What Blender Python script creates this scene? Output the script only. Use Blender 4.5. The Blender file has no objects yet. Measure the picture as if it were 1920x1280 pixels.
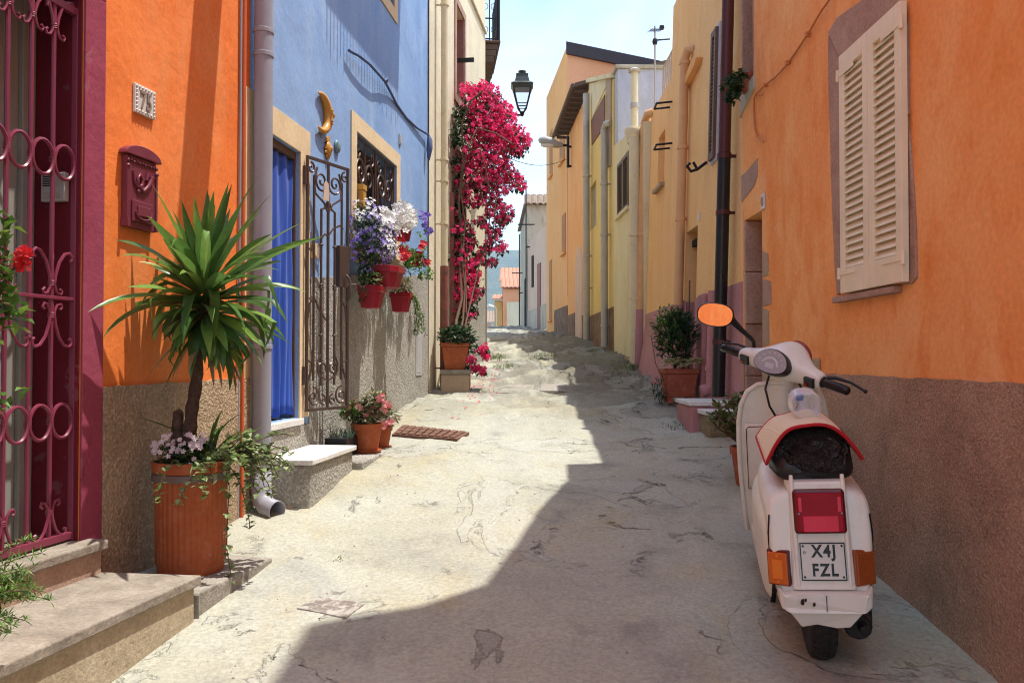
import bpy, bmesh, math, random
from mathutils import Vector, Matrix, noise
random.seed(11)
R = math.radians
SC = bpy.context.scene
COL = SC.collection
V = Vector

# ------------------------------------------------------------------ camera model
F = 1550.0                      # focal length in photo pixels (1920 wide)
PV = math.atan(30 / F)          # the camera looks up a little
CZ = 1.456                      # height of the lens above the street at the photographer's feet
def ray(u, v):
    x = (u - 960) / F; z = (640 - v) / F
    c, s = math.cos(PV), math.sin(PV)
    return V((x, c - s * z, s + c * z))
CAM = V((0, 0, CZ))
def at(u, v, Y):                # the point at depth Y seen at a photo pixel
    d = ray(u, v); return CAM + d * (Y / d.y)

PR = [(-6, -.75), (0, 0), (2.8, .356), (4, .496), (5.5, .686), (6.5, .806), (8, .985), (9.15, 1.07), (11.5, 1.256),
      (14, 1.536), (17, 1.756), (21, 1.956), (25, 2.176), (31, 2.6), (36, 2.66), (60, 0), (90, -5), (140, -14)]
def ground(x, Y):
    for (a, za), (b, zb) in zip(PR, PR[1:]):
        if Y <= b: return za + (zb - za) * (Y - a) / (b - a)
    return PR[-1][1]

# ------------------------------------------------------------------ mesh builder
class MB:
    def __init__(s, T=None):
        s.v = []; s.f = []; s.mi = []; s.T = T; s.m = 0
    def add(s, pts, faces):
        b = len(s.v)
        for p in pts: s.v.append(s.T(*p) if s.T else V(p))
        for f in faces: s.f.append([b + i for i in f]); s.mi.append(s.m)
    def box(s, a0, a1, b0, b1, c0, c1):
        s.add([(a0, b0, c0), (a1, b0, c0), (a1, b1, c0), (a0, b1, c0), (a0, b0, c1), (a1, b0, c1), (a1, b1, c1), (a0, b1, c1)],
              [(0, 3, 2, 1), (4, 5, 6, 7), (0, 1, 5, 4), (1, 2, 6, 5), (2, 3, 7, 6), (3, 0, 4, 7)])
    def prism(s, outline, d0, d1):          # outline of (x, z), extruded along the second axis
        n = len(outline)
        s.add([(x, d0, z) for x, z in outline] + [(x, d1, z) for x, z in outline],
              [tuple(range(n))[::-1], tuple(range(n, 2 * n))] + [(i, (i + 1) % n, n + (i + 1) % n, n + i) for i in range(n)])
    def slab(s, outline, z0, z1):           # outline of (x, y), extruded along z
        n = len(outline)
        s.add([(x, y, z0) for x, y in outline] + [(x, y, z1) for x, y in outline],
              [tuple(range(n))[::-1], tuple(range(n, 2 * n))] + [(i, (i + 1) % n, n + (i + 1) % n, n + i) for i in range(n)])
    def poly(s, pts): s.add(pts, [tuple(range(len(pts)))])
    def tube(s, pts, r, n=8, closed=False, caps=True, flat=None):
        P = [V(p) for p in pts]; k = len(P)
        if not hasattr(r, '__len__'): r = [r] * k
        rings = []; up = None
        for i in range(k):
            a = P[i - 1] if (i or closed) else P[i]
            c = P[(i + 1) % k] if (i < k - 1 or closed) else P[i]
            t = (c - a).normalized() if (c - a).length > 1e-9 else V((0, 0, 1))
            if up is None:
                up = V((0, 0, 1)) if abs(t.z) < .9 else V((1, 0, 0))
                if flat is not None: up = V(flat)
            x = t.cross(up)
            if x.length < 1e-6: x = t.cross(V((1, .3, 0)))
            x.normalize(); up = x.cross(t).normalized()
            rings.append([P[i] + (x * math.cos(6.28318 * j / n) + up * math.sin(6.28318 * j / n)) * r[i] for j in range(n)])
        pts2 = [p for q in rings for p in q]; fs = []
        m = k if closed else k - 1
        for i in range(m):
            a = i * n; b = ((i + 1) % k) * n
            for j in range(n): fs.append((a + j, a + (j + 1) % n, b + (j + 1) % n, b + j))
        if caps and not closed:
            fs.append(tuple(range(n))[::-1]); fs.append(tuple((k - 1) * n + j for j in range(n)))
        s.add([tuple(p) for p in pts2], fs)
    def lathe(s, c, prof, n=24, cap=True, sx=1, sy=1, wob=None):
        pts = []; fs = []
        for (r, z) in prof:
            for j in range(n):
                a = 6.28318 * j / n; rr = r * (wob(a, z) if wob else 1)
                pts.append((c[0] + rr * sx * math.cos(a), c[1] + rr * sy * math.sin(a), c[2] + z))
        k = len(prof)
        for i in range(k - 1):
            for j in range(n): fs.append((i * n + j, i * n + (j + 1) % n, (i + 1) * n + (j + 1) % n, (i + 1) * n + j))
        if cap: fs.append(tuple(range(n))[::-1]); fs.append(tuple((k - 1) * n + j for j in range(n)))
        s.add(pts, fs)
    def grid(s, P):                          # P[i][j] points
        a, b = len(P), len(P[0])
        s.add([p for r in P for p in r], [(i * b + j, i * b + j + 1, (i + 1) * b + j + 1, (i + 1) * b + j) for i in range(a - 1) for j in range(b - 1)])
    def ball(s, c, rx, ry=None, rz=None, n=10, k=7):
        ry = ry or rx; rz = rz or rx
        P = [[(c[0] + rx * math.sin(3.14159 * i / k) * math.cos(6.28318 * j / n), c[1] + ry * math.sin(3.14159 * i / k) * math.sin(6.28318 * j / n),
               c[2] + rz * math.cos(3.14159 * i / k)) for j in range(n + 1)] for i in range(k + 1)]
        s.grid(P)
    # ---- plants
    def leaf(s, p, d, L, W, up=(0, 0, 1), fold=.25, curl=.0):
        p = V(p); d = V(d).normalized(); x = d.cross(V(up))
        if x.length < 1e-4: x = V((1, 0, 0))
        x.normalize(); nrm = x.cross(d)
        a = p + d * L * .45 - nrm * (curl * L * .12); t = p + d * L - nrm * (curl * L)
        l = a + x * W * .5 + nrm * W * fold; r = a - x * W * .5 + nrm * W * fold
        s.add([p, l, t, r, a], [(0, 4, 1), (1, 4, 2), (2, 4, 3), (3, 4, 0)])
    def bloom(s, p, nrm, size, k=5, cup=.3):
        p = V(p); nrm = V(nrm).normalized(); x = nrm.orthogonal().normalized(); y = nrm.cross(x)
        ph = random.random() * 6
        for i in range(k):
            a = ph + 6.28318 * i / k; w = 3.1 / k
            def q(an, rr, h): return p + (x * math.cos(an) + y * math.sin(an)) * rr + nrm * h
            s.add([p, q(a - w * .8, size * .7, size * cup), q(a, size, size * cup * .8), q(a + w * .8, size * .7, size * cup)], [(0, 1, 2, 3)])
    def blade(s, base, az, el, L, W, droop, n=7, twist=0., kink=None):
        p = V(base); P = []; e = el
        for i in range(n + 1):
            t = i / n
            w = W * (.45 + 1.4 * t if t < .35 else .94 * max(0, 1 - ((t - .35) / .65) ** 1.8))
            d = V((math.cos(az) * math.cos(e), math.sin(az) * math.cos(e), math.sin(e)))
            x = V((-math.sin(az), math.cos(az), 0)); nrm = x.cross(d)
            x = x * math.cos(twist * t) + nrm * math.sin(twist * t); nrm = x.cross(d)
            P.append([tuple(p + x * w * .5 - nrm * w * .22), tuple(p), tuple(p - x * w * .5 - nrm * w * .22)])
            if kink and i == int(kink[0] * n): e -= kink[1]
            p = p + d * (L / n); e -= droop / n * (.4 + 1.2 * t)
        s.grid(P)

def nosharp(me, ang):
    for p in me.polygons: p.use_smooth = True
    me.set_sharp_from_angle(angle=R(ang))

def wloc(o):
    l = V((0, 0, 0))
    while o is not None: l = l + o.location; o = o.parent
    return l

def obj(name, mb, mats, parent=None, smooth=0, bevel=0, local=False, seg=2, fix=True, sub=0, doubles=False, solid=0):
    me = bpy.data.meshes.new(name)
    me.from_pydata([tuple(p) for p in mb.v], [], mb.f)
    if not isinstance(mats, (list, tuple)): mats = [mats]
    for m in mats: me.materials.append(m)
    for p, i in zip(me.polygons, mb.mi): p.material_index = i
    if fix or doubles:
        bm = bmesh.new(); bm.from_mesh(me)
        if doubles: bmesh.ops.remove_doubles(bm, verts=bm.verts, dist=1e-5)
        if fix: bmesh.ops.recalc_face_normals(bm, faces=bm.faces)
        bm.to_mesh(me); bm.free()
    o = bpy.data.objects.new(name, me); COL.objects.link(o)
    if local:
        o.parent = parent
    else:
        xs = [p for p in mb.v]
        lo = V((min(p[0] for p in xs), min(p[1] for p in xs), min(p[2] for p in xs)))
        hi = V((max(p[0] for p in xs), max(p[1] for p in xs), max(p[2] for p in xs)))
        c = V(((lo.x + hi.x) / 2, (lo.y + hi.y) / 2, lo.z))
        me.transform(Matrix.Translation(-c))
        o.parent = parent
        o.location = c - (wloc(parent) if parent else V((0, 0, 0)))
    if sub:
        md = o.modifiers.new('Subdivision', 'SUBSURF'); md.levels = sub; md.render_levels = sub
    if solid:
        md = o.modifiers.new('Solidify', 'SOLIDIFY'); md.thickness = solid
    if bevel:
        md = o.modifiers.new('Bevel', 'BEVEL'); md.width = bevel; md.segments = seg; md.limit_method = 'ANGLE'; md.angle_limit = R(40)
    if smooth: nosharp(me, smooth)
    me.update()
    return o
def tag(o, label, cat, group=None, kind=None):
    if label: o['label'] = label
    if cat: o['category'] = cat
    if group: o['group'] = group
    if kind: o['kind'] = kind
    return o
def thing(name, label, cat, loc=(0, 0, 0), group=None, rot=None):
    o = bpy.data.objects.new(name, None); COL.objects.link(o); o.empty_display_size = .1
    o.location = loc
    if rot: o.rotation_euler = rot
    return tag(o, label, cat, group)
def text_mb(body, size, depth, T, cx=0, cz=0, wide=1., bold=0.0, gap=1.):
    cu = bpy.data.curves.new('lettering', 'FONT'); cu.body = body; cu.size = size; cu.extrude = depth; cu.align_x = 'CENTER'; cu.offset = bold
    cu.resolution_u = 3; cu.space_line = .92; cu.space_character = gap
    t = bpy.data.objects.new('lettering', cu); COL.objects.link(t)
    dg = bpy.context.evaluated_depsgraph_get(); me = bpy.data.meshes.new_from_object(t.evaluated_get(dg))
    ys = [v.co.y for v in me.vertices]; my = (min(ys) + max(ys)) / 2
    mb = MB(T)
    mb.add([(cx + v.co.x * wide, v.co.z, cz + v.co.y - my) for v in me.vertices], [tuple(p.vertices) for p in me.polygons])
    bpy.data.objects.remove(t); bpy.data.curves.remove(cu); bpy.data.meshes.remove(me)
    return mb

# ------------------------------------------------------------------ walls: s along, d out to the street, z up
class Wall:
    def __init__(s, x0, y0, x1, y1, side, lean=0.):
        s.o = V((x0, y0, 0)); t = V((x1 - x0, y1 - y0, 0)); s.len = t.length; s.t = t.normalized()
        n = V((s.t.y, -s.t.x, 0)); s.n = n if side > 0 else -n; s.lean = lean
    def T(s, a, d, z): return s.o + s.t * a + s.n * (d + s.lean * (CZ - z)) + V((0, 0, z))
    def uv(s, u, v, d=0.):
        r = ray(u, v)
        # CAM + r*k = o + t*a + n*(d+lean*(CZ-z)) + z ; z = CZ + r.z*k
        rel = CAM - s.o; rel.z = 0
        # dot with n: rel.n + k*(r.n) = d - lean*k*r.z
        rn = r.x * s.n.x + r.y * s.n.y
        k = (d - rel.dot(s.n)) / (rn + s.lean * r.z)
        p = CAM + r * k
        return (p - s.o).dot(s.t), p.z
    def S(s, u, d=0., v=640): return s.uv(u, v, d)[0]
    def at(s, u, v, d=0.):
        a, z = s.uv(u, v, d); return s.T(a, d, z)
    def mb(s): return MB(s.T)

def wall_mesh(mb, s0, s1, z0, top, holes, D, rv, closed=True, f0=0., jag=0.):
    """plaster front with openings, their reveals, and the closed body of the house behind"""
    zt = min(z for _, z in top) - .02
    ss = sorted(set([s0, s1] + [h[0] for h in holes] + [h[1] for h in holes] + [a for a, _ in top if s0 < a < s1]))
    zs = sorted(set([z0, zt] + [h[2] for h in holes] + [h[3] for h in holes]))
    ss = [a for i, a in enumerate(ss) if i == 0 or a - ss[i - 1] > 1e-4]
    if jag:
        top2 = []
        for (p, q), (r_, t) in zip(top, top[1:]):
            n = max(1, int((r_ - p) / .05)); top2 += [(p + (r_ - p) * i / n, q + (t - q) * i / n + random.uniform(-jag, jag)) for i in range(n)]
        top = top2 + [top[-1]]; ss = sorted(set(ss + [a for a, _ in top if s0 < a < s1])); ss = [a for i, a in enumerate(ss) if i == 0 or a - ss[i - 1] > 1e-4]
    def tz(a):
        for (p, q), (r_, t) in zip(top, top[1:]):
            if p - 1e-6 <= a <= r_ + 1e-6: return q + (t - q) * (a - p) / max(1e-6, r_ - p)
        return top[-1][1]
    for a, b in zip(ss, ss[1:]):
        for c, d in zip(zs, zs[1:]):
            m = ((a + b) / 2, (c + d) / 2)
            if any(h[0] < m[0] < h[1] and h[2] < m[1] < h[3] for h in holes): continue
            mb.poly([(a, f0, c), (b, f0, c), (b, f0, d), (a, f0, d)])
        mb.poly([(a, f0, zt), (b, f0, zt), (b, f0, tz(b - 1e-5)), (a, f0, tz(a + 1e-5))])
        mb.poly([(a, f0, tz(a + 1e-5)), (b, f0, tz(b - 1e-5)), (b, -D, tz(b - 1e-5)), (a, -D, tz(a + 1e-5))])
        if closed: mb.poly([(a, -D, z0), (b, -D, z0), (b, -D, tz(b - 1e-5)), (a, -D, tz(a + 1e-5))])
    for a, q in ((s0, tz(s0 + 1e-5)), (s1, tz(s1 - 1e-5))):
        mb.poly([(a, f0, z0), (a, -D, z0), (a, -D, q), (a, f0, q)])
    for (a, b, c, d) in holes:
        e = f0 - rv
        mb.poly([(a, f0, c), (a, e, c), (a, e, d), (a, f0, d)]); mb.poly([(b, f0, c), (b, e, c), (b, e, d), (b, f0, d)])
        mb.poly([(a, f0, d), (b, f0, d), (b, e, d), (a, e, d)]); mb.poly([(a, f0, c), (b, f0, c), (b, e, c), (a, e, c)])

# ------------------------------------------------------------------ materials
class NT:
    def __init__(s, name):
        s.m = bpy.data.materials.new(name); s.m.use_nodes = True
        s.t = s.m.node_tree; s.N = s.t.nodes; s.L = s.t.links
        s.b = s.N['Principled BSDF']; s.out = s.N['Material Output']
        s.tc = s.N.new('ShaderNodeTexCoord'); s.co = s.tc.outputs['Object']
    def n(s, ty, **kw):
        o = s.N.new('ShaderNode' + ty)
        for k, v in kw.items(): setattr(o, k, v)
        return o
    def scaled(s, sc):
        m = s.n('Mapping'); m.inputs['Scale'].default_value = sc; s.L.new(s.co, m.inputs[0]); return m.outputs[0]
    def noise(s, sc, det=5, rough=.55, dist=0., vec=None):
        o = s.n('TexNoise'); o.inputs['Scale'].default_value = sc; o.inputs['Detail'].default_value = det
        o.inputs['Roughness'].default_value = rough; o.inputs['Distortion'].default_value = dist
        s.L.new(vec or s.co, o.inputs['Vector']); return o.outputs['Fac']
    def vor(s, sc, feat='F1', vec=None, rnd=1.):
        o = s.n('TexVoronoi', feature=feat); o.inputs['Scale'].default_value = sc; o.inputs['Randomness'].default_value = rnd
        s.L.new(vec or s.co, o.inputs['Vector']); return o.outputs['Distance']
    def ramp(s, fac, stops):
        o = s.n('ValToRGB'); e = o.color_ramp.elements
        while len(e) < len(stops): e.new(.5)
        for i, (p, c) in enumerate(stops):
            e[i].position = p; e[i].color = (c, c, c, 1) if not hasattr(c, '__len__') else (*c, 1)
        s.L.new(fac, o.inputs[0]); return o.outputs[0]
    def mix(s, fac, a, b, mode='MIX'):
        o = s.n('Mix', data_type='RGBA', blend_type=mode)
        for sock, v in ((o.inputs[0], fac), (o.inputs[6], a), (o.inputs[7], b)):
            if hasattr(v, 'is_linked'): s.L.new(v, sock)
            elif hasattr(v, '__len__'): sock.default_value = (*v, 1)
            elif sock == o.inputs[0]: sock.default_value = v
            else: sock.default_value = (v, v, v, 1)
        return o.outputs[2]
    def math(s, op, a, b=0.):
        o = s.n('Math', operation=op)
        for sock, v in ((o.inputs[0], a), (o.inputs[1], b)):
            if hasattr(v, 'is_linked'): s.L.new(v, sock)
            else: sock.default_value = v
        return o.outputs[0]
    def bump(s, h, st, dist, prev=None):
        o = s.n('Bump'); o.inputs['Strength'].default_value = st; o.inputs['Distance'].default_value = dist
        s.L.new(h, o.inputs['Height'])
        if prev is not None: s.L.new(prev, o.inputs['Normal'])
        return o.outputs[0]
    def set(s, color=None, normal=None, rough=None, metal=None, spec=None):
        for nm, v in (('Base Color', color), ('Normal', normal), ('Roughness', rough), ('Metallic', metal), ('Specular IOR Level', spec)):
            if v is None: continue
            if hasattr(v, 'is_linked'): s.L.new(v, s.b.inputs[nm])
            else: s.b.inputs[nm].default_value = (*v, 1) if hasattr(v, '__len__') else v
        return s.m
def hexc(h):
    r = [int(h[i:i + 2], 16) / 255 for i in (0, 2, 4)]
    return tuple((c / 12.92 if c < .04045 else ((c + .055) / 1.055) ** 2.4) for c in r)

def plaster(name, c1, c2, c3=None, sc=1.2, st=(1, 1, .45), bl=.35, bh=.66, coarse=.25, rough=.9, stain=None, stain_amt=.5):
    t = NT(name); vec = t.scaled(st)
    n1 = t.noise(sc, 7, .62, .6, vec); col = t.ramp(n1, [(bl, c1), (bh, c2)])
    if c3: col = t.mix(t.ramp(t.noise(sc * 3.1, 6, .6, .4, vec), [(.5, 0.), (.72, .8)]), col, c3)
    g = t.ramp(t.noise(45, 3, .6), [(.3, .90), (.7, 1.06)]); col = t.mix(1., col, g, 'MULTIPLY')
    if stain:
        sv = t.scaled((3.2, 3.2, .35)); col = t.mix(t.math('MULTIPLY', t.ramp(t.noise(1.6, 6, .65, .3, sv), [(.55, 0.), (.75, 1.)]), stain_amt), col, stain)
    # hairline cracks, small repairs and knocks
    wp = t.n('VectorMath', operation='ADD'); nz = t.n('TexNoise'); nz.inputs['Scale'].default_value = 3.; nz.inputs['Detail'].default_value = 6; t.L.new(t.co, nz.inputs['Vector'])
    s_ = t.n('VectorMath', operation='SCALE'); s_.inputs[3].default_value = .45; t.L.new(nz.outputs['Color'], s_.inputs[0]); t.L.new(t.co, wp.inputs[0]); t.L.new(s_.outputs[0], wp.inputs[1])
    hc = t.math('MULTIPLY', t.ramp(t.vor(.9, 'DISTANCE_TO_EDGE', wp.outputs[0]), [(0, 1.), (.004, 0.)]), t.ramp(t.noise(1.3, 4, .6), [(.56, 0.), (.64, .55)]))
    col = t.mix(hc, col, tuple(c * .35 for c in c1))
    rep = t.ramp(t.noise(2.4, 8, .6, .3), [(.655, 0.), (.665, .28)]); col = t.mix(rep, col, tuple(min(.85, c * .8 + .14) for c in c2))
    kn = t.ramp(t.noise(30, 3, .5), [(.74, 0.), (.76, .6)]); col = t.mix(kn, col, tuple(min(.8, c * .7 + .12) for c in c2))
    b = t.bump(t.noise(2.2, 3, .5), .3, .06); b = t.bump(t.noise(9, 4, .55), .12, .02, b); b = t.bump(t.noise(26, 4, .6), coarse, .012, b); b = t.bump(t.noise(120, 2, .5), .25, .003, b)
    return t.set(col, b, rough, spec=.2)
def roughcast(name, c1, c2, sc=85, dist=.012, pale=None, blot=1.5):
    t = NT(name)
    col = t.ramp(t.noise(blot, 6, .65), [(.3, c1), (.7, c2)])
    v = t.vor(sc); h = t.math('ADD', t.noise(sc * .8, 4, .7), t.math('MULTIPLY', v, -.5))
    if pale: col = t.mix(t.ramp(h, [(.3, 0.), (.62, .8)]), col, pale)
    col = t.mix(1., col, t.ramp(h, [(.0, .72), (.5, 1.1)]), 'MULTIPLY')
    col = t.mix(1., col, t.ramp(t.noise(3.3, 7, .7, .6), [(.3, .74), (.5, 1.), (.75, 1.12)]), 'MULTIPLY')
    col = t.mix(t.ramp(t.noise(1.9, 7, .65, .4, t.scaled((1.6, 1.6, .6))), [(.60, 0.), (.72, .5)]), col, tuple(c * .55 for c in c1))
    b = t.bump(t.noise(8, 3), .4, .03); b = t.bump(t.noise(24, 4, .6), .5, .02, b); b = t.bump(h, .9, dist, b)
    return t.set(col, b, .95, spec=.15)
def stone(name, c1, c2, c3, sc=6, pit=.5):
    t = NT(name); col = t.ramp(t.noise(sc, 7, .65, .5), [(.32, c1), (.55, c2), (.75, c3)])
    col = t.mix(1., col, t.ramp(t.noise(70, 4, .7), [(.35, .78), (.65, 1.1)]), 'MULTIPLY')
    b = t.bump(t.noise(14, 5, .65), .4, .02); b = t.bump(t.noise(75, 4, .7), pit, .006, b)
    return t.set(col, b, .85, spec=.25)
def paint(name, c, rough=.45, metal=0., wear=None, amt=.5, bump=.08, var=.12, sc=9, lo=.55, hi=.72):
    t = NT(name)
    col = t.mix(1., c, t.ramp(t.noise(4, 5, .6), [(.3, 1 - var), (.7, 1 + var * .5)]), 'MULTIPLY')
    if wear: col = t.mix(t.math('MULTIPLY', t.ramp(t.noise(sc, 8, .7, .3), [(lo, 0.), (hi, 1.)]), amt), col, wear)
    rr = t.ramp(t.noise(13, 4), [(.3, max(.05, rough - .1)), (.7, min(1, rough + .12))])
    return t.set(col, t.bump(t.noise(40, 4, .6), bump, .004), rr, metal, .4)
def leafmat(name, c1, c2, c3=None, trans=.3, rough=.45):
    t = NT(name); g = t.n('NewGeometry')
    col = t.ramp(g.outputs['Random Per Island'], [(0, c1), (.6, c2), (1, c3 or c2)])
    col = t.mix(1., col, t.ramp(t.noise(25, 3), [(.3, .85), (.7, 1.12)]), 'MULTIPLY')
    t.set(col, None, rough, spec=.35)
    tr = t.n('BsdfTranslucent'); t.L.new(col, tr.inputs[0]); ms = t.n('MixShader'); ms.inputs[0].default_value = trans
    t.L.new(t.b.outputs[0], ms.inputs[1]); t.L.new(tr.outputs[0], ms.inputs[2]); t.L.new(ms.outputs[0], t.out.inputs[0])
    return t.m
def glass(name, c, rough=.05, trans=1., ior=1.45):
    t = NT(name); t.set(c, None, rough); t.b.inputs['Transmission Weight'].default_value = trans; t.b.inputs['IOR'].default_value = ior
    return t.m
# ------------------------------------------------------------------ palette
m_or_l = plaster('orange_plaster', (.76, .175, .032), (.83, .235, .055), (.79, .28, .09), 1.3, coarse=.2, stain=(.8, .3, .12), stain_amt=.4)
m_or_r = plaster('sponged_orange_plaster', (.80, .305, .085), (.86, .44, .17), (.74, .225, .045), 1.7, (1, 1, .6), bl=.36, bh=.64, coarse=.16, stain=(.84, .46, .2), stain_amt=.45)
m_maroon = plaster('maroon_plaster', (.26, .042, .075), (.32, .06, .098), None, 2, coarse=.25)
m_maroon_shade = plaster('shaded_maroon_plaster', (.12, .008, .016), (.15, .012, .022), None, 2)  # maroon with the shade inside the doorway put into the colour
m_blue = plaster('blue_plaster', (.205, .335, .565), (.265, .405, .64), (.32, .45, .64), .9, coarse=.12, stain=(.30, .40, .60), stain_amt=.4)
m_cream = plaster('cream_plaster', (.66, .585, .41), (.72, .65, .48), (.60, .52, .36), .8, coarse=.12, stain=(.5, .43, .3))
m_trim = plaster('cream_trim', (.68, .52, .30), (.74, .58, .36), None, 2, coarse=.1)
m_yel = plaster('yellow_plaster', (.82, .465, .185), (.86, .53, .24), (.78, .42, .155), 1.0, coarse=.12, stain=(.6, .42, .2), stain_amt=.35)
m_yel2 = plaster('pale_yellow_plaster', (.70, .50, .165), (.76, .57, .23), (.64, .42, .14), 1.0, coarse=.15, stain=(.42, .33, .18), stain_amt=.7)
m_ivory = plaster('ivory_plaster', (.66, .56, .34), (.70, .61, .40), (.56, .46, .27), 1.0, coarse=.15, stain=(.36, .30, .2), stain_amt=.7)
m_apri = plaster('apricot_plaster', (.80, .385, .13), (.85, .45, .18), (.76, .33, .10), .8, coarse=.1, stain=(.5, .27, .12), stain_amt=.4)
m_peach = plaster('peach_plaster', (.72, .33, .17), (.77, .38, .21), None, .5, coarse=.08)
m_lilac = plaster('lilac_grey_plaster', (.42, .42, .49), (.5, .5, .56), (.36, .36, .40), 1.4, coarse=.2, stain=(.25, .24, .25), stain_amt=.6)
m_pink = plaster('old_pink_plaster', (.42, .19, .185), (.48, .235, .23), (.50, .27, .24), 1.6, coarse=.2, stain=(.30, .15, .16), stain_amt=.5)
m_greyw = plaster('weathered_grey_plaster', (.42, .37, .28), (.52, .47, .37), (.28, .24, .18), 1.8, coarse=.4, stain=(.16, .15, .13), stain_amt=.6)
m_palepk = plaster('pale_pink_plaster', (.62, .44, .34), (.68, .5, .38), (.55, .42, .3), 1., stain=(.35, .28, .22))
m_rc_brown = roughcast('brown_roughcast', (.38, .27, .165), (.51, .38, .25), 70, .014, (.6, .5, .36))
m_rc_grey = roughcast('grey_roughcast', (.37, .345, .295), (.46, .435, .37), 62, .016, (.66, .64, .57))
m_rc_right = roughcast('umber_roughcast', (.41, .26, .17), (.51, .345, .24), 100, .011, (.57, .41, .30))
m_ston_dk = stone('dark_rubble_stone', (.14, .075, .04), (.235, .145, .085), (.35, .225, .14), 5, .8)
m_trach = stone('mauve_trachyte', (.33, .205, .155), (.42, .28, .21), (.50, .36, .27), 4, .7)
m_beige_st = stone('beige_stone', (.34, .24, .15), (.42, .31, .21), (.48, .38, .28), 4, .5)
m_step = stone('taupe_step_stone', (.22, .185, .145), (.31, .265, .21), (.39, .34, .28), 9, .5)
m_step_side = stone('cement_step_side', (.36, .29, .19), (.46, .38, .26), (.54, .47, .35), 4, .5)
m_curb = stone('hammered_curb_stone', (.24, .21, .17), (.34, .31, .26), (.47, .44, .38), 18, .9)
m_marble = stone('white_marble', (.62, .60, .55), (.72, .70, .65), (.78, .76, .72), 3, .1)
m_moss = stone('mossy_cement', (.10, .09, .04), (.26, .20, .11), (.36, .28, .17), 3, .6)
m_terra = plaster('terracotta', (.36, .085, .026), (.42, .11, .036), (.45, .15, .07), 5, (1, 1, 1), coarse=.1, rough=.6)
m_terra_old = plaster('weathered_terracotta', (.30, .075, .04), (.36, .10, .055), (.40, .17, .11), 7, (1, 1, 1), coarse=.3, rough=.8)
m_soil = stone('potting_soil', (.02, .013, .008), (.04, .026, .016), (.06, .04, .025), 30, 1)
m_iron_m = paint('maroon_iron_paint', (.21, .035, .065), .36, 0, None, var=.1)
m_iron_b = paint('brown_wrought_iron', (.105, .07, .058), .38, .4, (.19, .115, .08), .6)
m_iron_k = paint('black_iron', (.012, .011, .012), .45, .3)
m_box_m = paint('maroon_cast_metal', (.19, .035, .055), .38, .1, None)
m_grey_pvc = paint('grey_pvc', (.30, .30, .34), .5, 0, (.2, .19, .18), .35)
m_or_pipe = paint('orange_pipe_paint', (.62, .12, .03), .55)
m_copper = paint('maroon_downpipe_paint', (.085, .022, .022), .4, .2)
m_black_pl = paint('black_plastic', (.010, .010, .011), .35)
m_cream_pipe = paint('cream_pipe_paint', (.66, .56, .36), .55, 0, (.4, .28, .16), .6)
m_rust_pipe = paint('rust_red_pipe_paint', (.25, .075, .05), .75, 0, (.10, .045, .03), .9, sc=6, lo=.45, hi=.6)
m_apri_pipe = paint('apricot_pipe_paint', (.68, .37, .17), .6, 0, (.5, .27, .14), .4)
m_zinc = paint('zinc_pipe', (.42, .38, .33), .5, .2, (.24, .19, .15), .6)
m_rust = paint('rusty_cast_iron', (.17, .085, .055), .8, .2, (.27, .15, .10), .8, bump=.4)
m_wood_red = paint('faded_red_wood', (.27, .115, .09), .75, 0, (.38, .24, .19), .7, sc=12)
m_shut = paint('cream_shutter_paint', (.78, .70, .50), .5, 0, (.60, .50, .34), .45)
m_shut_b = paint('brown_louvre_paint', (.13, .075, .045), .6)
m_door = paint('grey_green_door_paint', (.30, .31, .27), .5)
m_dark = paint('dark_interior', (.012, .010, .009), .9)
m_white = paint('white_enamel', (.62, .60, .55), .4)
m_grey_box = paint('grey_metal_cover', (.44, .44, .43), .5)
m_cable_o = paint('orange_painted_cable', (.55, .19, .05), .6)
m_cable_b = paint('blue_painted_cable', (.07, .10, .20), .6)
m_wire = paint('thin_black_wire', (.02, .02, .022), .6)
m_cloth = None
t = NT('blue_curtain'); m_cloth = t.set(t.mix(t.noise(3, 4), (.006, .050, .34), (.010, .075, .44)), t.bump(t.noise(300, 2), .1, .002), .8)
t.b.inputs['Sheen Weight'].default_value = .08
m_tile = plaster('roof_tile_clay', (.36, .15, .09), (.55, .28, .18), (.3, .2, .15), 9, (1, 1, 1), bl=.3, bh=.7, coarse=.3)
m_tile_old = plaster('old_roof_tile', (.22, .16, .12), (.36, .27, .2), (.15, .12, .1), 9, (1, 1, 1), bl=.3, bh=.7)
m_fascia = paint('dark_brown_fascia', (.030, .018, .022), .5)
m_eave = paint('weathered_eave_wood', (.11, .07, .05), .8, 0, (.2, .13, .09), .6)
m_brick = paint('brown_panel', (.20, .085, .05), .8, 0, (.12, .05, .03), .6, bump=.3)
m_glassp = glass('lantern_glass', (.85, .88, .9), .08)
m_tin = paint('grey_sheet_metal', (.30, .30, .31), .35, .6)
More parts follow.
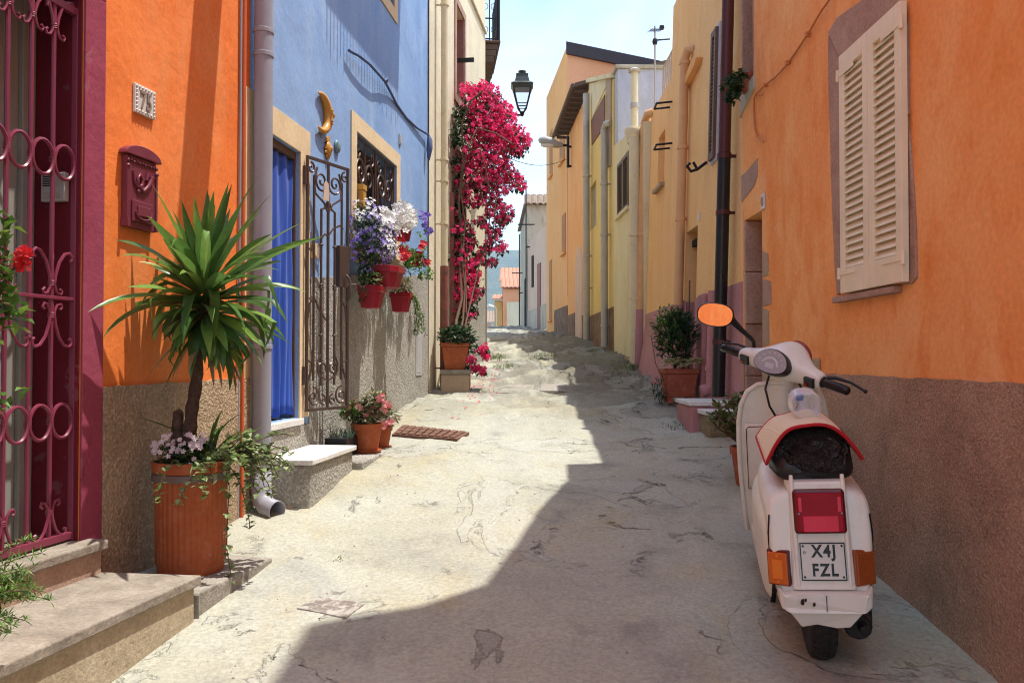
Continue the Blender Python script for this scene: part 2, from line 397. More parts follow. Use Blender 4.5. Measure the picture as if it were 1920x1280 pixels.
# vegetation
m_yuc = leafmat('yucca_leaf', (.055, .12, .03), (.105, .215, .045), (.22, .35, .07), .3, .33)
m_bark = stone('yucca_bark', (.05, .03, .02), (.10, .06, .04), (.16, .10, .07), 30, 1.)
m_ivy = leafmat('variegated_ivy_leaf', (.10, .17, .04), (.22, .30, .10), (.42, .46, .24))
m_green = leafmat('fresh_green_leaf', (.05, .12, .02), (.10, .21, .03), (.19, .30, .05))
m_dkgreen = leafmat('dark_green_leaf', (.018, .045, .018), (.032, .072, .028), (.055, .10, .04))
m_grgreen = leafmat('grey_green_leaf', (.05, .085, .06), (.09, .13, .09), (.14, .19, .13))
m_redgreen = leafmat('bronze_green_leaf', (.10, .13, .05), (.2, .2, .08), (.25, .09, .07))
m_bract = leafmat('crimson_bract', (.78, .016, .115), (.86, .05, .23), (.88, .18, .36), .48)
m_pinkf = leafmat('pink_petal', (.65, .22, .22), (.75, .32, .30), (.7, .12, .15))
m_whitef = leafmat('white_petal', (.72, .72, .66), (.8, .8, .76), (.78, .70, .70))
m_palepinkf = leafmat('pale_pink_petal', (.66, .48, .50), (.75, .6, .62), (.75, .72, .7))
m_purp = leafmat('purple_petal', (.16, .09, .42), (.25, .17, .55), (.34, .26, .62))
m_redf = leafmat('red_petal', (.55, .01, .015), (.66, .025, .03), (.7, .08, .08))
m_stem = paint('woody_stem', (.12, .07, .04), .8, 0, (.2, .13, .08), .6)
m_redpot = paint('crimson_plastic_pot', (.28, .008, .02), .4)
m_grass = leafmat('weed_grass', (.07, .12, .02), (.12, .18, .03), (.2, .22, .07))

# ------------------------------------------------------------------ sky, sun, camera
w = bpy.data.worlds.new('World'); SC.world = w; w.use_nodes = True
SUN = V((1, .15, 3.2)).normalized()
wn = w.node_tree.nodes; wl = w.node_tree.links; bg = wn['Background']
sky = wn.new('ShaderNodeTexSky'); sky.sky_type = 'NISHITA'; sky.sun_disc = False
sky.sun_elevation = math.asin(SUN.z); sky.sun_rotation = math.atan2(SUN.x, SUN.y)
sky.air_density = 1.0; sky.dust_density = 1.2; sky.ozone_density = 1.2; sky.altitude = 50
# thin high cloud veil, fixed to the sky's own directions
tc = wn.new('ShaderNodeTexCoord'); mp = wn.new('ShaderNodeMapping'); mp.inputs['Scale'].default_value = (1.2, 1.2, 3.2)
wl.new(tc.outputs['Generated'], mp.inputs[0])
no = wn.new('ShaderNodeTexNoise'); no.inputs['Scale'].default_value = 2.2; no.inputs['Detail'].default_value = 6; no.inputs['Roughness'].default_value = .55; no.inputs['Distortion'].default_value = .6
wl.new(mp.outputs[0], no.inputs['Vector'])
rp = wn.new('ShaderNodeValToRGB'); rp.color_ramp.elements[0].position = .38; rp.color_ramp.elements[0].color = (0, 0, 0, 1)
rp.color_ramp.elements[1].position = .72; rp.color_ramp.elements[1].color = (.5, .5, .5, 1); wl.new(no.outputs['Fac'], rp.inputs[0])
mx = wn.new('ShaderNodeMix'); mx.data_type = 'RGBA'; wl.new(rp.outputs[0], mx.inputs[0]); wl.new(sky.outputs[0], mx.inputs[6]); mx.inputs[7].default_value = (5.2, 5.6, 6.0, 1)
wl.new(mx.outputs[2], bg.inputs[0]); bg.inputs[1].default_value = .15
sl = bpy.data.lights.new('sun', 'SUN'); sl.energy = 2.75; sl.angle = R(.53); sl.color = (1., .965, .90)
so = bpy.data.objects.new('sun', sl); COL.objects.link(so); so.rotation_euler = SUN.to_track_quat('Z', 'Y').to_euler(); so.location = (6, 2, 14)
cd = bpy.data.cameras.new('camera'); co = bpy.data.objects.new('camera', cd); COL.objects.link(co)
cd.sensor_width = 36; cd.lens = 36 * F / 1920; cd.clip_end = 6000; cd.clip_start = .05
co.location = CAM; co.rotation_euler = (R(90) + PV, 0, 0); SC.camera = co
SC.view_settings.view_transform = 'Standard'; SC.view_settings.look = 'None'; SC.view_settings.gamma = 1; SC.view_settings.exposure = 1.3
SC.cycles.max_bounces = 8; SC.cycles.diffuse_bounces = 5; SC.cycles.transparent_max_bounces = 8
SC.cycles.use_denoising = True; SC.cycles.filter_width = 1.1

# ------------------------------------------------------------------ the street
def relief(x, y):
    h = .030 * noise.noise((x * .55, y * .4, 3.1)) + .012 * noise.noise((x * 1.7, y * 1.3, 7.7)) + .004 * noise.noise((x * 6, y * 5, 1.2))
    rug = max(0., min(1., (y - 5.6) / 3.5)) * (.45 + .55 * max(0, min(1, (x + .3) / .8)))
    if rug > 0:
        q = noise.noise((x * 1.1 + .25 * y, y * 1.6, 5.5)); q2 = noise.noise((x * 1.6 + .5 * y, (y - .45 * x) * 4.6, 2.5))
        h += 1.35 * rug * (.075 * max(0, 1 - abs(q) * 2.2) ** 2 + .075 * abs(q2) + .02 * abs(noise.noise((x * 9 + y, y * 11, 4.))) - .055)
    # broken slabs: a few low steps where one pour of concrete ends
    e = noise.noise((x * .9, y * .75, 11.3)) + .18 * noise.noise((x * 5, y * 5, 1.))
    h += .016 * (1 / (1 + math.exp(-(e - .12) * 60))) + .012 * (1 / (1 + math.exp(-(e + .22) * 50)))
    return h
xs = [-9 + i * .7 for i in range(10)] + [-2.4 + i * .022 for i in range(int(4.6 / .022) + 1)] + [2.4 + i * .8 for i in range(10)]
ys = [-6 + i * .5 for i in range(14)]; y = 1.1
while y < 36: ys.append(y); y *= 1.0058
while y < 140: ys.append(y); y *= 1.05
gm = MB(); gm.grid([[(x, y, ground(x, y) + (relief(x, y) if abs(x) < 2.6 and 0 < y < 45 else 0)) for x in xs] for y in ys])
t = NT('worn_concrete')
big = t.noise(.75, 7, .6, .8)
col = t.ramp(big, [(.30, (.335, .325, .28)), (.47, (.405, .39, .32)), (.6, (.44, .43, .37)), (.75, (.36, .355, .325))])
col = t.mix(t.ramp(t.noise(1.6, 6, .65, .5, t.scaled((1, .7, 1))), [(.52, 0.), (.72, .65)]), col, (.41, .345, .20))    # ochre stains
col = t.mix(t.ramp(t.noise(2.7, 6, .7, .2), [(.53, 0.), (.70, .65)]), col, (.24, .225, .20))                             # grey dirt
sep = t.n('SeparateXYZ'); t.L.new(t.co, sep.inputs[0]); yy = t.math('ADD', sep.outputs[1], -6.0)
farm = t.ramp(t.math('MULTIPLY', t.math('ADD', yy, 0.), .04), [(.02, 0.), (.16, 1.)])                                       # older, rougher stretch up the lane
rough_n = t.noise(1.3, 8, .72, 1.2, t.scaled((1.5, .8, 1)))
col = t.mix(t.math('MULTIPLY', farm, t.ramp(rough_n, [(.40, 0.), (.53, .9)])), col, (.20, .185, .155))
moss_shade_m = t.math('MULTIPLY', t.ramp(t.math('MULTIPLY', t.math('ADD', sep.outputs[0], t.math('MULTIPLY', t.noise(1.2, 6, .7), 1.6)), .4), [(.46, 0.), (.76, 1.)]), farm)
col = t.mix(t.math('MULTIPLY', moss_shade_m, .85), col, (.17, .145, .11))  # brown soil on the right, its colour deepened for the shade there
col = t.mix(t.math('MULTIPLY', moss_shade_m, t.ramp(t.noise(3., 6, .7), [(.52, 0.), (.68, .7)])), col, (.14, .15, .06))
wn_ = t.noise(1.05, 9, .6, .9)                                                                                              # poured patches and their broken rims
patchm = t.ramp(wn_, [(.565, 0.), (.572, 1.)])
col = t.mix(t.math('MULTIPLY', patchm, .28), col, (.44, .445, .425))
wn2 = t.noise(1.7, 10, .66, .5)
worn = t.ramp(wn2, [(.645, 0.), (.67, 1.)])
agg = t.ramp(t.vor(120), [(.15, (.33, .31, .27)), (.5, (.19, .175, .15))])
col = t.mix(t.math('MULTIPLY', worn, .40), col, agg)
col = t.mix(1., col, t.ramp(t.noise(55, 6, .75), [(.3, .70), (.68, 1.16)]), 'MULTIPLY')
col = t.mix(t.ramp(t.noise(160, 2, .5), [(.66, 0.), (.72, .5)]), col, (.16, .14, .115)); col = t.mix(1., col, (.975, .985, .935), 'MULTIPLY')
wv = t.n('VectorMath', operation='ADD'); nz = t.n('TexNoise'); nz.inputs['Scale'].default_value = 2.2; nz.inputs['Detail'].default_value = 8; nz.inputs['Roughness'].default_value = .66
t.L.new(t.co, nz.inputs['Vector']); sc_ = t.n('VectorMath', operation='SCALE'); sc_.inputs[3].default_value = .6; t.L.new(nz.outputs['Color'], sc_.inputs[0])
t.L.new(t.co, wv.inputs[0]); t.L.new(sc_.outputs[0], wv.inputs[1])
def crack(scale, wid, lo, hi, seed):
    v = t.math('ADD', t.vor(scale, 'DISTANCE_TO_EDGE', wv.outputs[0]), t.math('MULTIPLY', t.math('ADD', t.noise(9, 3, .6), -.5), wid * 1.6))
    c = t.ramp(v, [(0, 1.), (wid, 0.)]); k = t.ramp(t.noise(seed, 4, .6), [(lo, 0.), (hi, 1.)])
    return t.math('MULTIPLY', c, k)
def rim(n_, at_, wid, seed, lo, hi):      # dark broken line along the edge of a patch
    d_ = t.math('ABSOLUTE', t.math('ADD', n_, -at_)); return t.math('MULTIPLY', t.ramp(d_, [(0, 1.), (wid, 0.)]), t.ramp(t.noise(seed, 5, .65), [(lo, 0.), (hi, 1.)]))
ck = t.math('MAXIMUM', crack(.62, .005, .56, .66, 1.15), crack(1.9, .010, .66, .76, 1.7))
ck = t.math('MAXIMUM', ck, t.math('MULTIPLY', crack(5.2, .030, .64, .75, 1.35), .8))
ck = t.math('MAXIMUM', ck, rim(wn_, .568, .0026, 2.1, .58, .66)); ck = t.math('MAXIMUM', ck, rim(wn2, .65, .005, 2.6, .56, .66))
ck = t.math('MINIMUM', ck, 1.)
col = t.mix(t.math('MULTIPLY', ck, .88), col, (.05, .04, .03))
inv = t.math('SUBTRACT', 1., ck)
b = t.bump(t.noise(7, 6, .65), .4, .03); b = t.bump(t.noise(42, 6, .75), .55, .009, b); b = t.bump(t.math('SUBTRACT', patchm, worn), .8, .010, b); b = t.bump(inv, 1., .02, b)
m_ground = t.set(col, b, .9, spec=.2)
street = tag(obj('street', gm, m_ground, smooth=60, fix=False, local=True), None, None, kind='structure')
def gz(x, y): return ground(x, y) + (relief(x, y) if abs(x) < 2.6 and 0 < y < 45 else 0)

# land beyond the crest and the hill across the valley
tm = MB(); tm.add([(-1400, -150, -15), (1400, -150, -15), (1400, 1650, -15), (-1400, 1650, -15)], [(0, 1, 2, 3)])
t = NT('scrubland'); m_land = t.set(t.ramp(t.noise(.02, 8, .6), [(.3, (.05, .075, .03)), (.7, (.12, .12, .06))]), None, 1.)
tag(obj('terrain', tm, m_land, fix=False), None, None, kind='structure')
hm = MB(); P = []
for i in range(60):
    y = 750 + i * 14; row = []
    for j in range(120):
        x = -900 + j * 15
        prof = 150 + 12 * noise.noise((x * .004, 1.3, 0)) - (abs(x + 30) * .03) + 6 * noise.noise((x * .02, 4, 0))
        k = math.sin(min(1, i / 38.) * 1.5708) ** 1.2
        row.append((x, y, -16 + (prof + 22) * k + 7 * k * noise.noise((x * .012, y * .012, 9)) + 2.2 * noise.noise((x * .06, y * .06, 2))))
    P.append(row)
hm.grid(P)
t = NT('wooded_hillside'); m_hill = t.set(t.ramp(t.noise(.035, 9, .68), [(.36, (.03, .055, .025)), (.55, (.06, .085, .04)), (.72, (.13, .13, .07))]), t.bump(t.noise(.12, 6, .7), 1., 6.), 1.)
tag(obj('hill', hm, m_hill, smooth=80, fix=False), None, None, kind='structure')

# ------------------------------------------------------------------ walls of the lane
L1 = Wall(-2.234, 1.0, -1.467, 4.6, 1); OFF1 = 0
L2 = Wall(-1.474, 4.6, -.9204, 9.1, 1)
L3 = Wall(-.915, 9.1, -.42, 12.9, 1)
R1 = Wall(1.62, -3., 1.645, 5.85, -1)
R2 = Wall(1.85, 5.85, 1.85, 11.5, -1, .03)
R3 = Wall(1.85, 11.5, 1.74, 14.1, -1)
R4 = Wall(1.74, 14.1, 1.61, 17.25, -1)
R5 = Wall(1.61, 17.25, 1.42, 21.0, -1)
R6 = Wall(1.42, 21.0, 1.055, 25.2, -1)
def house(name, label, W, mat, top, holes=(), D=4., rv=.2, z0=None, s0=0., s1=None, cat='house'):
    s1 = W.len if s1 is None else s1
    h = thing(name, label, cat, W.T((s0 + s1) / 2, 0, gz(W.T((s0 + s1) / 2, 0, 0).x, W.T((s0 + s1) / 2, 0, 0).y)))
    mb = W.mb(); wall_mesh(mb, s0, s1, -1.2 if z0 is None else z0, top, list(holes), D, rv)
    wl_ = obj('wall', mb, mat, h, doubles=True)
    return h, wl_
def dado(parent, name, W, mat, s0, s1, top, holes=(), th=.014, z0=-1., jag=.004):
    mb = W.mb(); wall_mesh(mb, s0, s1, z0, top, list(holes), 0, th, closed=False, f0=th, jag=jag)
    return obj(name, mb, mat, parent, doubles=True)
# ================================================================== LEFT: orange house with the iron gate
zth = L1.uv(200, 1010, .09)[1]                       # threshold level
sA = L1.S(152, 0, 560); zhole = L1.uv(158, -8, 0)[1]
dk = lambda W, d: (d * SUN.dot(W.t) / SUN.dot(W.n), d * SUN.z / SUN.dot(W.n))   # shift (along, down) of a shadow thrown from distance d
h1, _ = house('orange_house', 'orange stucco house with maroon door frame, nearest on the left', L1, m_or_l, [(-4, 7), (L1.len, 7)],
              [(sA - 1.02, sA, zth, zhole)], 4., .34, s0=-4)
mb = L1.mb(); sB = L1.S(194, .008, 560)
for a, b_, c, d in ((sA, sB, zth - .02, zhole + .02), (sA - 1.2, sA - 1.02, zth - .02, zhole + .02), (sA - 1.2, sB, zhole, zhole + .2)):
    mb.prism([(a, c), (b_, c), (b_, d), (a, d)] if d - c > .3 else [(a, c + .021), (b_, c + .021), (b_, d), (a, d)], 0.001, .010)
obj('door_surround', mb, m_maroon, h1, bevel=.003)
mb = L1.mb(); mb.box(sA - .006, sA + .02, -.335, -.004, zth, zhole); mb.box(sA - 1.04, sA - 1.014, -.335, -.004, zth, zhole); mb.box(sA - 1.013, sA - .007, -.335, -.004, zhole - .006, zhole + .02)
obj('door_reveal', mb, m_maroon_shade, h1)
zd = L1.uv(440, 713, .014)[1]
dado(h1, 'roughcast_base', L1, m_rc_brown, sB + .002, L1.len - .004, [(sB, zd), (L1.len, zd + .01)])
# inner door: frame, leaf, moulding
dd = thing('entry_door', None, None, L1.T(sA - .5, -.25, zth)); dd.parent = h1; dd.location = dd.location - h1.location
mb = L1.mb()
for a, b_ in ((sA - .075, sA - .008), (sA - 1.01, sA - .93)): mb.box(a, b_, -.27, -.215, zth, zhole - .01)
mb.box(sA - .93, sA - .075, -.27, -.215, zhole - .09, zhole - .01)
obj('door_frame', mb, m_door, dd, bevel=.004)
mb = L1.mb(); mb.box(sA - .928, sA - .077, -.29, -.235, zth + .005, zhole - .092)
for c, d in ((zth + .12, zth + .62), (zth + .75, zhole - .25)):
    for (a, b_) in ((sA - .85, sA - .52), (sA - .47, sA - .16)):
        mb.box(a, b_, -.236, -.222, c, d); mb.box(a + .05, b_ - .05, -.223, -.215, c + .05, d - .05)
obj('door_leaf', mb, m_door, dd, bevel=.006)
# unseen beam added above the frame so its shadow falls on the wall
sx, sz = dk(L1, .8); s_b0 = L1.S(392, 0, 0) ; zb = L1.uv(392, 0, 0)[1] + .75
mb = L1.mb(); mb.box(s_b0 - .02, s_b0 + .2, -.1, .85, zb, zb + .2); obj('shadow_beam', mb, m_eave, h1, bevel=.01)

# ---- steps
mb = L1.mb(); sS = L1.S(200, .09, 1010)
th1 = thing('stone_doorstep', 'worn taupe stone threshold step under the maroon iron gate', 'doorstep', L1.T(sA - .3, .05, zth - .3))
mb.box(-1, sS, -.30, .10, zth - .038, zth); obj('tread', mb, m_step, th1, bevel=.006)
mb = L1.mb(); mb.box(-1, sS - .012, -.3, .075, zth - .5, zth - .0385); obj('riser', mb, m_trach, th1)
pF = at(381, 1076, 3.33); rel = pF - L1.o; sF = rel.dot(L1.t); dF = rel.dot(L1.n); zF = pF.z
th2 = thing('stone_doorstep', 'long broad taupe stone step in front of the gate threshold, lower left', 'doorstep', L1.T(sF - .6, dF / 2, zF - .2))
mb = L1.mb(); mb.slab([(-1, .076), (sS + .0, .016), (sF - .01, dF), (-1, dF + .03)], zF - .04, zF); obj('tread', mb, m_step, th2, bevel=.006)
mb = L1.mb(); mb.slab([(-1, .05), (sS - .02, .016), (sF - .03, dF - .022), (-1, dF + .008)], zF - .9, zF - .0405); obj('riser', mb, m_step_side, th2)
pE = at(511, 1045, 3.93); rel = pE - L1.o; sE = rel.dot(L1.t); dE = rel.dot(L1.n); zE = pE.z
mb = L1.mb(); mb.slab([(sS + .01, .015), (sF - .0, dF - .015), (sF + .02, dF - .03), (sE, dE), (sE + .03, .015)], zE - .4, zE)
tag(obj('stone_ledge', mb, m_curb, bevel=.008), 'low hammered stone ledge under the big ribbed terracotta pot', 'ledge')

# ---- iron gate
gd = -.035; gx = lambda u, v: L1.uv(u, v, gd)
gate = thing('iron_gate', 'maroon wrought iron gate with rings and scrolls across the door', 'gate', L1.T(sA - .5, gd, zth))
sR = gx(140, 560)[0]; zb0 = zth + .008; zt0 = gx(140, 16)[1]; sL = sR - .93
mb = L1.mb()
for a in (sR, sL): mb.box(a - .016, a + .016, gd - .012, gd + .014, zb0 - .01, zt0)
mb.box(sL + .017, sR - .017, gd - .011, gd + .013, zt0 - .032, zt0); mb.box(sL + .017, sR - .017, gd - .011, gd + .013, zb0, zb0 + .03)
obj('gate_frame', mb, m_iron_m, gate, bevel=.003)
zm = gx(100, 558)[1]
mb = L1.mb(); mb.box(sL + .017, sR - .017, gd - .008, gd + .012, zm - .007, zm + .007); obj('middle_rail', mb, m_iron_m, gate, bevel=.002)
s98 = gx(97, 450)[0]; s55 = gx(55, 450)[0]; sp = s98 - s55; bars = [s98 - i * sp for i in range(8) if s98 - i * sp > sL + .04]
for a in bars:
    mb = L1.mb(); mb.tube([(a, gd, zb0 + .02), (a, gd, zt0 - .02)], .0088, 8); obj('bar', mb, m_iron_m, gate, smooth=40)
def arc(cx, cz, r, a0, a1, n=10): return [(cx + r * math.cos(R(a0 + (a1 - a0) * i / n)), cz + r * math.sin(R(a0 + (a1 - a0) * i / n))) for i in range(n + 1)]
def scroll(name, W, d, pts, r, mat, parent):
    mb = W.mb(); mb.tube([(a, d, z) for a, z in pts], r, 6, flat=(.1, .2, 1)); return obj(name, mb, mat, parent, smooth=50)
def collar(W, d, a, z, mat, parent, r=.0135):
    mb = W.mb()
    for k in (-.0075, 0, .0075): mb.tube([(a, d, z + k - .004), (a, d, z + k - .001), (a, d, z + k + .003)], [r * .8, r, r * .8], 8)
    obj('collar', mb, mat, parent, smooth=30)
zr1 = gx(84, 295)[1]; zr2 = gx(68, 793)[1]
for zr in (zr1, zr2):
    for i, a in enumerate([s98 + sp * .5] + [q - sp * .5 for q in bars]):
        if a - sp * .45 < sL: continue
        mb = L1.mb(); mb.tube([(a + (sp * .47) * math.cos(6.28318 * k / 24), gd + .006, zr + (sp * .60) * math.sin(6.28318 * k / 24)) for k in range(24)], .0075, 6, closed=True, flat=(.1, .2, 1))
        obj('ring', mb, m_iron_m, gate, smooth=50)
    for a in bars: collar(L1, gd, a, zr, m_iron_m, gate)
def tulip(a, z, up, big=1.):
    for sg in (-1, 1):
        p = [(a + sg * .010, z), (a + sg * .016, z + up * .035), (a + sg * .035, z + up * .085), (a + sg * .062, z + up * .118), (a + sg * .088, z + up * .125), (a + sg * .102, z + up * .112), (a + sg * .100, z + up * .096), (a + sg * .090, z + up * .093)]
        scroll('scroll', L1, gd + .006, [(a + (q[0] - a) * big, z + (q[1] - z) * big) for q in p], .0065, m_iron_m, gate)
        p = [(a + sg * .010, z), (a + sg * .014, z - up * .02), (a + sg * .026, z - up * .04), (a + sg * .044, z - up * .044), (a + sg * .050, z - up * .03), (a + sg * .040, z - up * .022)]
        scroll('scroll', L1, gd + .006, p, .0055, m_iron_m, gate)
    collar(L1, gd, a, z, m_iron_m, gate)
for i, a in enumerate(bars):
    if i % 2 == 0:
        tulip(a, gx(95, 530)[1], 1); tulip(a, gx(93, 590)[1], -1)
        tulip(a, gx(85, 962)[1], -1, .8); tulip(a, gx(112, 55)[1], 1)
    else:
        tulip(a, gx(30, 12)[1], 1, .7); collar(L1, gd, a, gx(54, 480)[1], m_iron_m, gate); collar(L1, gd, a, gx(53, 627)[1], m_iron_m, gate)
for v in (118, 980):
    z = gx(152, v)[1]; mb = L1.mb(); mb.tube([(sR + .024, gd + .012, z - .05), (sR + .024, gd + .012, z + .05)], .011, 8); obj('hinge', mb, m_iron_m, gate, smooth=40)

# ---- intercom on the recess wall
zi = CZ + (670 - 353) / F * 3.36
ic = thing('intercom', 'light grey door intercom panel inside the maroon doorway', 'intercom', L1.T(sA - .02, -.11, zi - .06))
mb = L1.mb(); mb.box(sA - .034, sA - .0065, -.165, -.055, zi - .058, zi + .058); obj('housing', mb, m_grey_box, ic, bevel=.004)
mb = L1.mb()
for k in range(6): mb.box(sA - .0365, sA - .0335, -.155, -.105, zi + .048 - k * .009, zi + .052 - k * .009)
obj('speaker_grille', mb, m_dark, ic)
mb = L1.mb(); mb.box(sA - .0375, sA - .0335, -.155, -.105, zi - .045, zi - .022); mb.box(sA - .0375, sA - .0335, -.095, -.068, zi - .045, zi - .026); obj('button', mb, m_zinc, ic, bevel=.001)

# ---- plaque 75
a0, zc = L1.uv(248, 182, .0); a1, _ = L1.uv(287, 182, .0); zh = abs(L1.uv(268, 152)[1] - L1.uv(268, 206)[1]) / 2; sm = (a0 + a1) / 2; wd = (a1 - a0) / 2
pl = thing('house_number', 'white embossed tile reading 75 on the orange wall', 'house number', L1.T(sm, 0, zc - zh))
mb = L1.mb(); mb.box(sm - wd, sm + wd, .001, .014, zc - zh, zc + zh); obj('tile', mb, m_white, pl, bevel=.003)
mb = L1.mb()
for k in range(7):
    for q in (-1, 1): mb.ball((sm - wd * .85 + wd * 1.7 * k / 6, .015, zc + q * zh * .82), .0055, .005, .006, 6, 4)
for k in range(1, 6):
    for q in (-1, 1): mb.ball((sm + q * wd * .84, .015, zc - zh * .82 + zh * 1.64 * k / 6), .0055, .005, .006, 6, 4)
obj('beaded_rim', mb, m_white, pl, smooth=60)
mbt = text_mb('75', zh * 1.75, .003, L1.T, sm, zc, .72, .0008)
for p in mbt.v: p += L1.n * .017
obj('numerals', mbt, paint('grey_numerals', (.26, .2, .17), .6), pl)

# ---- letter box
a0 = L1.S(224, 0, 350); a1 = L1.S(284, 0, 350); zt1 = L1.uv(250, 275, 0)[1]; zb1 = L1.uv(250, 430, 0)[1]; sm = (a0 + a1) / 2; wd = (a1 - a0) / 2; H = zt1 - zb1
lb = thing('letter_box', 'maroon cast metal letter box with post horn on the orange wall', 'letter box', L1.T(sm, 0, zb1))
mb = L1.mb(); mb.box(sm - wd * .92, sm + wd * .92, 0.001, .030, zb1, zb1 + H * .86); obj('body', mb, m_box_m, lb, bevel=.004)
mb = L1.mb(); mb.prism([(sm - wd * 1.12, zb1 + H * .86)] + [(sm + wd * 1.12 * math.cos(R(180 - q * 15)), zb1 + H * .87 + H * .13 * math.sin(R(q * 15))) for q in range(13)] + [(sm + wd * 1.12, zb1 + H * .86)], .002, .044); obj('hood', mb, m_box_m, lb, bevel=.004)
mb = L1.mb()
for q in (-1, 1):
    mb.box(sm + q * wd * .9 - .008, sm + q * wd * .9 + .008, .004, .040, zb1 + .002, zb1 + H * .10); mb.tube([(sm + q * wd * .9, .033, zb1 + H * .08), (sm + q * wd * .9, .033, zb1 + H * .7)], .006, 8)
    mb.ball((sm + q * wd * .9, .033, zb1 + H * .72), .011); mb.ball((sm + q * wd * .9, .033, zb1 + H * .79), .008)
obj('side_column', mb, m_box_m, lb, smooth=50)
mb = L1.mb(); cz = zb1 + H * .56
mb.tube([(sm + x * wd * 1.15, .034, cz + z * H * 1.2) for x, z in ((-.5, .1), (-.45, 0), (-.3, -.05), (-.05, -.03), (.0, .04), (-.15, .08), (-.28, .03), (-.2, -.05), (.05, -.08), (.35, 0), (.5, .09), (.28, .11), (.2, .04))], [.005, .006, .007, .008, .008, .008, .008, .008, .009, .012, .017, .013, .008], 8)
mb.ball((sm - wd * .25, .034, cz - H * .11), .012, .006, .01); obj('post_horn', mb, m_box_m, lb, smooth=60)
mb = L1.mb(); mb.box(sm - wd * .66, sm + wd * .66, .0305, .038, zb1 + H * .08, zb1 + H * .33); mb.box(sm - wd * .4, sm + wd * .4, .0385, .046, zb1 + H * .15, zb1 + H * .27)
mb.tube([(sm + wd * .5 * math.cos(R(k)), .042, zb1 + H * .2 + H * .09 * math.sin(R(k))) for k in range(180, 361, 20)], .005, 6)
obj('slot_panel', mb, m_box_m, lb, bevel=.002); mb = L1.mb()
for k in range(9): mb.ball((sm - wd * .7 + wd * 1.4 * k / 8, .033, zb1 + H * (.80 - .012 * abs(math.sin(k * 1.6)))), .006)
obj('beaded_trim', mb, m_box_m, lb, smooth=60)

# ---- cables / thin pipes at the house joint
def pipe(name, label, W, pts, r, mat, d=None, n=12, smooth=50, cat='pipe', parent=None):
    mb = W.mb() if W else MB(); mb.tube(pts, r, n); o = obj(name, mb, mat, parent, smooth=smooth)
    if not parent: tag(o, label, cat)
    return o
sj = L1.S(457, .02, 300)
def ctr(W, u, v, d): a, z = W.uv(u, v, d); return (a, d, z)
pipe('cable_pipe', 'thin orange conduit running up beside the grey drainpipe', L1, [(sj, .02, CZ - .9), (sj, .02, 6.8)], .011, m_or_pipe)
pipe('cable', 'slim pale cable running along the orange conduit', L1, [(sj - .025, .012, CZ - .9), (sj - .027, .012, CZ + .3), (sj - .022, .012, CZ + 1.5), (sj - .025, .012, 6.8)], .006, m_grey_pvc, cat='cable')

# ---- grey drainpipe with clips and elbow
dp = thing('drainpipe', 'grey plastic drainpipe with an open elbow at its foot', 'drainpipe', at(490, 940, 4.62))
pX = at(491, 640, 4.62); x0, y0 = pX.x, pX.y; zbot = at(488, 918, 4.62).z
mb = MB(); mb.tube([(x0, y0, zbot), (x0, y0, 7.)], .052, 20, caps=False); obj('pipe', mb, m_grey_pvc, dp, smooth=40)
mb = MB(); mb.tube([(x0, y0, zbot + .10), (x0, y0, zbot + .0), (x0 + .012, y0 - .012, zbot - .05), (x0 + .045, y0 - .045, zbot - .085), (x0 + .12, y0 - .10, zbot - .098)], [.056, .056, .056, .055, .055], 20, caps=False)
obj('elbow', mb, m_grey_pvc, dp, smooth=60, solid=.004)
for v in (104, 60, 615, 850, 650):
    z = at(490, v, 4.62).z; mb = MB(); mb.tube([(x0, y0, z - .012), (x0, y0, z + .012)], .057, 20); obj('collar', mb, m_grey_pvc, dp, smooth=40, bevel=.002)
mb = MB(); p = at(535, 948, 4.75); mb.box(p.x - .09, p.x + .06, p.y - .05, p.y + .1, p.z - .2, p.z + .012)
tag(obj('concrete_block', mb, m_step_side, bevel=.01), 'small concrete block behind the grey pipe elbow', 'block')

# ---- the big ribbed pot with the yucca
PC = V((-1.43, 3.70, zE)); pr = .152; ph = 1.0 - zE
py = thing('potted_yucca', 'tall yucca in a ribbed terracotta coloured pot with ivy', 'potted plant', PC)
mb = MB(); mb.lathe(PC, [(pr * .9, 0.), (pr * .93, .012), (pr * .93, .03), (pr * .96, .045), (pr, ph - .085), (pr, ph - .08)], 144, wob=lambda a, z: 1 + (.016 * (1 if math.sin(a * 36) > 0 else -1) if .04 < z < ph - .08 else 0))
mb.lathe(PC, [(pr * 1.04, ph - .05), (pr * 1.08, ph - .045), (pr * 1.09, ph), (pr * 1.03, ph), (pr * 1.0, ph - .04), (.01, ph - .045)], 48, cap=False)
obj('pot', mb, m_terra, py, smooth=30)
mb = MB(); mb.lathe(PC, [(pr * 1.03, ph - .083), (pr * 1.085, ph - .082), (pr * 1.085, ph - .052), (pr * 1.03, ph - .05)], 48); obj('pot_band', mb, paint('brown_grey_band', (.16, .11, .09), .6), py, smooth=30)
mb = MB(); mb.lathe(PC, [(pr * 1.0, ph - .02), (.0, ph - .015)], 24); obj('soil', mb, m_soil, py)
crown = at(382, 555, 3.72)
mb = MB(); rr = lambda a, z: 1 + .10 * math.sin(a * 3 + z * 60) + .07 * math.sin(z * 150)
mb.T = None
k = 26; b0 = V((PC.x - .02, PC.y, PC.z + ph - .03))
mb.tube([b0.lerp(crown, i / k) + V((.003 * math.sin(i * .6), .003 * math.cos(i * .5), 0)) for i in range(k + 1)], [(.038 if i < 3 else .029 - .004 * i / k) * (1 + .10 * math.sin(i * 2.3)) for i in range(k + 1)], 12)
mb.tube([b0 + V((-.05, .02, 0)), b0 + V((-.052, .015, .12)), b0 + V((-.045, .01, .24)), b0 + V((-.035, .01, .25))], [.028, .028, .022, .01], 10)
obj('trunk', mb, m_bark, py, smooth=60)
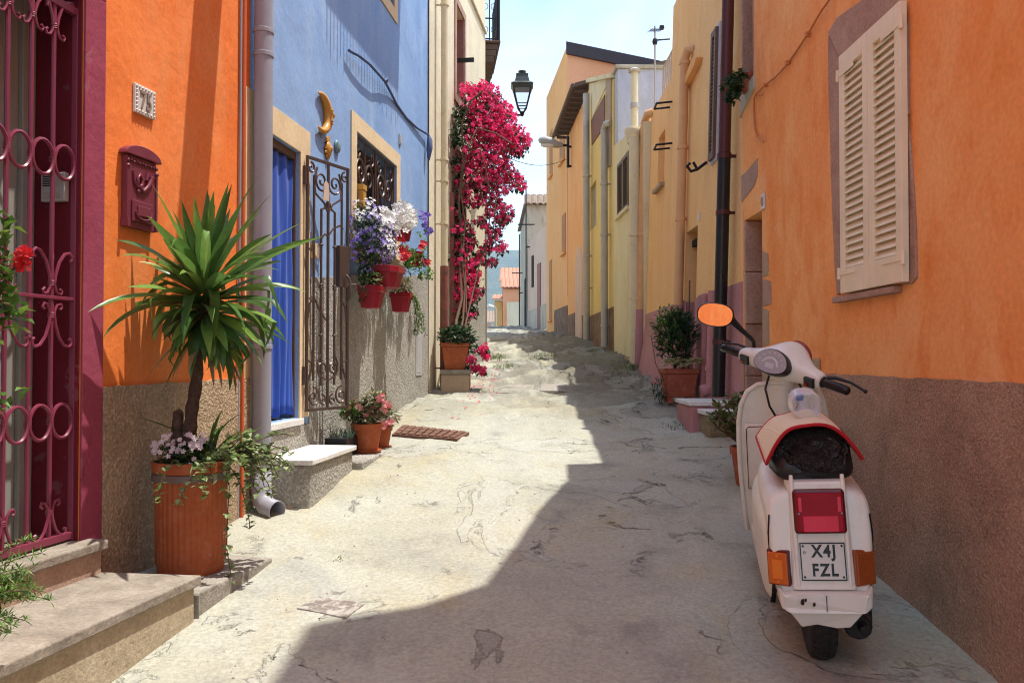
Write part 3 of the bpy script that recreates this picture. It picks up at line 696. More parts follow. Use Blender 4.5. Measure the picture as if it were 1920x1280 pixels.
mb = MB(); rnd = random.Random(5)
for i in range(165):
    f = i / 165; az = i * 2.39996 + rnd.uniform(-.35, .35); el = R(84 - 128 * f ** .85 + rnd.uniform(-16, 16))
    L = .9 * (.32 + .24 * math.sin(math.pi * min(1, f * 1.15 + .1))) * rnd.uniform(.75, 1.15)
    dr = R(rnd.uniform(6, 28) + 62 * max(0, math.cos(el)) * rnd.uniform(.0, 1.3) * min(1, f * 1.6)) if f > .2 else R(rnd.uniform(0, 12))
    wallward = math.cos(az) * -.978 + math.sin(az) * .208
    if wallward > .45: L *= .62
    mb.blade(crown + V((math.cos(az) * .03, math.sin(az) * .03, .10 - .26 * f)), az, el, L, rnd.uniform(.046, .068), dr, 10, rnd.uniform(-1.1, 1.1), kink=(rnd.uniform(.35, .75), rnd.uniform(.6, 1.5)) if f > .25 and rnd.random() < .22 else None)
obj('leaves', mb, m_yuc, py, smooth=70, fix=False)
mb = MB()
for i in range(16):
    az = rnd.uniform(0, 6.28); mb.blade(crown + V((math.cos(az) * .03, math.sin(az) * .03, -.14 - .06 * rnd.random())), az, R(rnd.uniform(-60, -30)), rnd.uniform(.18, .34), rnd.uniform(.02, .035), R(rnd.uniform(20, 60)), 7, rnd.uniform(-1.5, 1.5))
obj('dead_leaves', mb, leafmat('straw_leaf', (.22, .15, .06), (.32, .23, .10), (.16, .10, .05)), py, smooth=70, fix=False)
mb = MB()
for i in range(22):
    az = rnd.uniform(-2.2, 1.6); mb.blade(b0 + V((.07 + rnd.uniform(-.04, .04), rnd.uniform(-.06, .06), .0)), az, R(rnd.uniform(25, 85)), rnd.uniform(.16, .40), .022, R(rnd.uniform(10, 110)), 7, rnd.uniform(-.4, .4))
mb.blade(b0 + V((-.03, 0, .15)), 3.6, R(25), .2, .03, .1)
obj('side_shoots', mb, m_yuc, py, smooth=70, fix=False)
def trail(mb, p, d, n, step, lf, size, rnd, grav=.25, spread=1., stem=None):
    p = V(p); d = V(d).normalized(); pts = [p.copy()]
    for i in range(n):
        d = (d + V((rnd.uniform(-.4, .4) * spread, rnd.uniform(-.4, .4) * spread, -grav + rnd.uniform(-.15, .15)))).normalized(); p = p + d * step; pts.append(p.copy())
        for q in range(lf):
            v = V((rnd.uniform(-1, 1), rnd.uniform(-1, 1), rnd.uniform(-.4, .9))); sz = size * rnd.uniform(.6, 1.2)
            mb.leaf(p, v, sz, sz * .9, fold=.1, curl=.25)
    if stem is not None: stem.tube(pts, .0022, 5)
mb = MB(); ms = MB()
for i in range(26):
    a = rnd.uniform(-1.5, .9); p = PC + V((math.cos(a) * pr * .95, math.sin(a) * pr * .95, ph + rnd.uniform(-.01, .02)))
    trail(mb, p, (math.cos(a), math.sin(a), .9), rnd.randint(6, 12), .026, 3, .034, rnd, .16 + .2 * rnd.random(), 1., ms)
for i in range(8): trail(mb, PC + V((pr * .9, rnd.uniform(-.1, .1), ph + .02)), (1, .2, .7), 11, .03, 3, .034, rnd, .15, 1, ms)
trail(mb, PC + V((pr * .95, -.06, ph - .02)), (1, -.3, -.2), 19, .027, 2, .036, rnd, .6, .5, ms)
trail(mb, PC + V((pr * .95, .03, ph - .02)), (1, -.2, -.2), 12, .027, 3, .034, rnd, .5, .6, ms)
obj('ivy_leaves', mb, m_ivy, py, fix=False); obj('ivy_stems', ms, m_stem, py)
mb = MB(); mf = MB()
for i in range(420):
    a = rnd.uniform(2.2, 6.0); q = rnd.uniform(.2, 1.02) * pr; p = PC + V((math.cos(a) * q, math.sin(a) * q, ph + rnd.uniform(-.03, .07)))
    mb.leaf(p, (rnd.uniform(-1, 1), rnd.uniform(-1, 1), rnd.uniform(-.2, 1)), rnd.uniform(.02, .035), .018)
for (u, v) in ((288, 840), (300, 832), (294, 848), (318, 832), (326, 850), (322, 842), (345, 828), (355, 822), (362, 832), (370, 838), (350, 838), (378, 830), (312, 820), (362, 866), (372, 822)):
    c = at(u, v, 3.55)
    for k in range(5): mf.bloom(c + V((rnd.uniform(-.022, .022), rnd.uniform(-.02, .03), rnd.uniform(-.018, .018))), (rnd.uniform(-.5, .6), -1, rnd.uniform(0, 1)), .0125, 5, .15)
obj('undergrowth', mb, m_dkgreen, py, fix=False); obj('blossoms', mf, m_palepinkf, py, fix=False)

# ---- plants reaching in at the left edge
def bush(name, label, cat, stems, leafm, size, lsize, rnd, flowers=None, fm=None, fs=.03, nl=8, fname='flowers'):
    o = thing(name, label, cat, stems[0][0])
    ms = MB(); ml = MB()
    for st in stems:
        P = [V(p) for p in st]; ms.tube(P, [.006 * (1 - .6 * i / len(P)) for i in range(len(P))], 6)
        for a, b_ in zip(P, P[1:]):
            for k in range(nl):
                p = a.lerp(b_, rnd.random()) + V((rnd.uniform(-1, 1), rnd.uniform(-1, 1), rnd.uniform(-1, 1))) * size
                ml.leaf(p, (rnd.uniform(-1, 1), rnd.uniform(-1, 1), rnd.uniform(-.3, .8)), lsize * rnd.uniform(.7, 1.25), lsize * .5, curl=.2)
    obj('stems', ms, m_stem, o, smooth=60); obj('leaves', ml, leafm, o, fix=False)
    if flowers:
        mf = MB()
        for p in flowers:
            for k in range(4): mf.bloom(V(p) + V((rnd.uniform(-.3, .3), rnd.uniform(-.3, .3), rnd.uniform(-.3, .3))) * fs, (rnd.uniform(-.6, .6), -1, rnd.uniform(-.5, .8)), fs, 5, .5)
        obj(fname, mf, fm, o, fix=False)
    return o
rl = random.Random(3)
zf0 = zF
bush('mandevilla', 'climbing plant with a red trumpet flower by the gate at the left edge', 'plant',
     [[at(-75, 1178, 2.65), at(-60, 800, 2.65), at(-30, 640, 2.65), at(10, 480, 2.62), at(8, 420, 2.62)], [at(-60, 800, 2.65), at(-30, 770, 2.68), at(12, 752, 2.66)],
      [at(-60, 700, 2.7), at(-20, 620, 2.66), at(18, 590, 2.64), at(22, 560, 2.64)], [at(-30, 640, 2.65), at(0, 540, 2.62), at(28, 500, 2.6)]],
     m_green, .034, .062, rl, [at(44, 478, 2.6), at(42, 496, 2.6)], m_redf, .026, 17)
mb = MB(); ms = MB()
fb = V((-1.50, 2.18, zF + .14))
for i in range(46):
    az = rl.uniform(-2.2, 1.6); p = V(fb) + V((rl.uniform(-.05, .05), rl.uniform(-.08, .08), rl.uniform(-.02, .1))); d = V((math.cos(az), math.sin(az) * .6, rl.uniform(.2, 1.3))).normalized(); pts = [p.copy()]
    for k in range(11):
        d = (d + V((0, 0, -.085))).normalized(); p = p + d * .019; pts.append(p.copy())
        if k > 1:
            for q in range(9): mb.leaf(p, (rl.uniform(-1, 1), rl.uniform(-1, 1), rl.uniform(-.6, 1)), rl.uniform(.018, .034), .0048)
    ms.tube(pts, .0015, 5)
fe = thing('fern', 'feathery light green fern spilling over the stone step, lower left corner', 'fern', fb); obj('fronds', mb, m_green, fe, fix=False); obj('stems', ms, m_stem, fe)
mb = MB(); mb.lathe(V((fb.x, fb.y, zF)), [(.06, 0), (.08, .12), (.09, .12), (.09, .14), (.02, .14)], 24); obj('pot', mb, m_terra, fe, smooth=30)
# ================================================================== LEFT: blue house
zdt = L2.uv(560, 285, 0)[1]; zdb = L2.uv(560, 783, 0)[1]; sd1 = L2.S(560, 0, 500); sd0 = max(.06, L2.S(466, 0, 500))
sw0 = L2.S(667, 0, 300); sw1 = L2.S(742, 0, 300); zwt = L2.uv(668, 247, 0)[1]; zwb = L2.uv(662, 457, 0)[1]
su1 = L2.S(738, 0, 10); zub = L2.uv(737, 14, 0)[1]
h2, _ = house('blue_house', 'blue stucco house with cream door and window trims and a roughcast base', L2, m_blue, [(0, 7), (L2.len, 7)],
              [(sd0, sd1, zdb, zdt), (sw0, sw1, zwb, zwt), (su1 - .9, su1, zub, zub + 1.1)], 4., .20, s0=.005, s1=L2.len - .06)
mb = L2.mb(); mb.box(L2.len - .058, L2.len, -.5, .004, -.5, 7); obj('corner_strip', mb, m_cream, h2)
def frame(W, name, s0, s1, z0, z1, w, mat, parent, bottom=True, d=.012, wb=None):
    mb = W.mb(); wb = wb or w
    mb.box(s0 - w, s0, .001, d, (z0 - wb) if bottom else z0, z1 + w); mb.box(s1, s1 + w, .001, d, (z0 - wb) if bottom else z0, z1 + w)
    mb.box(s0 + .0005, s1 - .0005, .001, d, z1, z1 + w)
    if bottom: mb.box(s0 + .0005, s1 - .0005, .001, d, z0 - wb, z0)
    return obj(name, mb, mat, parent, bevel=.002)
wt = L2.uv(505, 197)[1] - L2.uv(505, 246)[1]
frame(L2, 'door_surround', sd0, sd1, zdb, zdt, abs(L2.S(578, 0, 500) - sd1), m_trim, h2, False)
frame(L2, 'window_surround', sw0, sw1, zwb, zwt, abs(sw0 - L2.S(657, 0, 300)), m_trim, h2)
frame(L2, 'window_surround', su1 - .9, su1, zub, zub + 1.1, .11, m_trim, h2)
# roughcast base with a stepped top following the lane uphill, cut round the door
zq = lambda s: L2.uv(585, 520, .014)[1] + (s - L2.S(585, .014, 520)) * .105
mb = L2.mb(); sdo = L2.S(579, 0, 500)
wall_mesh(mb, sdo, L2.len - .06, -.6, [(sdo, zq(sdo)), (sw0 - .12, zq(sw0 - .12)), (sw0 - .119, min(zq(sw0), zwb - .13)), (sw1 + .12, min(zq(sw1), zwb - .13)), (sw1 + .121, zq(sw1)), (L2.len - .06, zq(L2.len))], [], 0, .014, False, .014)
wall_mesh(mb, .01, sdo - .001, -.6, [(.01, zdb - .05), (sdo - .001, zdb - .05)], [], 0, .012, False, .013)
obj('roughcast_base', mb, m_rc_grey, h2, doubles=True)
# door inside: brown frame, dark room behind a blue curtain
mb = L2.mb()
for a, b_ in ((sd1 - .014, sd1 - .002), (sd0 + .002, sd0 + .03)): mb.box(a, b_, -.05, -.02, zdb, zdt - .002)
mb.box(sd0 + .031, sd1 - .023, -.07, -.02, zdt - .05, zdt - .003); obj('door_frame', mb, m_shut_b, h2, bevel=.003)
mb = L2.mb(); mb.box(sd0 - .02, sd1 + .02, -.19, .035, zdb - .042, zdb - .002); obj('door_sill', mb, m_marble, h2, bevel=.004)
mb = L2.mb(); P = []
for i in range(70):
    q = i / 69; a = sd0 + .03 + (sd1 - sd0 - .052) * q; row = []
    for j in range(26):
        g = j / 25; amp = .016 + .012 * g
        row.append((a + .01 * math.sin(j * .5 + i * .2), -.040 + amp * .8 * math.sin(q * 33 + 1.1 * math.sin(g * 3 + q * 4)) * (.6 + .5 * noise.noise((q * 7, g * 1.5, 3.))) + .007 * math.sin(q * 83 + g * 6) * g, zdt - .055 - (zdt - zdb - .085) * g + .01 * math.sin(q * 17) * g))
    P.append(row)
mb.grid(P); tag(obj('door_curtain', mb, m_cloth, smooth=80, fix=False, solid=.003), 'deep blue curtain hanging in the doorway of the blue house', 'curtain')
# marble sill and grey window with its iron grille
mb = L2.mb(); mb.box(sw0 - .14, sw1 + .14, -.19, .075, zwb - .04, zwb + .002); obj('window_sill', mb, m_beige_st, h2, bevel=.004)
mb = L2.mb()
for a, b_ in ((sw0 + .002, sw0 + .06), ((sw0 + sw1) / 2 - .03, (sw0 + sw1) / 2 + .03), (sw1 - .06, sw1 - .002)): mb.box(a, b_, -.19, -.14, zwb + .004, zwt - .004)
for z in (zwb + .004, zwt - .064): mb.box(sw0 + .003, sw1 - .003, -.188, -.142, z, z + .06)
obj('window_frame', mb, m_shut_b, h2)
mb = L2.mb(); mb.box(sw0 + .06, sw1 - .06, -.185, -.18, zwb, zwt); obj('window_pane', mb, m_dark, h2)
mb = L2.mb(); mb.box(su1 - .89, su1 - .01, -.19, -.15, zub, zub + 1.1); obj('upper_shutter', mb, m_shut_b, h2)
def spiral(cx, cz, r0, turns, a0, sg=1, n=26):
    return [(cx + sg * r0 * (1 - i / n * .86) * math.cos(R(a0) + turns * 6.28318 * i / n), cz + r0 * (1 - i / n * .86) * math.sin(R(a0) + turns * 6.28318 * i / n)) for i in range(n + 1)]
# grille
gr = thing('window_grille', 'wrought iron scroll grille over the window of the blue house', 'grille', L2.T((sw0 + sw1) / 2, .0, zwb))
mb = L2.mb(); d = -.02
for a in (sw0 + .012, (sw0 + sw1) / 2, sw1 - .012): mb.box(a - .009, a + .009, d - .008, d + .008, zwb + .005, zwt - .006)
for z in (zwb + .02, zwt - .016): mb.box(sw0 + .022, (sw0 + sw1) / 2 - .01, d - .007, d + .007, z - .008, z + .008); mb.box((sw0 + sw1) / 2 + .01, sw1 - .022, d - .007, d + .007, z - .008, z + .008)
obj('grille_frame', mb, m_iron_b, gr, bevel=.002)
hw = (sw1 - sw0) / 2; hz = zwt - zwb
for c0, sg in ((sw0 + hw * .5, 1), (sw0 + hw * 1.5, -1)):
    for q in (-1, 1):
        scroll('scroll', L2, d, [(c0 + q * hw * .40, zwb + hz * .38)] + [(c0 + q * hw * .38, zwb + hz * .55)] + spiral(c0 + q * hw * .19, zwb + hz * .68, hw * .21, 1.6, 0 if q > 0 else 0, q), .010, m_iron_b, gr)
        scroll('scroll', L2, d, spiral(c0 + q * hw * .32, zwb + hz * .88, hw * .12, 1.2, 200, q, 14), .008, m_iron_b, gr)
        scroll('scroll', L2, d, [(c0 + q * hw * .03, zwb + hz * .5), (c0 + q * hw * .10, zwb + hz * .42), (c0 + q * hw * .22, zwb + hz * .36), (c0 + q * hw * .26, zwb + hz * .44), (c0 + q * hw * .2, zwb + hz * .46)], .009, m_iron_b, gr)
    for k in range(4):
        mb = L2.mb(); a = c0 + hw * (-.36 + .24 * k); mb.tube([(a, d, zwb + .02), (a, d, zwb + hz * (.40 if k in (0, 3) else .5))], .008, 8); obj('bar', mb, m_iron_b, gr, smooth=40)
    mb = L2.mb(); mb.tube([(c0, d, zwb + .02), (c0, d, zwt - .02)], .007, 8); obj('bar', mb, m_iron_b, gr, smooth=40)
# small yellow ornament hanging in the grille
mb = L2.mb(); a, z = L2.uv(676, 360, .02); mb.prism([(a - .05, z + .01), (a + .05, z + .01), (a + .045, z + .055), (a - .045, z + .055)], .0, .06); mb.prism([(a - .03, z - .12), (a + .03, z - .12), (a + .045, z + .009), (a - .045, z + .009)], .005, .055)
mb.tube([(a + .05, .03, z + .04), (a + .09, .03, z + .02), (a + .08, .03, z - .04), (a + .045, .03, z - .05)], .008, 6)
tag(obj('ornamental_jug', mb, paint('ochre_glaze', (.5, .27, .05), .35), bevel=.004), 'ochre ceramic jug hung on the window grille', 'ornament')

# ---- unseen balcony added for its shadow on the blue wall, balusters dropped for streaks
zsh = L2.uv(745, 175)[1]; ssh = L2.S(747, 0, 60); al, dn = dk(L2, .5)
bs1 = ssh + al; bz = zsh + dn; bs0 = bs1 - 2.0
mb = L2.mb(); mb.box(bs0, bs1, -.05, .5, bz, bz + .12); obj('shadow_balcony_slab', mb, m_trim, h2, bevel=.01)
mb = L2.mb()
for k in range(27):
    a = bs0 + .04 + (bs1 - bs0 - .06) * k / 26
    mb.tube([(a, .52, bz - .17 - .09 * (k % 2)), (a, .52, bz + .95)], .009, 6)
mb.box(bs0, bs1, .505, .535, bz + .95, bz + .98); obj('shadow_balcony_railing', mb, m_iron_k, h2)

# ---- moon, little masks
def mk(t): return paint(t[0], t[1], .5, 0, t[2], .7, bump=.3)
m_moon = paint('ochre_ceramic', (.56, .27, .05), .35, 0, (.4, .16, .03), .6, bump=.3)
ma, mz = L2.uv(602, 215, .0); mr = (L2.uv(602, 176)[1] - L2.uv(602, 254)[1]) / 2
mb = L2.mb(); n = 26; out = []
for i in range(n + 1):
    q = i / n; an = R(112 - 224 * q); out.append((q, ma + mr * (.95 * math.cos(an) - .4), mz + mr * math.sin(an) * .86))
mb.tube([(x, .022, z) for q, x, z in out], [.006 + .030 * math.sin(math.pi * q) ** .9 for q, x, z in out], 12)
mn = thing('crescent_moon_plaque', 'ochre ceramic crescent moon with a face on the blue wall', 'wall ornament', L2.T(ma, .0, mz - mr))
obj('crescent', mb, m_moon, mn, smooth=70)
mb = L2.mb(); fx = ma + mr * .55
mb.tube([(fx - .02, .062, mz + .035), (fx - .022, .075, mz + .0), (fx - .018, .066, mz - .01)], [.004, .009, .005], 8)
for q in (.045, -.03, -.05): mb.ball((fx - .012, .060, mz + q), .012, .008, .006 if q < 0 else .008)
obj('face', mb, m_moon, mn, smooth=70)
a, z = L2.uv(612, 280, .0); mb = L2.mb(); mb.ball((a, .015, z), .045, .022, .055, 12, 8); mb.ball((a, .035, z), .010, .014, .02); mb.prism([(a - .04, z + .045), (a, z + .095), (a + .04, z + .045)], .002, .02)
for k in range(7): mb.ball((a + .05 * math.cos(R(180 + k * 30)), .01, z + .06 * math.sin(R(180 + k * 30))), .011, .01, .012, 6, 4)
tag(obj('sun_mask', mb, m_moon, smooth=60), 'small ochre sun mask below the crescent moon', 'wall ornament')
a, z = L2.uv(630, 275, .0); mb = L2.mb(); mb.ball((a, .01, z), .055, .02, .05, 14, 8)
for k in range(8): mb.tube([(a, .018, z - .03), (a + .05 * math.cos(R(30 + k * 17)), .02, z - .01 + .045 * math.sin(R(30 + k * 17)))], .006, 6)
tag(obj('shell_ornament', mb, paint('teal_glaze', (.16, .26, .30), .3), smooth=60), 'small grey green ceramic shell beside the sun mask', 'wall ornament')
a, z = L2.uv(749, 262, 0); mb = L2.mb(); mb.box(a - .035, a + .035, .001, .012, z - .05, z + .05); mb.box(a - .025, a + .025, .012, .016, z - .035, z + .035); tag(obj('small_tile', mb, m_grey_box, bevel=.002), 'tiny grey tile high beside the window of the blue house', 'house number')
a, z = L2.uv(785, 664, .015); mb = L2.mb(); mb.box(a - .13, a + .13, .01, .022, z - .22, z + .22); o = tag(obj('meter_cover', mb, m_grey_box, bevel=.003), 'pale grey meter cover set in the roughcast wall', 'meter cover')
mb = L2.mb(); mb.box(a - .10, a + .10, .0, .0245, z - .19, z + .19); mb.lathe(L2.T(a, 0, z), [(0, 0)], 3) if 0 else None; obj('lid', mb, m_grey_box, o, bevel=.002)
# blue cable drooping over the wall
cp = [(658, 95), (672, 105), (690, 121), (708, 140), (722, 152), (737, 172), (752, 196), (770, 221), (788, 240), (806, 253)]
mb = L2.mb(); pts = []
for i, (u, v) in enumerate(cp): a, z = L2.uv(u, v, .05); pts.append((a, .035 + .03 * math.sin(i * .7), z))
mb.tube(pts, .012, 8); mb.tube([pts[4], (pts[4][0] + .03, .06, pts[4][2] + .03), (pts[4][0] + .06, .04, pts[4][2])], .014, 8)
e = pts[-1]; mb.tube([e, (e[0], .05, e[2] - .06), (e[0] - .02, .05, e[2] - .16), (e[0] - .01, .04, e[2] - .28)], [.012, .03, .035, .012], 8)
tag(obj('blue_cable', mb, m_cable_b, smooth=60), 'blue painted cable drooping across the upper blue wall', 'cable')
pipe('black_cable', 'thin black cable running up the corner of the blue house', L2, [(L2.len - .075, .012, 0.9), (L2.len - .07, .012, 2.2), (L2.len - .08, .014, 3.4), (L2.len - .07, .012, 7)], .007, m_wire, cat='cable')

# ---- the open iron gate (hinged at the far jamb, swung out)
hp = L2.at(573, 700, .03); GW = Wall(hp.x, hp.y, hp.x + .497, hp.y + 1, 1)
zgt = GW.uv(573, 290)[1]; zgb = GW.uv(573, 772)[1]; gw = GW.S(653, 0, 500)
og = thing('iron_gate', 'brown wrought iron door gate with spirals, swung open beside the blue curtain', 'gate', hp)
mb = GW.mb()
for a in (.009, gw - .009): mb.box(a - .009, a + .009, -.009, .009, zgb, zgt)
for z in (zgb + .01, zgt - .01): mb.box(.022, gw - .022, -.009, .009, z - .01, z + .01)
obj('gate_frame', mb, m_iron_b, og, bevel=.002)
GH = zgt - zgb; zz = lambda q: zgb + GH * q
for f, lo, hi in ((.17, .12, .93), (.34, .10, .80), (.5, .0, 1.), (.66, .10, .80), (.83, .12, .93)):
    mb = GW.mb(); mb.tube([(gw * f, 0, zz(lo)), (gw * f, 0, zz(hi))], .0085 if f != .5 else .0105, 8); obj('bar', mb, m_iron_b, og, smooth=40)
    if f in (.34, .66):
        for q in (.50, .49, .30, .66):
            mb = GW.mb(); mb.ball((gw * f, 0, zz(q)), .016, .016, .011, 8, 6); obj('knuckle', mb, m_iron_b, og, smooth=60)
for q in (-1, 1):
    c = gw * .5
    S_ = lambda pts, r=.0075: scroll('scroll', GW, 0, pts, r, m_iron_b, og)
    S_(spiral(c + q * gw * .16, zz(.915), gw * .17, 1.6, 180, q)); S_([(c + q * gw * .02, zz(.80)), (c + q * gw * .1, zz(.83)), (c + q * gw * .30, zz(.86)), (c + q * gw * .33, zz(.91)), (c + q * gw * .26, zz(.965))])
    S_(spiral(c + q * gw * .40, zz(.955), gw * .09, 1.2, 90, q, 14)); S_([(c + q * gw * .17, zz(.80)), (c + q * gw * .08, zz(.81)), (c + q * gw * .03, zz(.835))])
    S_(spiral(c + q * gw * .12, zz(.165), gw * .13, 1.5, 270, q)); S_(spiral(c + q * gw * .33, zz(.055), gw * .15, 1.5, 90, q)); S_(spiral(c + q * gw * .12, zz(.04), gw * .09, 1.2, 90, q, 14))
    S_([(c + q * gw * .48, zz(.05)), (c + q * gw * .45, zz(.12)), (c + q * gw * .36, zz(.17)), (c + q * gw * .35, zz(.24))]); S_([(c + q * gw * .02, zz(.12)), (c + q * gw * .2, zz(.14)), (c + q * gw * .24, zz(.19)), (c + q * gw * .15, zz(.23))])
    S_([(c + q * gw * .46, zz(.20)), (c + q * gw * .36, zz(.19)), (c + q * gw * .33, zz(.23))]); S_([(c + q * gw * .47, zz(.64)), (c + q * gw * .38, zz(.63)), (c + q * gw * .34, zz(.67))]); S_([(c + q * gw * .46, zz(.36)), (c + q * gw * .42, zz(.42)), (c + q * gw * .35, zz(.44))])
S_([(gw * .36, zz(.69)), (gw * .42, zz(.705)), (gw * .5, zz(.70)), (gw * .62, zz(.735)), (gw * .80, zz(.755)), (gw * .86, zz(.74))]); S_([(gw * .08, zz(.44)), (gw * .16, zz(.455)), (gw * .3, zz(.40)), (gw * .46, zz(.36))])
mb = GW.mb(); mb.box(gw * .73, gw * .94, -.02, .02, zz(.50), zz(.67)); obj('lock_box', mb, m_iron_b, og, bevel=.004)
mb = GW.mb(); mb.tube([(gw * .86, .03, zz(.55)), (gw * .87, .06, zz(.53)), (gw * .865, .06, zz(.46)), (gw * .85, .035, zz(.43))], .009, 8); mb.tube([(gw * .9, .0, zz(.51)), (gw * 1.1, .03, zz(.515))], .008, 8); obj('handle', mb, m_iron_b, og, smooth=50)
for q in (.92, .14):
    mb = GW.mb(); mb.tube([(-.012, -.005, zz(q) - .06), (-.012, -.005, zz(q) + .06)], .014, 8); obj('hinge', mb, m_iron_b, og, smooth=40)
# letter tag tied to the gate, and the small bell box on the wall behind it
mb = GW.mb(); mb.prism([(gw * .33, zz(.84)), (gw * .47, zz(.838)), (gw * .48, zz(.87)), (gw * .455, zz(.91)), (gw * .40, zz(.918)), (gw * .36, zz(.90)), (gw * .35, zz(.87))], .012, .018); tag(obj('paper_ornament', mb, paint('faded_paper', (.6, .45, .36), .8, 0, (.5, .2, .12), .6, sc=30)), 'faded paper ornament tied to the open iron gate', 'ornament')
a, z = L2.uv(582, 470, .0); mb = L2.mb(); mb.box(a - .03, a + .06, .001, .04, z - .05, z + .05); mb.lathe(L2.T(a + .015, .04, z - .01), [(.012, 0), (.012, .012), (.004, .014)], 10); tag(obj('door_bell', mb, m_trim, bevel=.004), 'small cream door bell box on the wall behind the open gate', 'door bell')

# ---- marble topped step, lower plinth
p = at(583, 862, 4.69); s0_ = (p - L2.o).dot(L2.t); d0_ = (p - L2.o).dot(L2.n); zs = p.z
p2 = at(660, 836, 5.47); s1_ = (p2 - L2.o).dot(L2.t)
st = thing('marble_step', 'roughcast step with a white marble top below the blue doorway', 'doorstep', L2.T((s0_ + s1_) / 2, d0_ / 2, zs - .3))
mb = L2.mb(); mb.box(s0_ - .01, s1_ + .01, .016, d0_ + .015, zs - .03, zs); obj('marble_top', mb, m_marble, st, bevel=.005)
mb = L2.mb(); mb.box(s0_ + .005, s1_ - .005, .016, d0_ - .005, zs - .8, zs - .0305); obj('step_body', mb, m_rc_grey, st, bevel=.02)
p3 = at(728, 846, 6.34); s2_ = (p3 - L2.o).dot(L2.t); d2_ = max(d0_, (p3 - L2.o).dot(L2.n)); zp = .775
mb = L2.mb(); mb.slab([(s1_ - .004, .016), (s2_, .016), (s2_, .395), (s1_ - .004, .385)], zp - .7, zp)
tag(obj('roughcast_plinth', mb, m_rc_grey, bevel=.015), 'low roughcast plinth carrying the flower pots past the marble step', 'plinth')

# ---- flower pots on the plinth
def flowerpot(c, r, h, mat, o, saucer=True, n=32):
    mb = MB(); mb.lathe(c, [(r * .68, .012 if saucer else 0), (r * .93, h * .8), (r * 1.02, h * .8), (r * 1.04, h), (r * .94, h), (r * .9, h * .9), (0.001, h * .9)], n); obj('pot', mb, mat, o, smooth=30)
    if saucer:
        mb = MB(); mb.lathe(c, [(r * .8, 0), (r * .98, .022), (r * .92, .022), (r * .7, .008)], n); obj('saucer', mb, mat, o, smooth=30)
    mb = MB(); mb.lathe(c, [(r * .93, h * .93), (.001, h * .96)], 16); obj('soil', mb, m_soil, o)
def clump(c, rx, ry, rz, n, size, mbs, rnd, fold=.2, wr=.6, top=0.):
    for i in range(n):
        while 1:
            q = V((rnd.uniform(-1, 1), rnd.uniform(-1, 1), rnd.uniform(-1, 1)))
            if .25 < q.length < 1: break
        p = V(c) + V((q.x * rx, q.y * ry, q.z * rz)); d = (V((q.x, q.y, q.z * .6 + .15 + top)) + V((rnd.uniform(-.6, .6), rnd.uniform(-.6, .6), rnd.uniform(-.5, .5))))
        s_ = size * rnd.uniform(.6, 1.25); mbs.leaf(p - d.normalized() * s_ * .5, d, s_, s_ * wr, fold=fold, curl=rnd.uniform(.05, .4))
def heads(mb, c, n, spread, size, rnd, k=5):
    for i in range(n): mb.bloom(V(c) + V((rnd.uniform(-1, 1), rnd.uniform(-1, 1), rnd.uniform(-1, 1))) * spread, (rnd.uniform(-.7, .9), -1, rnd.uniform(-.3, 1)), size * rnd.uniform(.8, 1.2), k, .3)
r4 = random.Random(21)
c1 = at(688, 849, 5.95); c1.z = zp; 
o = thing('begonia_pot', 'pink begonia in an orange terracotta pot, front one on the low plinth', 'potted plant', c1)
flowerpot(c1, .112, .21, m_terra, o)
mb = MB(); clump(c1 + V((-.02, -.02, .30)), .18, .13, .10, 230, .06, mb, r4); clump(c1 + V((.06, -.05, .36)), .10, .1, .1, 90, .06, mb, r4); obj('leaves', mb, m_redgreen, o, fix=False)
mb = MB(); clump(c1 + V((-.09, -.02, .30)), .13, .10, .07, 160, .045, mb, r4); obj('fresh_leaves', mb, m_green, o, fix=False)
mb = MB()
for (u, v) in ((712, 746), (716, 752), (722, 760), (730, 758), (722, 797), (728, 793), (700, 762), (672, 765), (718, 770), (736, 790), (690, 775)): heads(mb, at(u, v, 5.86), 5, .022, .018, r4, 4)
obj('blossoms', mb, m_pinkf, o, fix=False)
c2 = at(714, 838, 6.2); c2.z = zp
o = thing('begonia_pot', 'smaller terracotta pot half hidden behind the pink begonia', 'potted plant', c2)
flowerpot(c2, .085, .17, m_terra, o); mb = MB(); clump(c2 + V((.05, -.02, .24)), .1, .1, .09, 130, .05, mb, r4); obj('leaves', mb, m_redgreen, o, fix=False)
pb = L2.at(640, 836, .14); pb.z = zp
o = thing('black_planter', 'black plastic planter box with short shoots behind the marble step', 'planter', pb)
mb = L2.mb(); a = (pb - L2.o).dot(L2.t); mb.slab([(a - .12, .06), (a + .12, .06), (a + .12, .22), (a - .12, .22)], zp, zp + .13); obj('box', mb, m_black_pl, o, bevel=.008)
mb = MB()
for i in range(70): mb.blade(pb + V((r4.uniform(-.07, .08), r4.uniform(-.11, .11), .12)), r4.uniform(0, 6.3), R(r4.uniform(50, 90)), r4.uniform(.04, .1), .008, R(30), 3)
obj('shoots', mb, m_grgreen, o, fix=False)

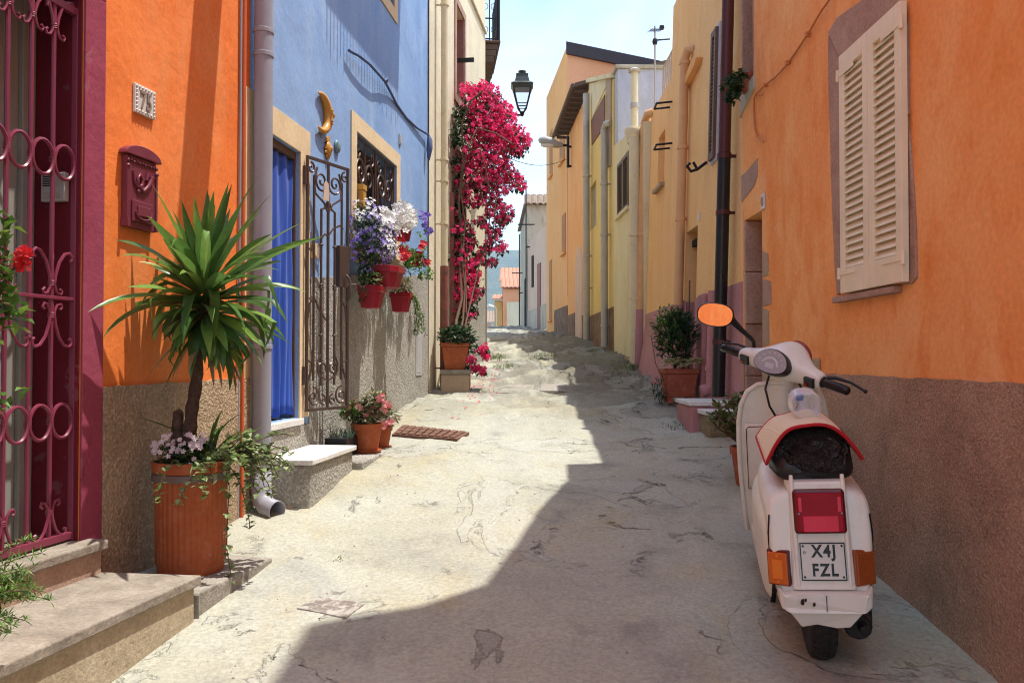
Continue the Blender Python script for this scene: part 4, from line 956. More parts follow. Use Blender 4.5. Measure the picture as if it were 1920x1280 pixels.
# ---- window flowers: trough and pots hung at the sill
def pentpot(c, w, h, o, dep=.9, name='pot'):
    mb = L2.mb(); a = (c - L2.o).dot(L2.t); d = (c - L2.o).dot(L2.n)
    P0 = [(a - w * .36, d - dep * w * .2), (a + w * .36, d - dep * w * .2), (a + w * .36, d + dep * w * .25), (a + w * .2, d + dep * w * .4), (a - w * .2, d + dep * w * .4), (a - w * .36, d + dep * w * .25)]
    P1 = [(a + (x - a) * 1.35, d + (y - d) * 1.35) for x, y in P0]; P2 = [(a + (x - a) * 1.5, d + (y - d) * 1.5) for x, y in P0]
    n = 6; z = c.z
    mb.add([(x, y, z) for x, y in P0] + [(x, y, z + h * .72) for x, y in P1] + [(x, y, z + h * .72) for x, y in P2] + [(x, y, z + h) for x, y in P2] + [(x, y, z + h) for x, y in P1],
           [tuple(range(6))[::-1]] + [(k * 6 + i, k * 6 + (i + 1) % 6, k * 6 + 6 + (i + 1) % 6, k * 6 + 6 + i) for k in range(4) for i in range(6)] + [tuple(24 + i for i in range(6))])
    obj(name, mb, m_redpot, o, bevel=.004)
pc = L2.at(724, 540, .26)
o = thing('flower_trough', 'red plastic trough of lilac and white lobelia under the grille window', 'potted plant', pc); pentpot(pc, .34, .16, o, .62, 'trough')
mb = MB()
hb = L2.at(700, 448, .16); LOB = [(0, 0, .06), (-.02, -.2, .04), (.03, .2, .05), (.0, -.24, -.12), (.04, .02, -.10), (.03, .2, -.10), (-.05, -.05, .15)]
[clump(hb + V(o_), .12, .17, .13, 230, .035, mb, r4) for o_ in LOB]; clump(L2.at(694, 505, .16), .10, .2, .16, 300, .035, mb, r4)
for i in range(14): trail(mb, L2.at(r4.uniform(670, 690), r4.uniform(470, 520), .15), (.2, -.1, -1), 8, .025, 3, .026, r4, .5)
obj('leaves', mb, m_dkgreen, o, fix=False)
mb = MB()
for i in range(420):
    q = V((r4.uniform(-1, 1), r4.uniform(-1, 1), r4.uniform(-1, 1))).normalized(); o_ = r4.choice(LOB); mb.bloom(hb + V(o_) + V((q.x * .13, q.y * .18, q.z * .14)) * r4.uniform(.85, 1.15), q + V((.2, -.5, .2)), r4.uniform(.013, .020), 4, .2)
obj('lilac_blossoms', mb, m_purp, o, fix=False)
mb = MB()
for i in range(260):
    q = V((r4.uniform(-.3, 1), r4.uniform(-1, 1), r4.uniform(-.2, 1))).normalized(); o_ = r4.choice(LOB[:3] + LOB[4:]); mb.bloom(hb + V(o_) + V((q.x * .13, q.y * .18, q.z * .14)) * r4.uniform(.9, 1.2), q + V((.2, -.5, .2)), r4.uniform(.013, .020), 4, .2)
obj('white_blossoms', mb, m_whitef, o, fix=False)
for (u, v, w_, lab, wh) in ((692, 578, .22, 'red pot with variegated foliage hanging lower left below the window trough', 0), (748, 585, .21, 'red pot with a trailing plant hanging right below the window trough', 1)):
    pc = L2.at(u, v, .17); o = thing('hanging_pot', lab, 'potted plant', pc, 'red pots hung below the window'); pentpot(pc, w_, .17, o)
    mb = MB(); clump(pc + V((.03, -.04 if wh else .02, .22)), .10, .17, .08, 190, .05, mb, r4); obj('leaves', mb, m_ivy if not wh else m_redgreen, o, fix=False)
    if wh:
        mb = MB(); ms = MB()
        for k in range(9): trail(mb, pc + V((.04, r4.uniform(-.05, .18), .18)), (.3, .3, .2), 15, .03, 2, .03, r4, .4, .6, ms)
        obj('trailing_leaves', mb, m_green, o, fix=False); obj('stems', ms, m_stem, o)
pc = L2.at(756, 452, .13); o = thing('geranium_pot', 'small red pot of full white petunias on the window sill', 'potted plant', pc); flowerpot(pc, .085, .15, m_redpot, o, False)
mb = MB(); clump(pc + V((.02, 0, .17)), .10, .14, .08, 120, .045, mb, r4); obj('leaves', mb, m_green, o, fix=False)
mb = MB()
for (u, v) in ((735, 405), (745, 400), (752, 410), (760, 404), (768, 415), (740, 415), (728, 412), (748, 425), (763, 425), (770, 407), (756, 396)): heads(mb, L2.at(u, v - 4, .26), 9, .055, .036, r4, 5)
obj('white_blossoms', mb, m_whitef, o, fix=False)
pc = L2.at(775, 500, .12); o = thing('petunia_pot', 'leafy pot of red and violet petunias at the right end of the sill', 'potted plant', pc); flowerpot(pc, .09, .14, m_redpot, o, False)
mb = MB()
for (u, v, k) in ((772, 478, 60), (790, 490, 60), (805, 512, 40), (765, 500, 50), (785, 510, 40), (798, 470, 12), (790, 440, 14), (760, 470, 40)): clump(L2.at(u, v, .2), .06, .10, .07, k, .05, mb, r4)
obj('leaves', mb, m_green, o, fix=False)
mb = MB()
for (u, v) in ((758, 468), (762, 482), (760, 476), (791, 460), (801, 494), (752, 450)): heads(mb, L2.at(u, v, .26), 6, .03, .032, r4)
obj('red_blossoms', mb, m_redf, o, fix=False)
mb = MB()
for (u, v) in ((792, 404), (800, 408), (803, 430), (797, 418), (804, 436)): heads(mb, L2.at(u, v, .2), 6, .03, .028, r4)
obj('violet_blossoms', mb, m_purp, o, fix=False)
# ================================================================== LEFT: cream house, bougainvillea, lantern
a0 = L3.S(854, 0, 100); a1 = L3.S(869, 0, 100); wz1 = L3.uv(869, 38)[1]; wz0 = L3.uv(856, 180)[1]
b0_ = L3.S(845, 0, 550); b1_ = L3.S(866, 0, 550); bz1 = L3.uv(845, 372)[1]
h3, _ = house('cream_house', 'tall cream house behind the bougainvillea', L3, m_cream, [(0, 7.6), (L3.len, 7.6)],
              [(a0, a1, wz0, wz1), (b0_, b1_, 0.9, bz1)], 3.5, .22, s0=.0)
frame(L3, 'window_surround', a0, a1, wz0, wz1, .10, m_trach, h3, d=.02)
mb = L3.mb(); mb.box(a1 - .012, a1 + .0, -.215, .0, wz0, wz1); mb.box(a0, a1, -.218, -.2, wz0, wz1); obj('window_reveal', mb, m_wood_red, h3)
mb = L3.mb(); mb.box(b0_ - .07, b0_ + .0, -.1, .05, .9, bz1 + .06); mb.box(b1_, b1_ + .07, -.1, .05, .9, bz1 + .06); mb.box(b0_, b1_, -.1, .05, bz1, bz1 + .06); obj('door_frame', mb, m_wood_red, h3, bevel=.004)
mb = L3.mb(); mb.box(b0_, b1_, -.21, -.16, .9, bz1); obj('door_leaf', mb, m_wood_red, h3)
dado(h3, 'roughcast_base', L3, m_rc_grey, b1_ + .08, L3.len - .002, [(b1_ + .08, L3.uv(890, 560)[1]), (L3.len, L3.uv(890, 560)[1] + .25)])
mb = L3.mb(); zc_ = L3.uv(903, 46)[1]; mb.box(0.3, L3.len - .01, .001, .035, zc_ - .03, zc_ + .03); obj('string_course', mb, m_cream, h3, bevel=.008)
mb = L3.mb(); sb = L3.S(860, .1, 68); zb_ = L3.uv(848, 68, .1)[1]; mb.box(a0 + .1, a0 + .14, -.2, .22, zb_ - .025, zb_ + .025); tag(obj('iron_bracket', mb, m_iron_k), 'short black iron bar sticking out by the window of the cream house', 'bracket')
# two-tone downpipe
dq = L3.uv(833, 400, .10); cx = L3.T(dq[0], .10, 0); zsw = L3.uv(833, 499, .10)[1]
o = thing('drainpipe', 'two tone drainpipe, cream above and rust red below, by the bougainvillea', 'drainpipe', V((cx.x, cx.y, gz(cx.x, cx.y))))
mb = MB(); mb.tube([(cx.x, cx.y, zsw), (cx.x, cx.y, 7.4)], .040, 16); obj('upper_pipe', mb, m_cream_pipe, o, smooth=40)
mb = MB(); mb.tube([(cx.x, cx.y, zsw - .001), (cx.x, cx.y, 1.22), (cx.x, cx.y, 1.14), (cx.x + .03, cx.y - .03, 1.09), (cx.x + .07, cx.y - .08, 1.05)], .046, 16, caps=False); obj('lower_pipe', mb, m_rust_pipe, o, smooth=60)
for v in (10, 300, 340, 420, 690):
    z = at(833, v, cx.y).z; mb = MB(); mb.tube([(cx.x, cx.y, z - .012), (cx.x, cx.y, z + .012)], .050, 16); mb.box(cx.x - .12, cx.x - .04, cx.y - .008, cx.y + .008, z - .008, z + .008); obj('clip', mb, m_cream_pipe if v < 450 else m_rust_pipe, o, smooth=40)
ce = L3.T(L3.len - .02, .02, 0)
pipe('corner_pipe', 'thin dark pipe down the far corner of the cream house', None, [(ce.x, ce.y, 1.3), (ce.x, ce.y, 5.6)], .016, m_zinc)
# set-back house beyond with the balcony
L4 = Wall(-.52, 13.0, -1.3, 21., 1)
h4, _ = house('set_back_house', 'cream house set back behind the lantern with an iron balcony', L4, m_cream, [(0, 7.2), (L4.len, 7.4)], [], 3.)
zb0_ = CZ + (670 - 119) / F * 13.25; zb1_ = CZ + (670 - 79) / F * 13.25
mb = L4.mb()
for k in range(3): mb.box(.10, 1.5, .002, .33 - .035 * (2 - k) - .02, zb0_ + (zb1_ - zb0_) * k / 3.4 + .002 * k, zb0_ + (zb1_ - zb0_) * (k + 1) / 3.4)
mb.box(.06, 1.54, .003, .345, zb0_ + (zb1_ - zb0_) * 3 / 3.4 + .004, zb1_); bs = obj('balcony', mb, m_eave, h4, bevel=.008)
mb = L4.mb()
for k in range(3): a = .09; mb.tube([(a, .05 + .12 * k, zb1_), (a, .05 + .12 * k, zb1_ + 1.)], .009, 6)
for k in range(10): mb.tube([(.09 + .15 * k, .32, zb1_), (.09 + .15 * k, .32, zb1_ + 1.)], .010 if k else .02, 6)
for z in (.35, .02, .98): mb.box(.085, 1.5, .312, .328, zb1_ + z, zb1_ + z + .018); mb.box(.082, .098, .0, .31, zb1_ + z, zb1_ + z + .018)
for k in range(2):
    for z in (.18, .55, .8): mb.tube([(.09, .11 + .12 * k + .035 * math.cos(q * .785), zb1_ + z + .05 * math.sin(q * .785)) for q in range(8)], .005, 5, closed=True)
obj('railing', mb, m_iron_k, bs)

# plinth, square pot, bougainvillea
X0, X1 = at(826, 700, 9.15).x, at(880, 700, 9.15).x; ZP = at(850, 693, 9.15).z
mb = MB(); mb.box(X0, X1, 9.15, 9.55, .7, ZP - .05); o = thing('masonry_plinth', 'rough rendered block carrying the square pot of the bougainvillea', 'plinth', V(((X0 + X1) / 2, 9.35, .95)))
obj('block', mb, m_beige_st, o, bevel=.02); mb = MB(); mb.box(X0 - .008, X1 + .008, 9.14, 9.56, ZP - .0495, ZP); obj('cap', mb, m_step, o, bevel=.012)
bc = V((at(855, 690, 9.33).x, 9.33, ZP))
bo = thing('bougainvillea', 'crimson bougainvillea climbing out of a square terracotta pot up the cream house', 'climbing plant', bc)
mb = MB(); w0, w1 = .115, .148; H_ = .30
for (a, b_, z0_, z1_) in ((w0, w1, 0, H_ * .85),):
    mb.add([(bc.x + sx * a, bc.y + sy * a, bc.z + z0_) for sx, sy in ((-1, -1), (1, -1), (1, 1), (-1, 1))] + [(bc.x + sx * b_, bc.y + sy * b_, bc.z + z1_) for sx, sy in ((-1, -1), (1, -1), (1, 1), (-1, 1))],
           [(3, 2, 1, 0), (4, 5, 6, 7)] + [(i, (i + 1) % 4, 4 + (i + 1) % 4, 4 + i) for i in range(4)])
mb.box(bc.x - w1 - .012, bc.x + w1 + .012, bc.y - w1 - .012, bc.y + w1 + .012, bc.z + H_ * .85 + .0005, bc.z + H_)
obj('pot', mb, m_terra, bo, bevel=.008)
r5 = random.Random(9)
mb = MB(); clump(bc + V((.02, -.03, H_ + .07)), .24, .22, .13, 330, .075, mb, r5, wr=.7); clump(bc + V((.16, -.06, H_ - .02)), .10, .12, .12, 60, .07, mb, r5, wr=.7); obj('pot_foliage', mb, m_dkgreen, bo, fix=False)
BL = [(905, 163, 9, 1), (880, 172, 13, 1), (918, 180, 16, 1), (900, 186, 18, 1), (940, 205, 16, 1), (922, 210, 20, 1), (890, 208, 16, 1), (950, 232, 18, 1), (930, 240, 20, 1), (908, 238, 20, 1), (888, 240, 12, .7), (968, 255, 15, 1), (950, 262, 18, 1),
      (928, 268, 18, 1), (984, 266, 11, 1), (976, 282, 9, 1), (962, 278, 12, .9), (900, 275, 15, .6), (880, 268, 11, .6), (872, 290, 13, .8), (892, 300, 16, .9), (868, 315, 10, .9), (890, 325, 14, .8), (912, 308, 16, .8), (935, 300, 16, 1), (948, 322, 15, 1), (964, 338, 13, 1), (975, 350, 8, 1), (925, 330, 14, .8),
      (905, 345, 14, .8), (880, 350, 12, .8), (862, 345, 8, .8), (938, 352, 13, 1), (912, 372, 11, .9), (932, 385, 10, .9), (950, 402, 12, 1), (938, 415, 10, 1), (890, 378, 10, .7), (866, 375, 7, .8), (920, 398, 8, .8), (912, 425, 7, .6), (928, 440, 11, 1), (920, 462, 9, 1), (940, 466, 9, 1), (905, 470, 6, .8), (912, 492, 6, .9), (925, 490, 6, .5),
      (856, 470, 8, .8), (862, 492, 10, .9), (878, 508, 13, 1), (890, 520, 12, 1), (858, 520, 9, .9), (875, 535, 13, 1), (893, 545, 10, 1), (860, 552, 9, 1), (880, 560, 11, 1), (868, 575, 8, .9), (855, 430, 5, .8), (862, 410, 5, .8), (906, 655, 7, 1), (912, 668, 5, 1), (884, 676, 5, .8), (892, 690, 6, .8), (903, 696, 5, 1), (884, 460, 4, .5), (860, 440, 9, .8), (868, 455, 9, .8), (882, 440, 7, .8), (872, 420, 8, .8), (856, 398, 7, .8), (896, 482, 8, .8), (886, 492, 9, .8), (870, 598, 6, .7), (874, 470, 8, .8), (864, 365, 8, .8), (898, 415, 8, .7), (888, 590, 6, .6), (888, 452, 4, .5), (850, 585, 4, .6)]
mf = MB(); ml = MB(); ms = MB()
def bp(u, v, r):
    Y = 10.3 + (u - 850) * .006 + r5.gauss(0, .12)
    if v > 620: Y = 9.2
    return at(u, v, Y) + V((0, r5.uniform(-1, 1) * r / F * 10, 0))
for (u, v, r, k) in BL:
    for i in range(int(r * r * .22 * k) + 4):
        a = r5.uniform(0, 6.283); q = r * 1.22 * math.sqrt(r5.random()); p = bp(u + q * math.cos(a), v + q * math.sin(a), r)
        for j in range(3): mf.bloom(p + V((r5.uniform(-1, 1), r5.uniform(-1, 1), r5.uniform(-1, 1))) * .022, (r5.uniform(-.8, 1), r5.uniform(-1, .2), r5.uniform(-.4, 1)), r5.uniform(.022, .034), 3, .55)
    for i in range(int(r * 2.6) + 3):
        a = r5.uniform(0, 6.283); q = r * 1.25 * math.sqrt(r5.random()); p = bp(u + q * math.cos(a), v + q * math.sin(a), r) + V((0, .06, 0))
        ml.leaf(p, (r5.uniform(-1, 1), r5.uniform(-1, 1), r5.uniform(-1, .6)), r5.uniform(.05, .08), .05, curl=.2)
for (u, v, r, n_) in ((862, 215, 12, 60), (866, 240, 14, 80), (858, 262, 10, 60), (855, 300, 8, 40), (860, 330, 8, 40), (915, 190, 8, 25), (872, 205, 8, 30), (862, 390, 9, 40), (860, 440, 9, 40), (885, 580, 9, 40), (870, 595, 10, 40), (928, 180, 6, 15), (930, 430, 8, 25), (915, 350, 10, 30), (860, 600, 10, 30), (850, 610, 8, 25), (880, 690, 6, 14), (850, 480, 8, 30)):
    for i in range(n_): ml.leaf(bp(u + r5.gauss(0, r * .6), v + r5.gauss(0, r * .6), r), (r5.uniform(-1, 1), r5.uniform(-1, 1), r5.uniform(-1, .6)), r5.uniform(.05, .085), .055, curl=.2)
def vine(pl, r):
    P = [at(u, v, 9.35 if v > 640 else 9.7 + .5 * min(1, (640 - v) / 150)) for u, v in pl]; ms.tube(P, [r * (1 - .5 * i / len(P)) for i in range(len(P))], 7)
vine([(850, 645), (856, 600), (866, 560), (862, 500), (866, 440), (860, 380), (868, 300), (866, 230), (882, 190), (905, 170)], .020)
vine([(858, 645), (868, 600), (872, 540), (866, 480), (872, 420), (864, 360), (872, 290), (895, 240), (930, 250), (960, 270)], .014)
vine([(864, 645), (884, 560), (898, 500), (915, 450), (920, 380), (912, 320), (900, 280)], .010); vine([(905, 330), (930, 370), (925, 430), (932, 465)], .008)
vine([(875, 640), (874, 560), (872, 480)], .010); vine([(868, 660), (885, 668), (905, 662)], .006); vine([(866, 665), (882, 690), (903, 696)], .006)
obj('bracts', mf, m_bract, bo, fix=False); obj('leaves', ml, m_dkgreen, bo, fix=False); obj('vines', ms, m_stem, bo, smooth=60)

# lantern on its wall arm
lc = at(979, 212, 11.9)
ln = thing('street_lantern', 'black four sided street lantern on an arm from the cream house', 'street lamp', lc)
def frustum(mb, c, z0, z1, w0, w1):
    mb.add([(c.x + sx * w0, c.y + sy * w0, c.z + z0) for sx, sy in ((-1, -1), (1, -1), (1, 1), (-1, 1))] + [(c.x + sx * w1, c.y + sy * w1, c.z + z1) for sx, sy in ((-1, -1), (1, -1), (1, 1), (-1, 1))],
           [(3, 2, 1, 0), (4, 5, 6, 7)] + [(i, (i + 1) % 4, 4 + (i + 1) % 4, 4 + i) for i in range(4)])
s_ = 11.9 / F; T_ = lambda v: (212 - v) * s_
mb = MB()
for sx, sy in ((-1, -1), (1, -1), (1, 1), (-1, 1)):
    mb.tube([lc + V((sx * .015, sy * .015, 0)), lc + V((sx * 8 * s_, sy * 8 * s_, T_(202))), lc + V((sx * 16 * s_, sy * 16 * s_, T_(168)))], .009, 6)
mb.lathe(lc, [(.03, -.03), (.012, -.05), (.035, .0), (.02, .02)], 10)
for i in range(4):
    c4 = [(-1, -1), (1, -1), (1, 1), (-1, 1)]; p, q = c4[i], c4[(i + 1) % 4]
    for z_, w_ in ((T_(201), 8.2), (T_(196), 9.6)): mb.tube([lc + V((p[0] * w_ * s_, p[1] * w_ * s_, z_)), lc + V((q[0] * w_ * s_, q[1] * w_ * s_, z_))], .007, 5)
obj('cage', mb, m_iron_k, ln, smooth=40)
mb = MB(); frustum(mb, lc, T_(168), T_(161), 17.5 * s_, 19.5 * s_); frustum(mb, lc, T_(161) + .001, T_(156), 21 * s_, 15 * s_); frustum(mb, lc, T_(156) + .001, T_(142), 14 * s_, 10.5 * s_); frustum(mb, lc, T_(142) + .001, T_(140), 11.6 * s_, 11.2 * s_)
mb.lathe(lc, [(.025, T_(140)), (.02, T_(137)), (.055, T_(136)), (.058, T_(133)), (.02, T_(131.5))], 16); obj('roof', mb, paint('lantern_roof', (.055, .065, .06), .35, .4), ln, bevel=.004)
mb = MB()
for i in range(4):
    c4 = [(-1, -1), (1, -1), (1, 1), (-1, 1)]; p, q = c4[i], c4[(i + 1) % 4]; w0, w1 = 8. * s_, 15.6 * s_
    mb.poly([lc + V((p[0] * w0, p[1] * w0, T_(200))), lc + V((q[0] * w0, q[1] * w0, T_(200))), lc + V((q[0] * w1, q[1] * w1, T_(169))), lc + V((p[0] * w1, p[1] * w1, T_(169)))])
g_ = NT('clear_pane'); tb = g_.n('BsdfTransparent'); ms_ = g_.n('MixShader'); ms_.inputs[0].default_value = .16; g_.set((.7, .75, .78), None, .1); g_.L.new(tb.outputs[0], ms_.inputs[1]); g_.L.new(g_.b.outputs[0], ms_.inputs[2]); g_.L.new(ms_.outputs[0], g_.out.inputs[0])
m_clear = g_.m
obj('glass_panes', mb, m_clear, ln)
mb = MB(); wp = L3.T(L3.len - .2, 0, lc.z - .02); mb.tube([lc + V((0, 0, -.03)), lc + V((-.2, 0, -.03)), wp], .014, 6); mb.tube([lc + V((-.12, 0, -.035)), lc + V((-.25, .0, -.10)), wp + V((.25, 0, -.06)), wp + V((0, 0, -.35))], .011, 6)
mb.box(wp.x - .03, wp.x + .03, wp.y - .05, wp.y + .05, wp.z - .4, wp.z + .1); obj('arm', mb, m_iron_k, ln, smooth=40)

# ================================================================== in the street
gp = [at(735, 815, 6.63), at(755, 797, 6.95), at(880, 812, 6.72), at(857, 831, 6.38)]
for p in gp: p.z = gz(p.x, p.y) + .014
zg = max(p.z for p in gp)
gr = thing('drain_grate', 'rusty ribbed drain grate set in the pale concrete before the flower pots', 'drain grate', (gp[0] + gp[2]) / 2)
mb = MB(); nn = (gp[1] - gp[0]).cross(gp[2] - gp[0]); nn = nn if nn.z > 0 else -nn; nn.normalize()
A, B_, C_, D_ = gp; fr = lambda a, b: (A.lerp(C_ + (A - A), 0) * 0 + A * (1 - a) * (1 - b) + B_ * (1 - a) * b + D_ * a * (1 - b) + C_ * a * b)
def plate(mb, a0, a1, b0, b1, h0, h1):
    q = [fr(a0, b0), fr(a1, b0), fr(a1, b1), fr(a0, b1)]; mb.add([p + nn * h0 for p in q] + [p + nn * h1 for p in q], [(0, 1, 2, 3), (4, 5, 6, 7)] + [(i, (i + 1) % 4, 4 + (i + 1) % 4, 4 + i) for i in range(4)])
plate(mb, 0, 1, 0, 1, -.05, .008); obj('frame', mb, m_rust, gr)
mb = MB()
for i in range(9):
    for j in range(3): plate(mb, .03 + i * .105, .03 + i * .105 + .078, .06 + j * .31, .06 + j * .31 + .27, .007, .017)
obj('ribs', mb, m_rust, gr, bevel=.003)
def cover(name, label, pix, mat):
    P = []
    for u, v in pix:
        d = ray(u, v); k = 1.
        while (CAM + d * k).z > gz((CAM + d * k).x, (CAM + d * k).y): k += .004
        P.append(CAM + d * k + V((0, 0, .004)))
    mb = MB(); n = len(P); mb.add([p + V((0, 0, -.04)) for p in P] + [p + V((0, 0, .004)) for p in P], [tuple(range(n)), tuple(range(n, 2 * n))] + [(i, (i + 1) % n, n + (i + 1) % n, n + i) for i in range(n)])
    return tag(obj(name, mb, mat, bevel=.003), label, 'cover')
cover('manhole_cover', 'worn brown manhole cover sunk in the concrete in the foreground', [(556, 1142), (600, 1121), (684, 1133), (648, 1160)], paint('worn_iron_cover', (.20, .17, .145), .85, 0, (.40, .375, .32), .95, bump=.8, sc=16, lo=.47, hi=.56))
cover('pavement_cover', 'small grey cover in the sunlit middle of the lane further up', [(1012, 733), (1014, 721), (1066, 721), (1069, 734)], m_curb)
cover('pavement_cover', 'pale grey slab cover left of the other cover up the lane', [(936, 737), (948, 722), (1003, 722), (996, 738)], m_curb)

# ================================================================== RIGHT: near orange house
prof = [(-3, 8.3), (3.60, 8.2), (3.66, 7.5), (3.69, 6.9), (3.84, 6.1), (4.28, 5.78), (4.87, 5.4), (5.54, 4.78), (5.86, 4.8)]  # unseen wall top, heights shaped to throw the street's shadow edge
top = [(y + 3, z) for y, z in prof]
w2a, w2b = R1.S(1414, 0, 100), R1.S(1391, 0, 100); w2z = R1.uv(1395, 182)[1]
d1a, d1b = R1.S(1430, 0, 600), R1.S(1397, 0, 600); d1z = R1.uv(1412, 404)[1]
hr, _ = house('sponged_orange_house', 'long orange house on the right with cream shutters and a brown base', R1, m_or_r, top,
              [(w2a, w2b, w2z, w2z + 1.1), (d1a, d1b, .55, d1z)], 4.5, .24)
def patch(W, pix, d0, d1, mat, parent, name='exposed_stone', bevel=.004):
    mb = W.mb(); mb.prism([W.uv(u, v) for u, v in pix], d0, d1); return obj(name, mb, mat, parent, bevel=bevel, seg=3)
patch(R1, [(1556, 62), (1572, 34), (1620, 0), (1650, -24), (1690, -40), (1702, 40), (1676, 55), (1640, 66), (1578, 112)], -.02, .012, m_trach, hr, 'stone_lintel', .006)
patch(R1, [(1556, 64), (1577, 114), (1580, 300), (1584, 545), (1572, 554), (1568, 500), (1561, 330), (1560, 270), (1556, 150)], -.02, .011, m_trach, hr, 'stone_jamb', .006)
patch(R1, [(1677, 56), (1703, 42), (1707, 120), (1706, 215), (1694, 222), (1690, 200)], -.02, .012, m_trach, hr, 'stone_jamb', .006)
patch(R1, [(1690, 224), (1704, 218), (1712, 300), (1720, 430), (1722, 520), (1712, 532), (1692, 534), (1690, 400)], -.02, .010, m_trach, hr, 'stone_jamb', .006)
zsl = R1.uv(1640, 545)[1]
mb = R1.mb(); mb.box(R1.S(1692, 0, 530), R1.S(1574, 0, 550), -.02, .04, zsl - .03, zsl); obj('stone_sill', mb, m_trach, hr, bevel=.004)
# shutters
szt = R1.uv(1633, 66)[1]; sN, sM, sFa = R1.S(1697, .03, 400), R1.S(1634, .03, 400), R1.S(1580, .03, 400)
for a, b_ in ((sN, sM - .002), (sM + .002, sFa)):
    sh = bpy.data.objects.new('shutter', None); COL.objects.link(sh); sh.parent = hr; p = R1.T((a + b_) / 2, .02, zsl); sh.location = p - hr.location
    H_ = szt - zsl - .012; w_ = b_ - a; st_ = w_ * .17; z0_ = zsl + .008
    mb = R1.mb(); mb.box(a, a + st_, .014, .045, z0_, z0_ + H_); mb.box(b_ - st_, b_, .014, .045, z0_, z0_ + H_); mb.box(a + st_, b_ - st_, .014, .0448, z0_, z0_ + H_ * .10); mb.box(a + st_, b_ - st_, .014, .0448, z0_ + H_ * .93, z0_ + H_)
    obj('shutter_frame', mb, m_shut, sh, bevel=.003)
    mb = R1.mb(); n = 27; zA, zB = z0_ + H_ * .10, z0_ + H_ * .93
    for k in range(n):
        z = zA + (zB - zA) * (k + .5) / n; hh = (zB - zA) / n
        mb.add([(x, d, zz_) for x in (a + st_, b_ - st_) for d, zz_ in ((.018, z + hh * .55), (.022, z + hh * .62), (.042, z - hh * .38), (.038, z - hh * .45))], [(0, 1, 2, 3), (7, 6, 5, 4), (0, 4, 5, 1), (1, 5, 6, 2), (2, 6, 7, 3), (3, 7, 4, 0)])
    obj('louvres', mb, m_shut, sh)
    mb = R1.mb(); mb.box(a + st_, b_ - st_, .013, .0165, zA, zB); obj('backing', mb, m_shut, sh)
    e_ = a if a == sN else b_; q = 1 if a == sN else -1
    for zf_ in (.085, .92):
        mb = R1.mb(); z = z0_ + H_ * zf_; mb.tube([(e_ - q * .010, .045, z - .028), (e_ - q * .010, .045, z + .028)], .010, 8); mb.box(e_ - q * .004, e_ + q * w_ * .55, .0452, .0485, z - .011, z + .011); obj('hinge', mb, m_shut, sh)
# far window: stone lining, sill, flower pot
mb = R1.mb(); mb.box(w2b - .03, w2b - .001, -.235, .004, w2z, w2z + 1.1); mb.box(w2a + .001, w2a + .02, -.235, .004, w2z, w2z + 1.1); mb.box(w2a + .021, w2b - .031, -.238, -.2, w2z, w2z + 1.1); obj('window_lining', mb, m_trach, hr, bevel=.003)
mb = R1.mb(); mb.prism([R1.uv(u, v) for u, v in ((1388, 222), (1390, 178), (1416, 140), (1416, 165))], -.1, .012); obj('window_sill', mb, m_greyw, hr, bevel=.004)
fp = R1.T((w2a + w2b) / 2, -.01, w2z + .0); o = thing('sill_flower_pot', 'small potted plant with a red flower on the far window sill of the orange house', 'potted plant', fp)
flowerpot(fp, .075, .12, m_terra_old, o, False); mb = MB()
for (u, v, k) in ((1372, 150, 50), (1380, 165, 70), (1372, 182, 60), (1385, 150, 40), (1362, 160, 30), (1390, 142, 30)): clump(R1.at(u, v, .12), .05, .05, .06, k, .055, mb, r5)
obj('leaves', mb, m_dkgreen, o, fix=False); mb = MB(); heads(mb, R1.at(1357, 168, .13), 4, .012, .02, r5); obj('red_blossom', mb, m_redf, o, fix=False)
ms = MB(); ms.tube([fp + V((0, 0, .1)), fp + V((-.06, 0, .16)), R1.at(1378, 165, .12)], .006, 6); obj('stems', ms, m_stem, o)
patch(R1, [(1391, 380), (1390, 330), (1400, 322), (1421, 296), (1421, 330), (1414, 350)], -.02, .005, m_trach, hr)
# door with stone jambs
mb = R1.mb(); n = 5
for k in range(n):
    z0_ = .6 + (d1z - .6) * k / n; z1_ = .6 + (d1z - .6) * (k + 1) / n - .006
    mb.box(d1b - .03 - .012 * (k % 2), d1b - .001, -.235, .006, z0_, z1_)
obj('stone_jamb', mb, m_trach, hr, bevel=.006)
mb = R1.mb(); mb.box(d1a + .01, d1b - .04, -.238, -.20, .6, d1z); obj('door_leaf', mb, m_shut_b, hr)
for k, (v0, v1, du) in enumerate(((470, 520, 8), (522, 575, 13), (577, 650, 9), (652, 735, 14))):
    patch(R1, [(1431, v0), (1433 + du, v0 + 6), (1434 + du, v1 - 5), (1431, v1)], -.02, .006, m_trach if k % 2 else m_beige_st, hr, 'stone_jamb')
a, z = R1.uv(1433, 378); mb = R1.mb(); mb.box(a - .035, a + .035, .001, .014, z - .05, z + .05); o = tag(obj('house_number', mb, m_white, bevel=.003), 'small white oval numbered tile beside the stone door of the orange house', 'house number')
mb = R1.mb(); mb.tube([(a + .016 * math.cos(q * .5236), .015, z + .028 * math.sin(q * .5236)) for q in range(12)], .004, 5, closed=True); obj('numeral', mb, m_trach, o)
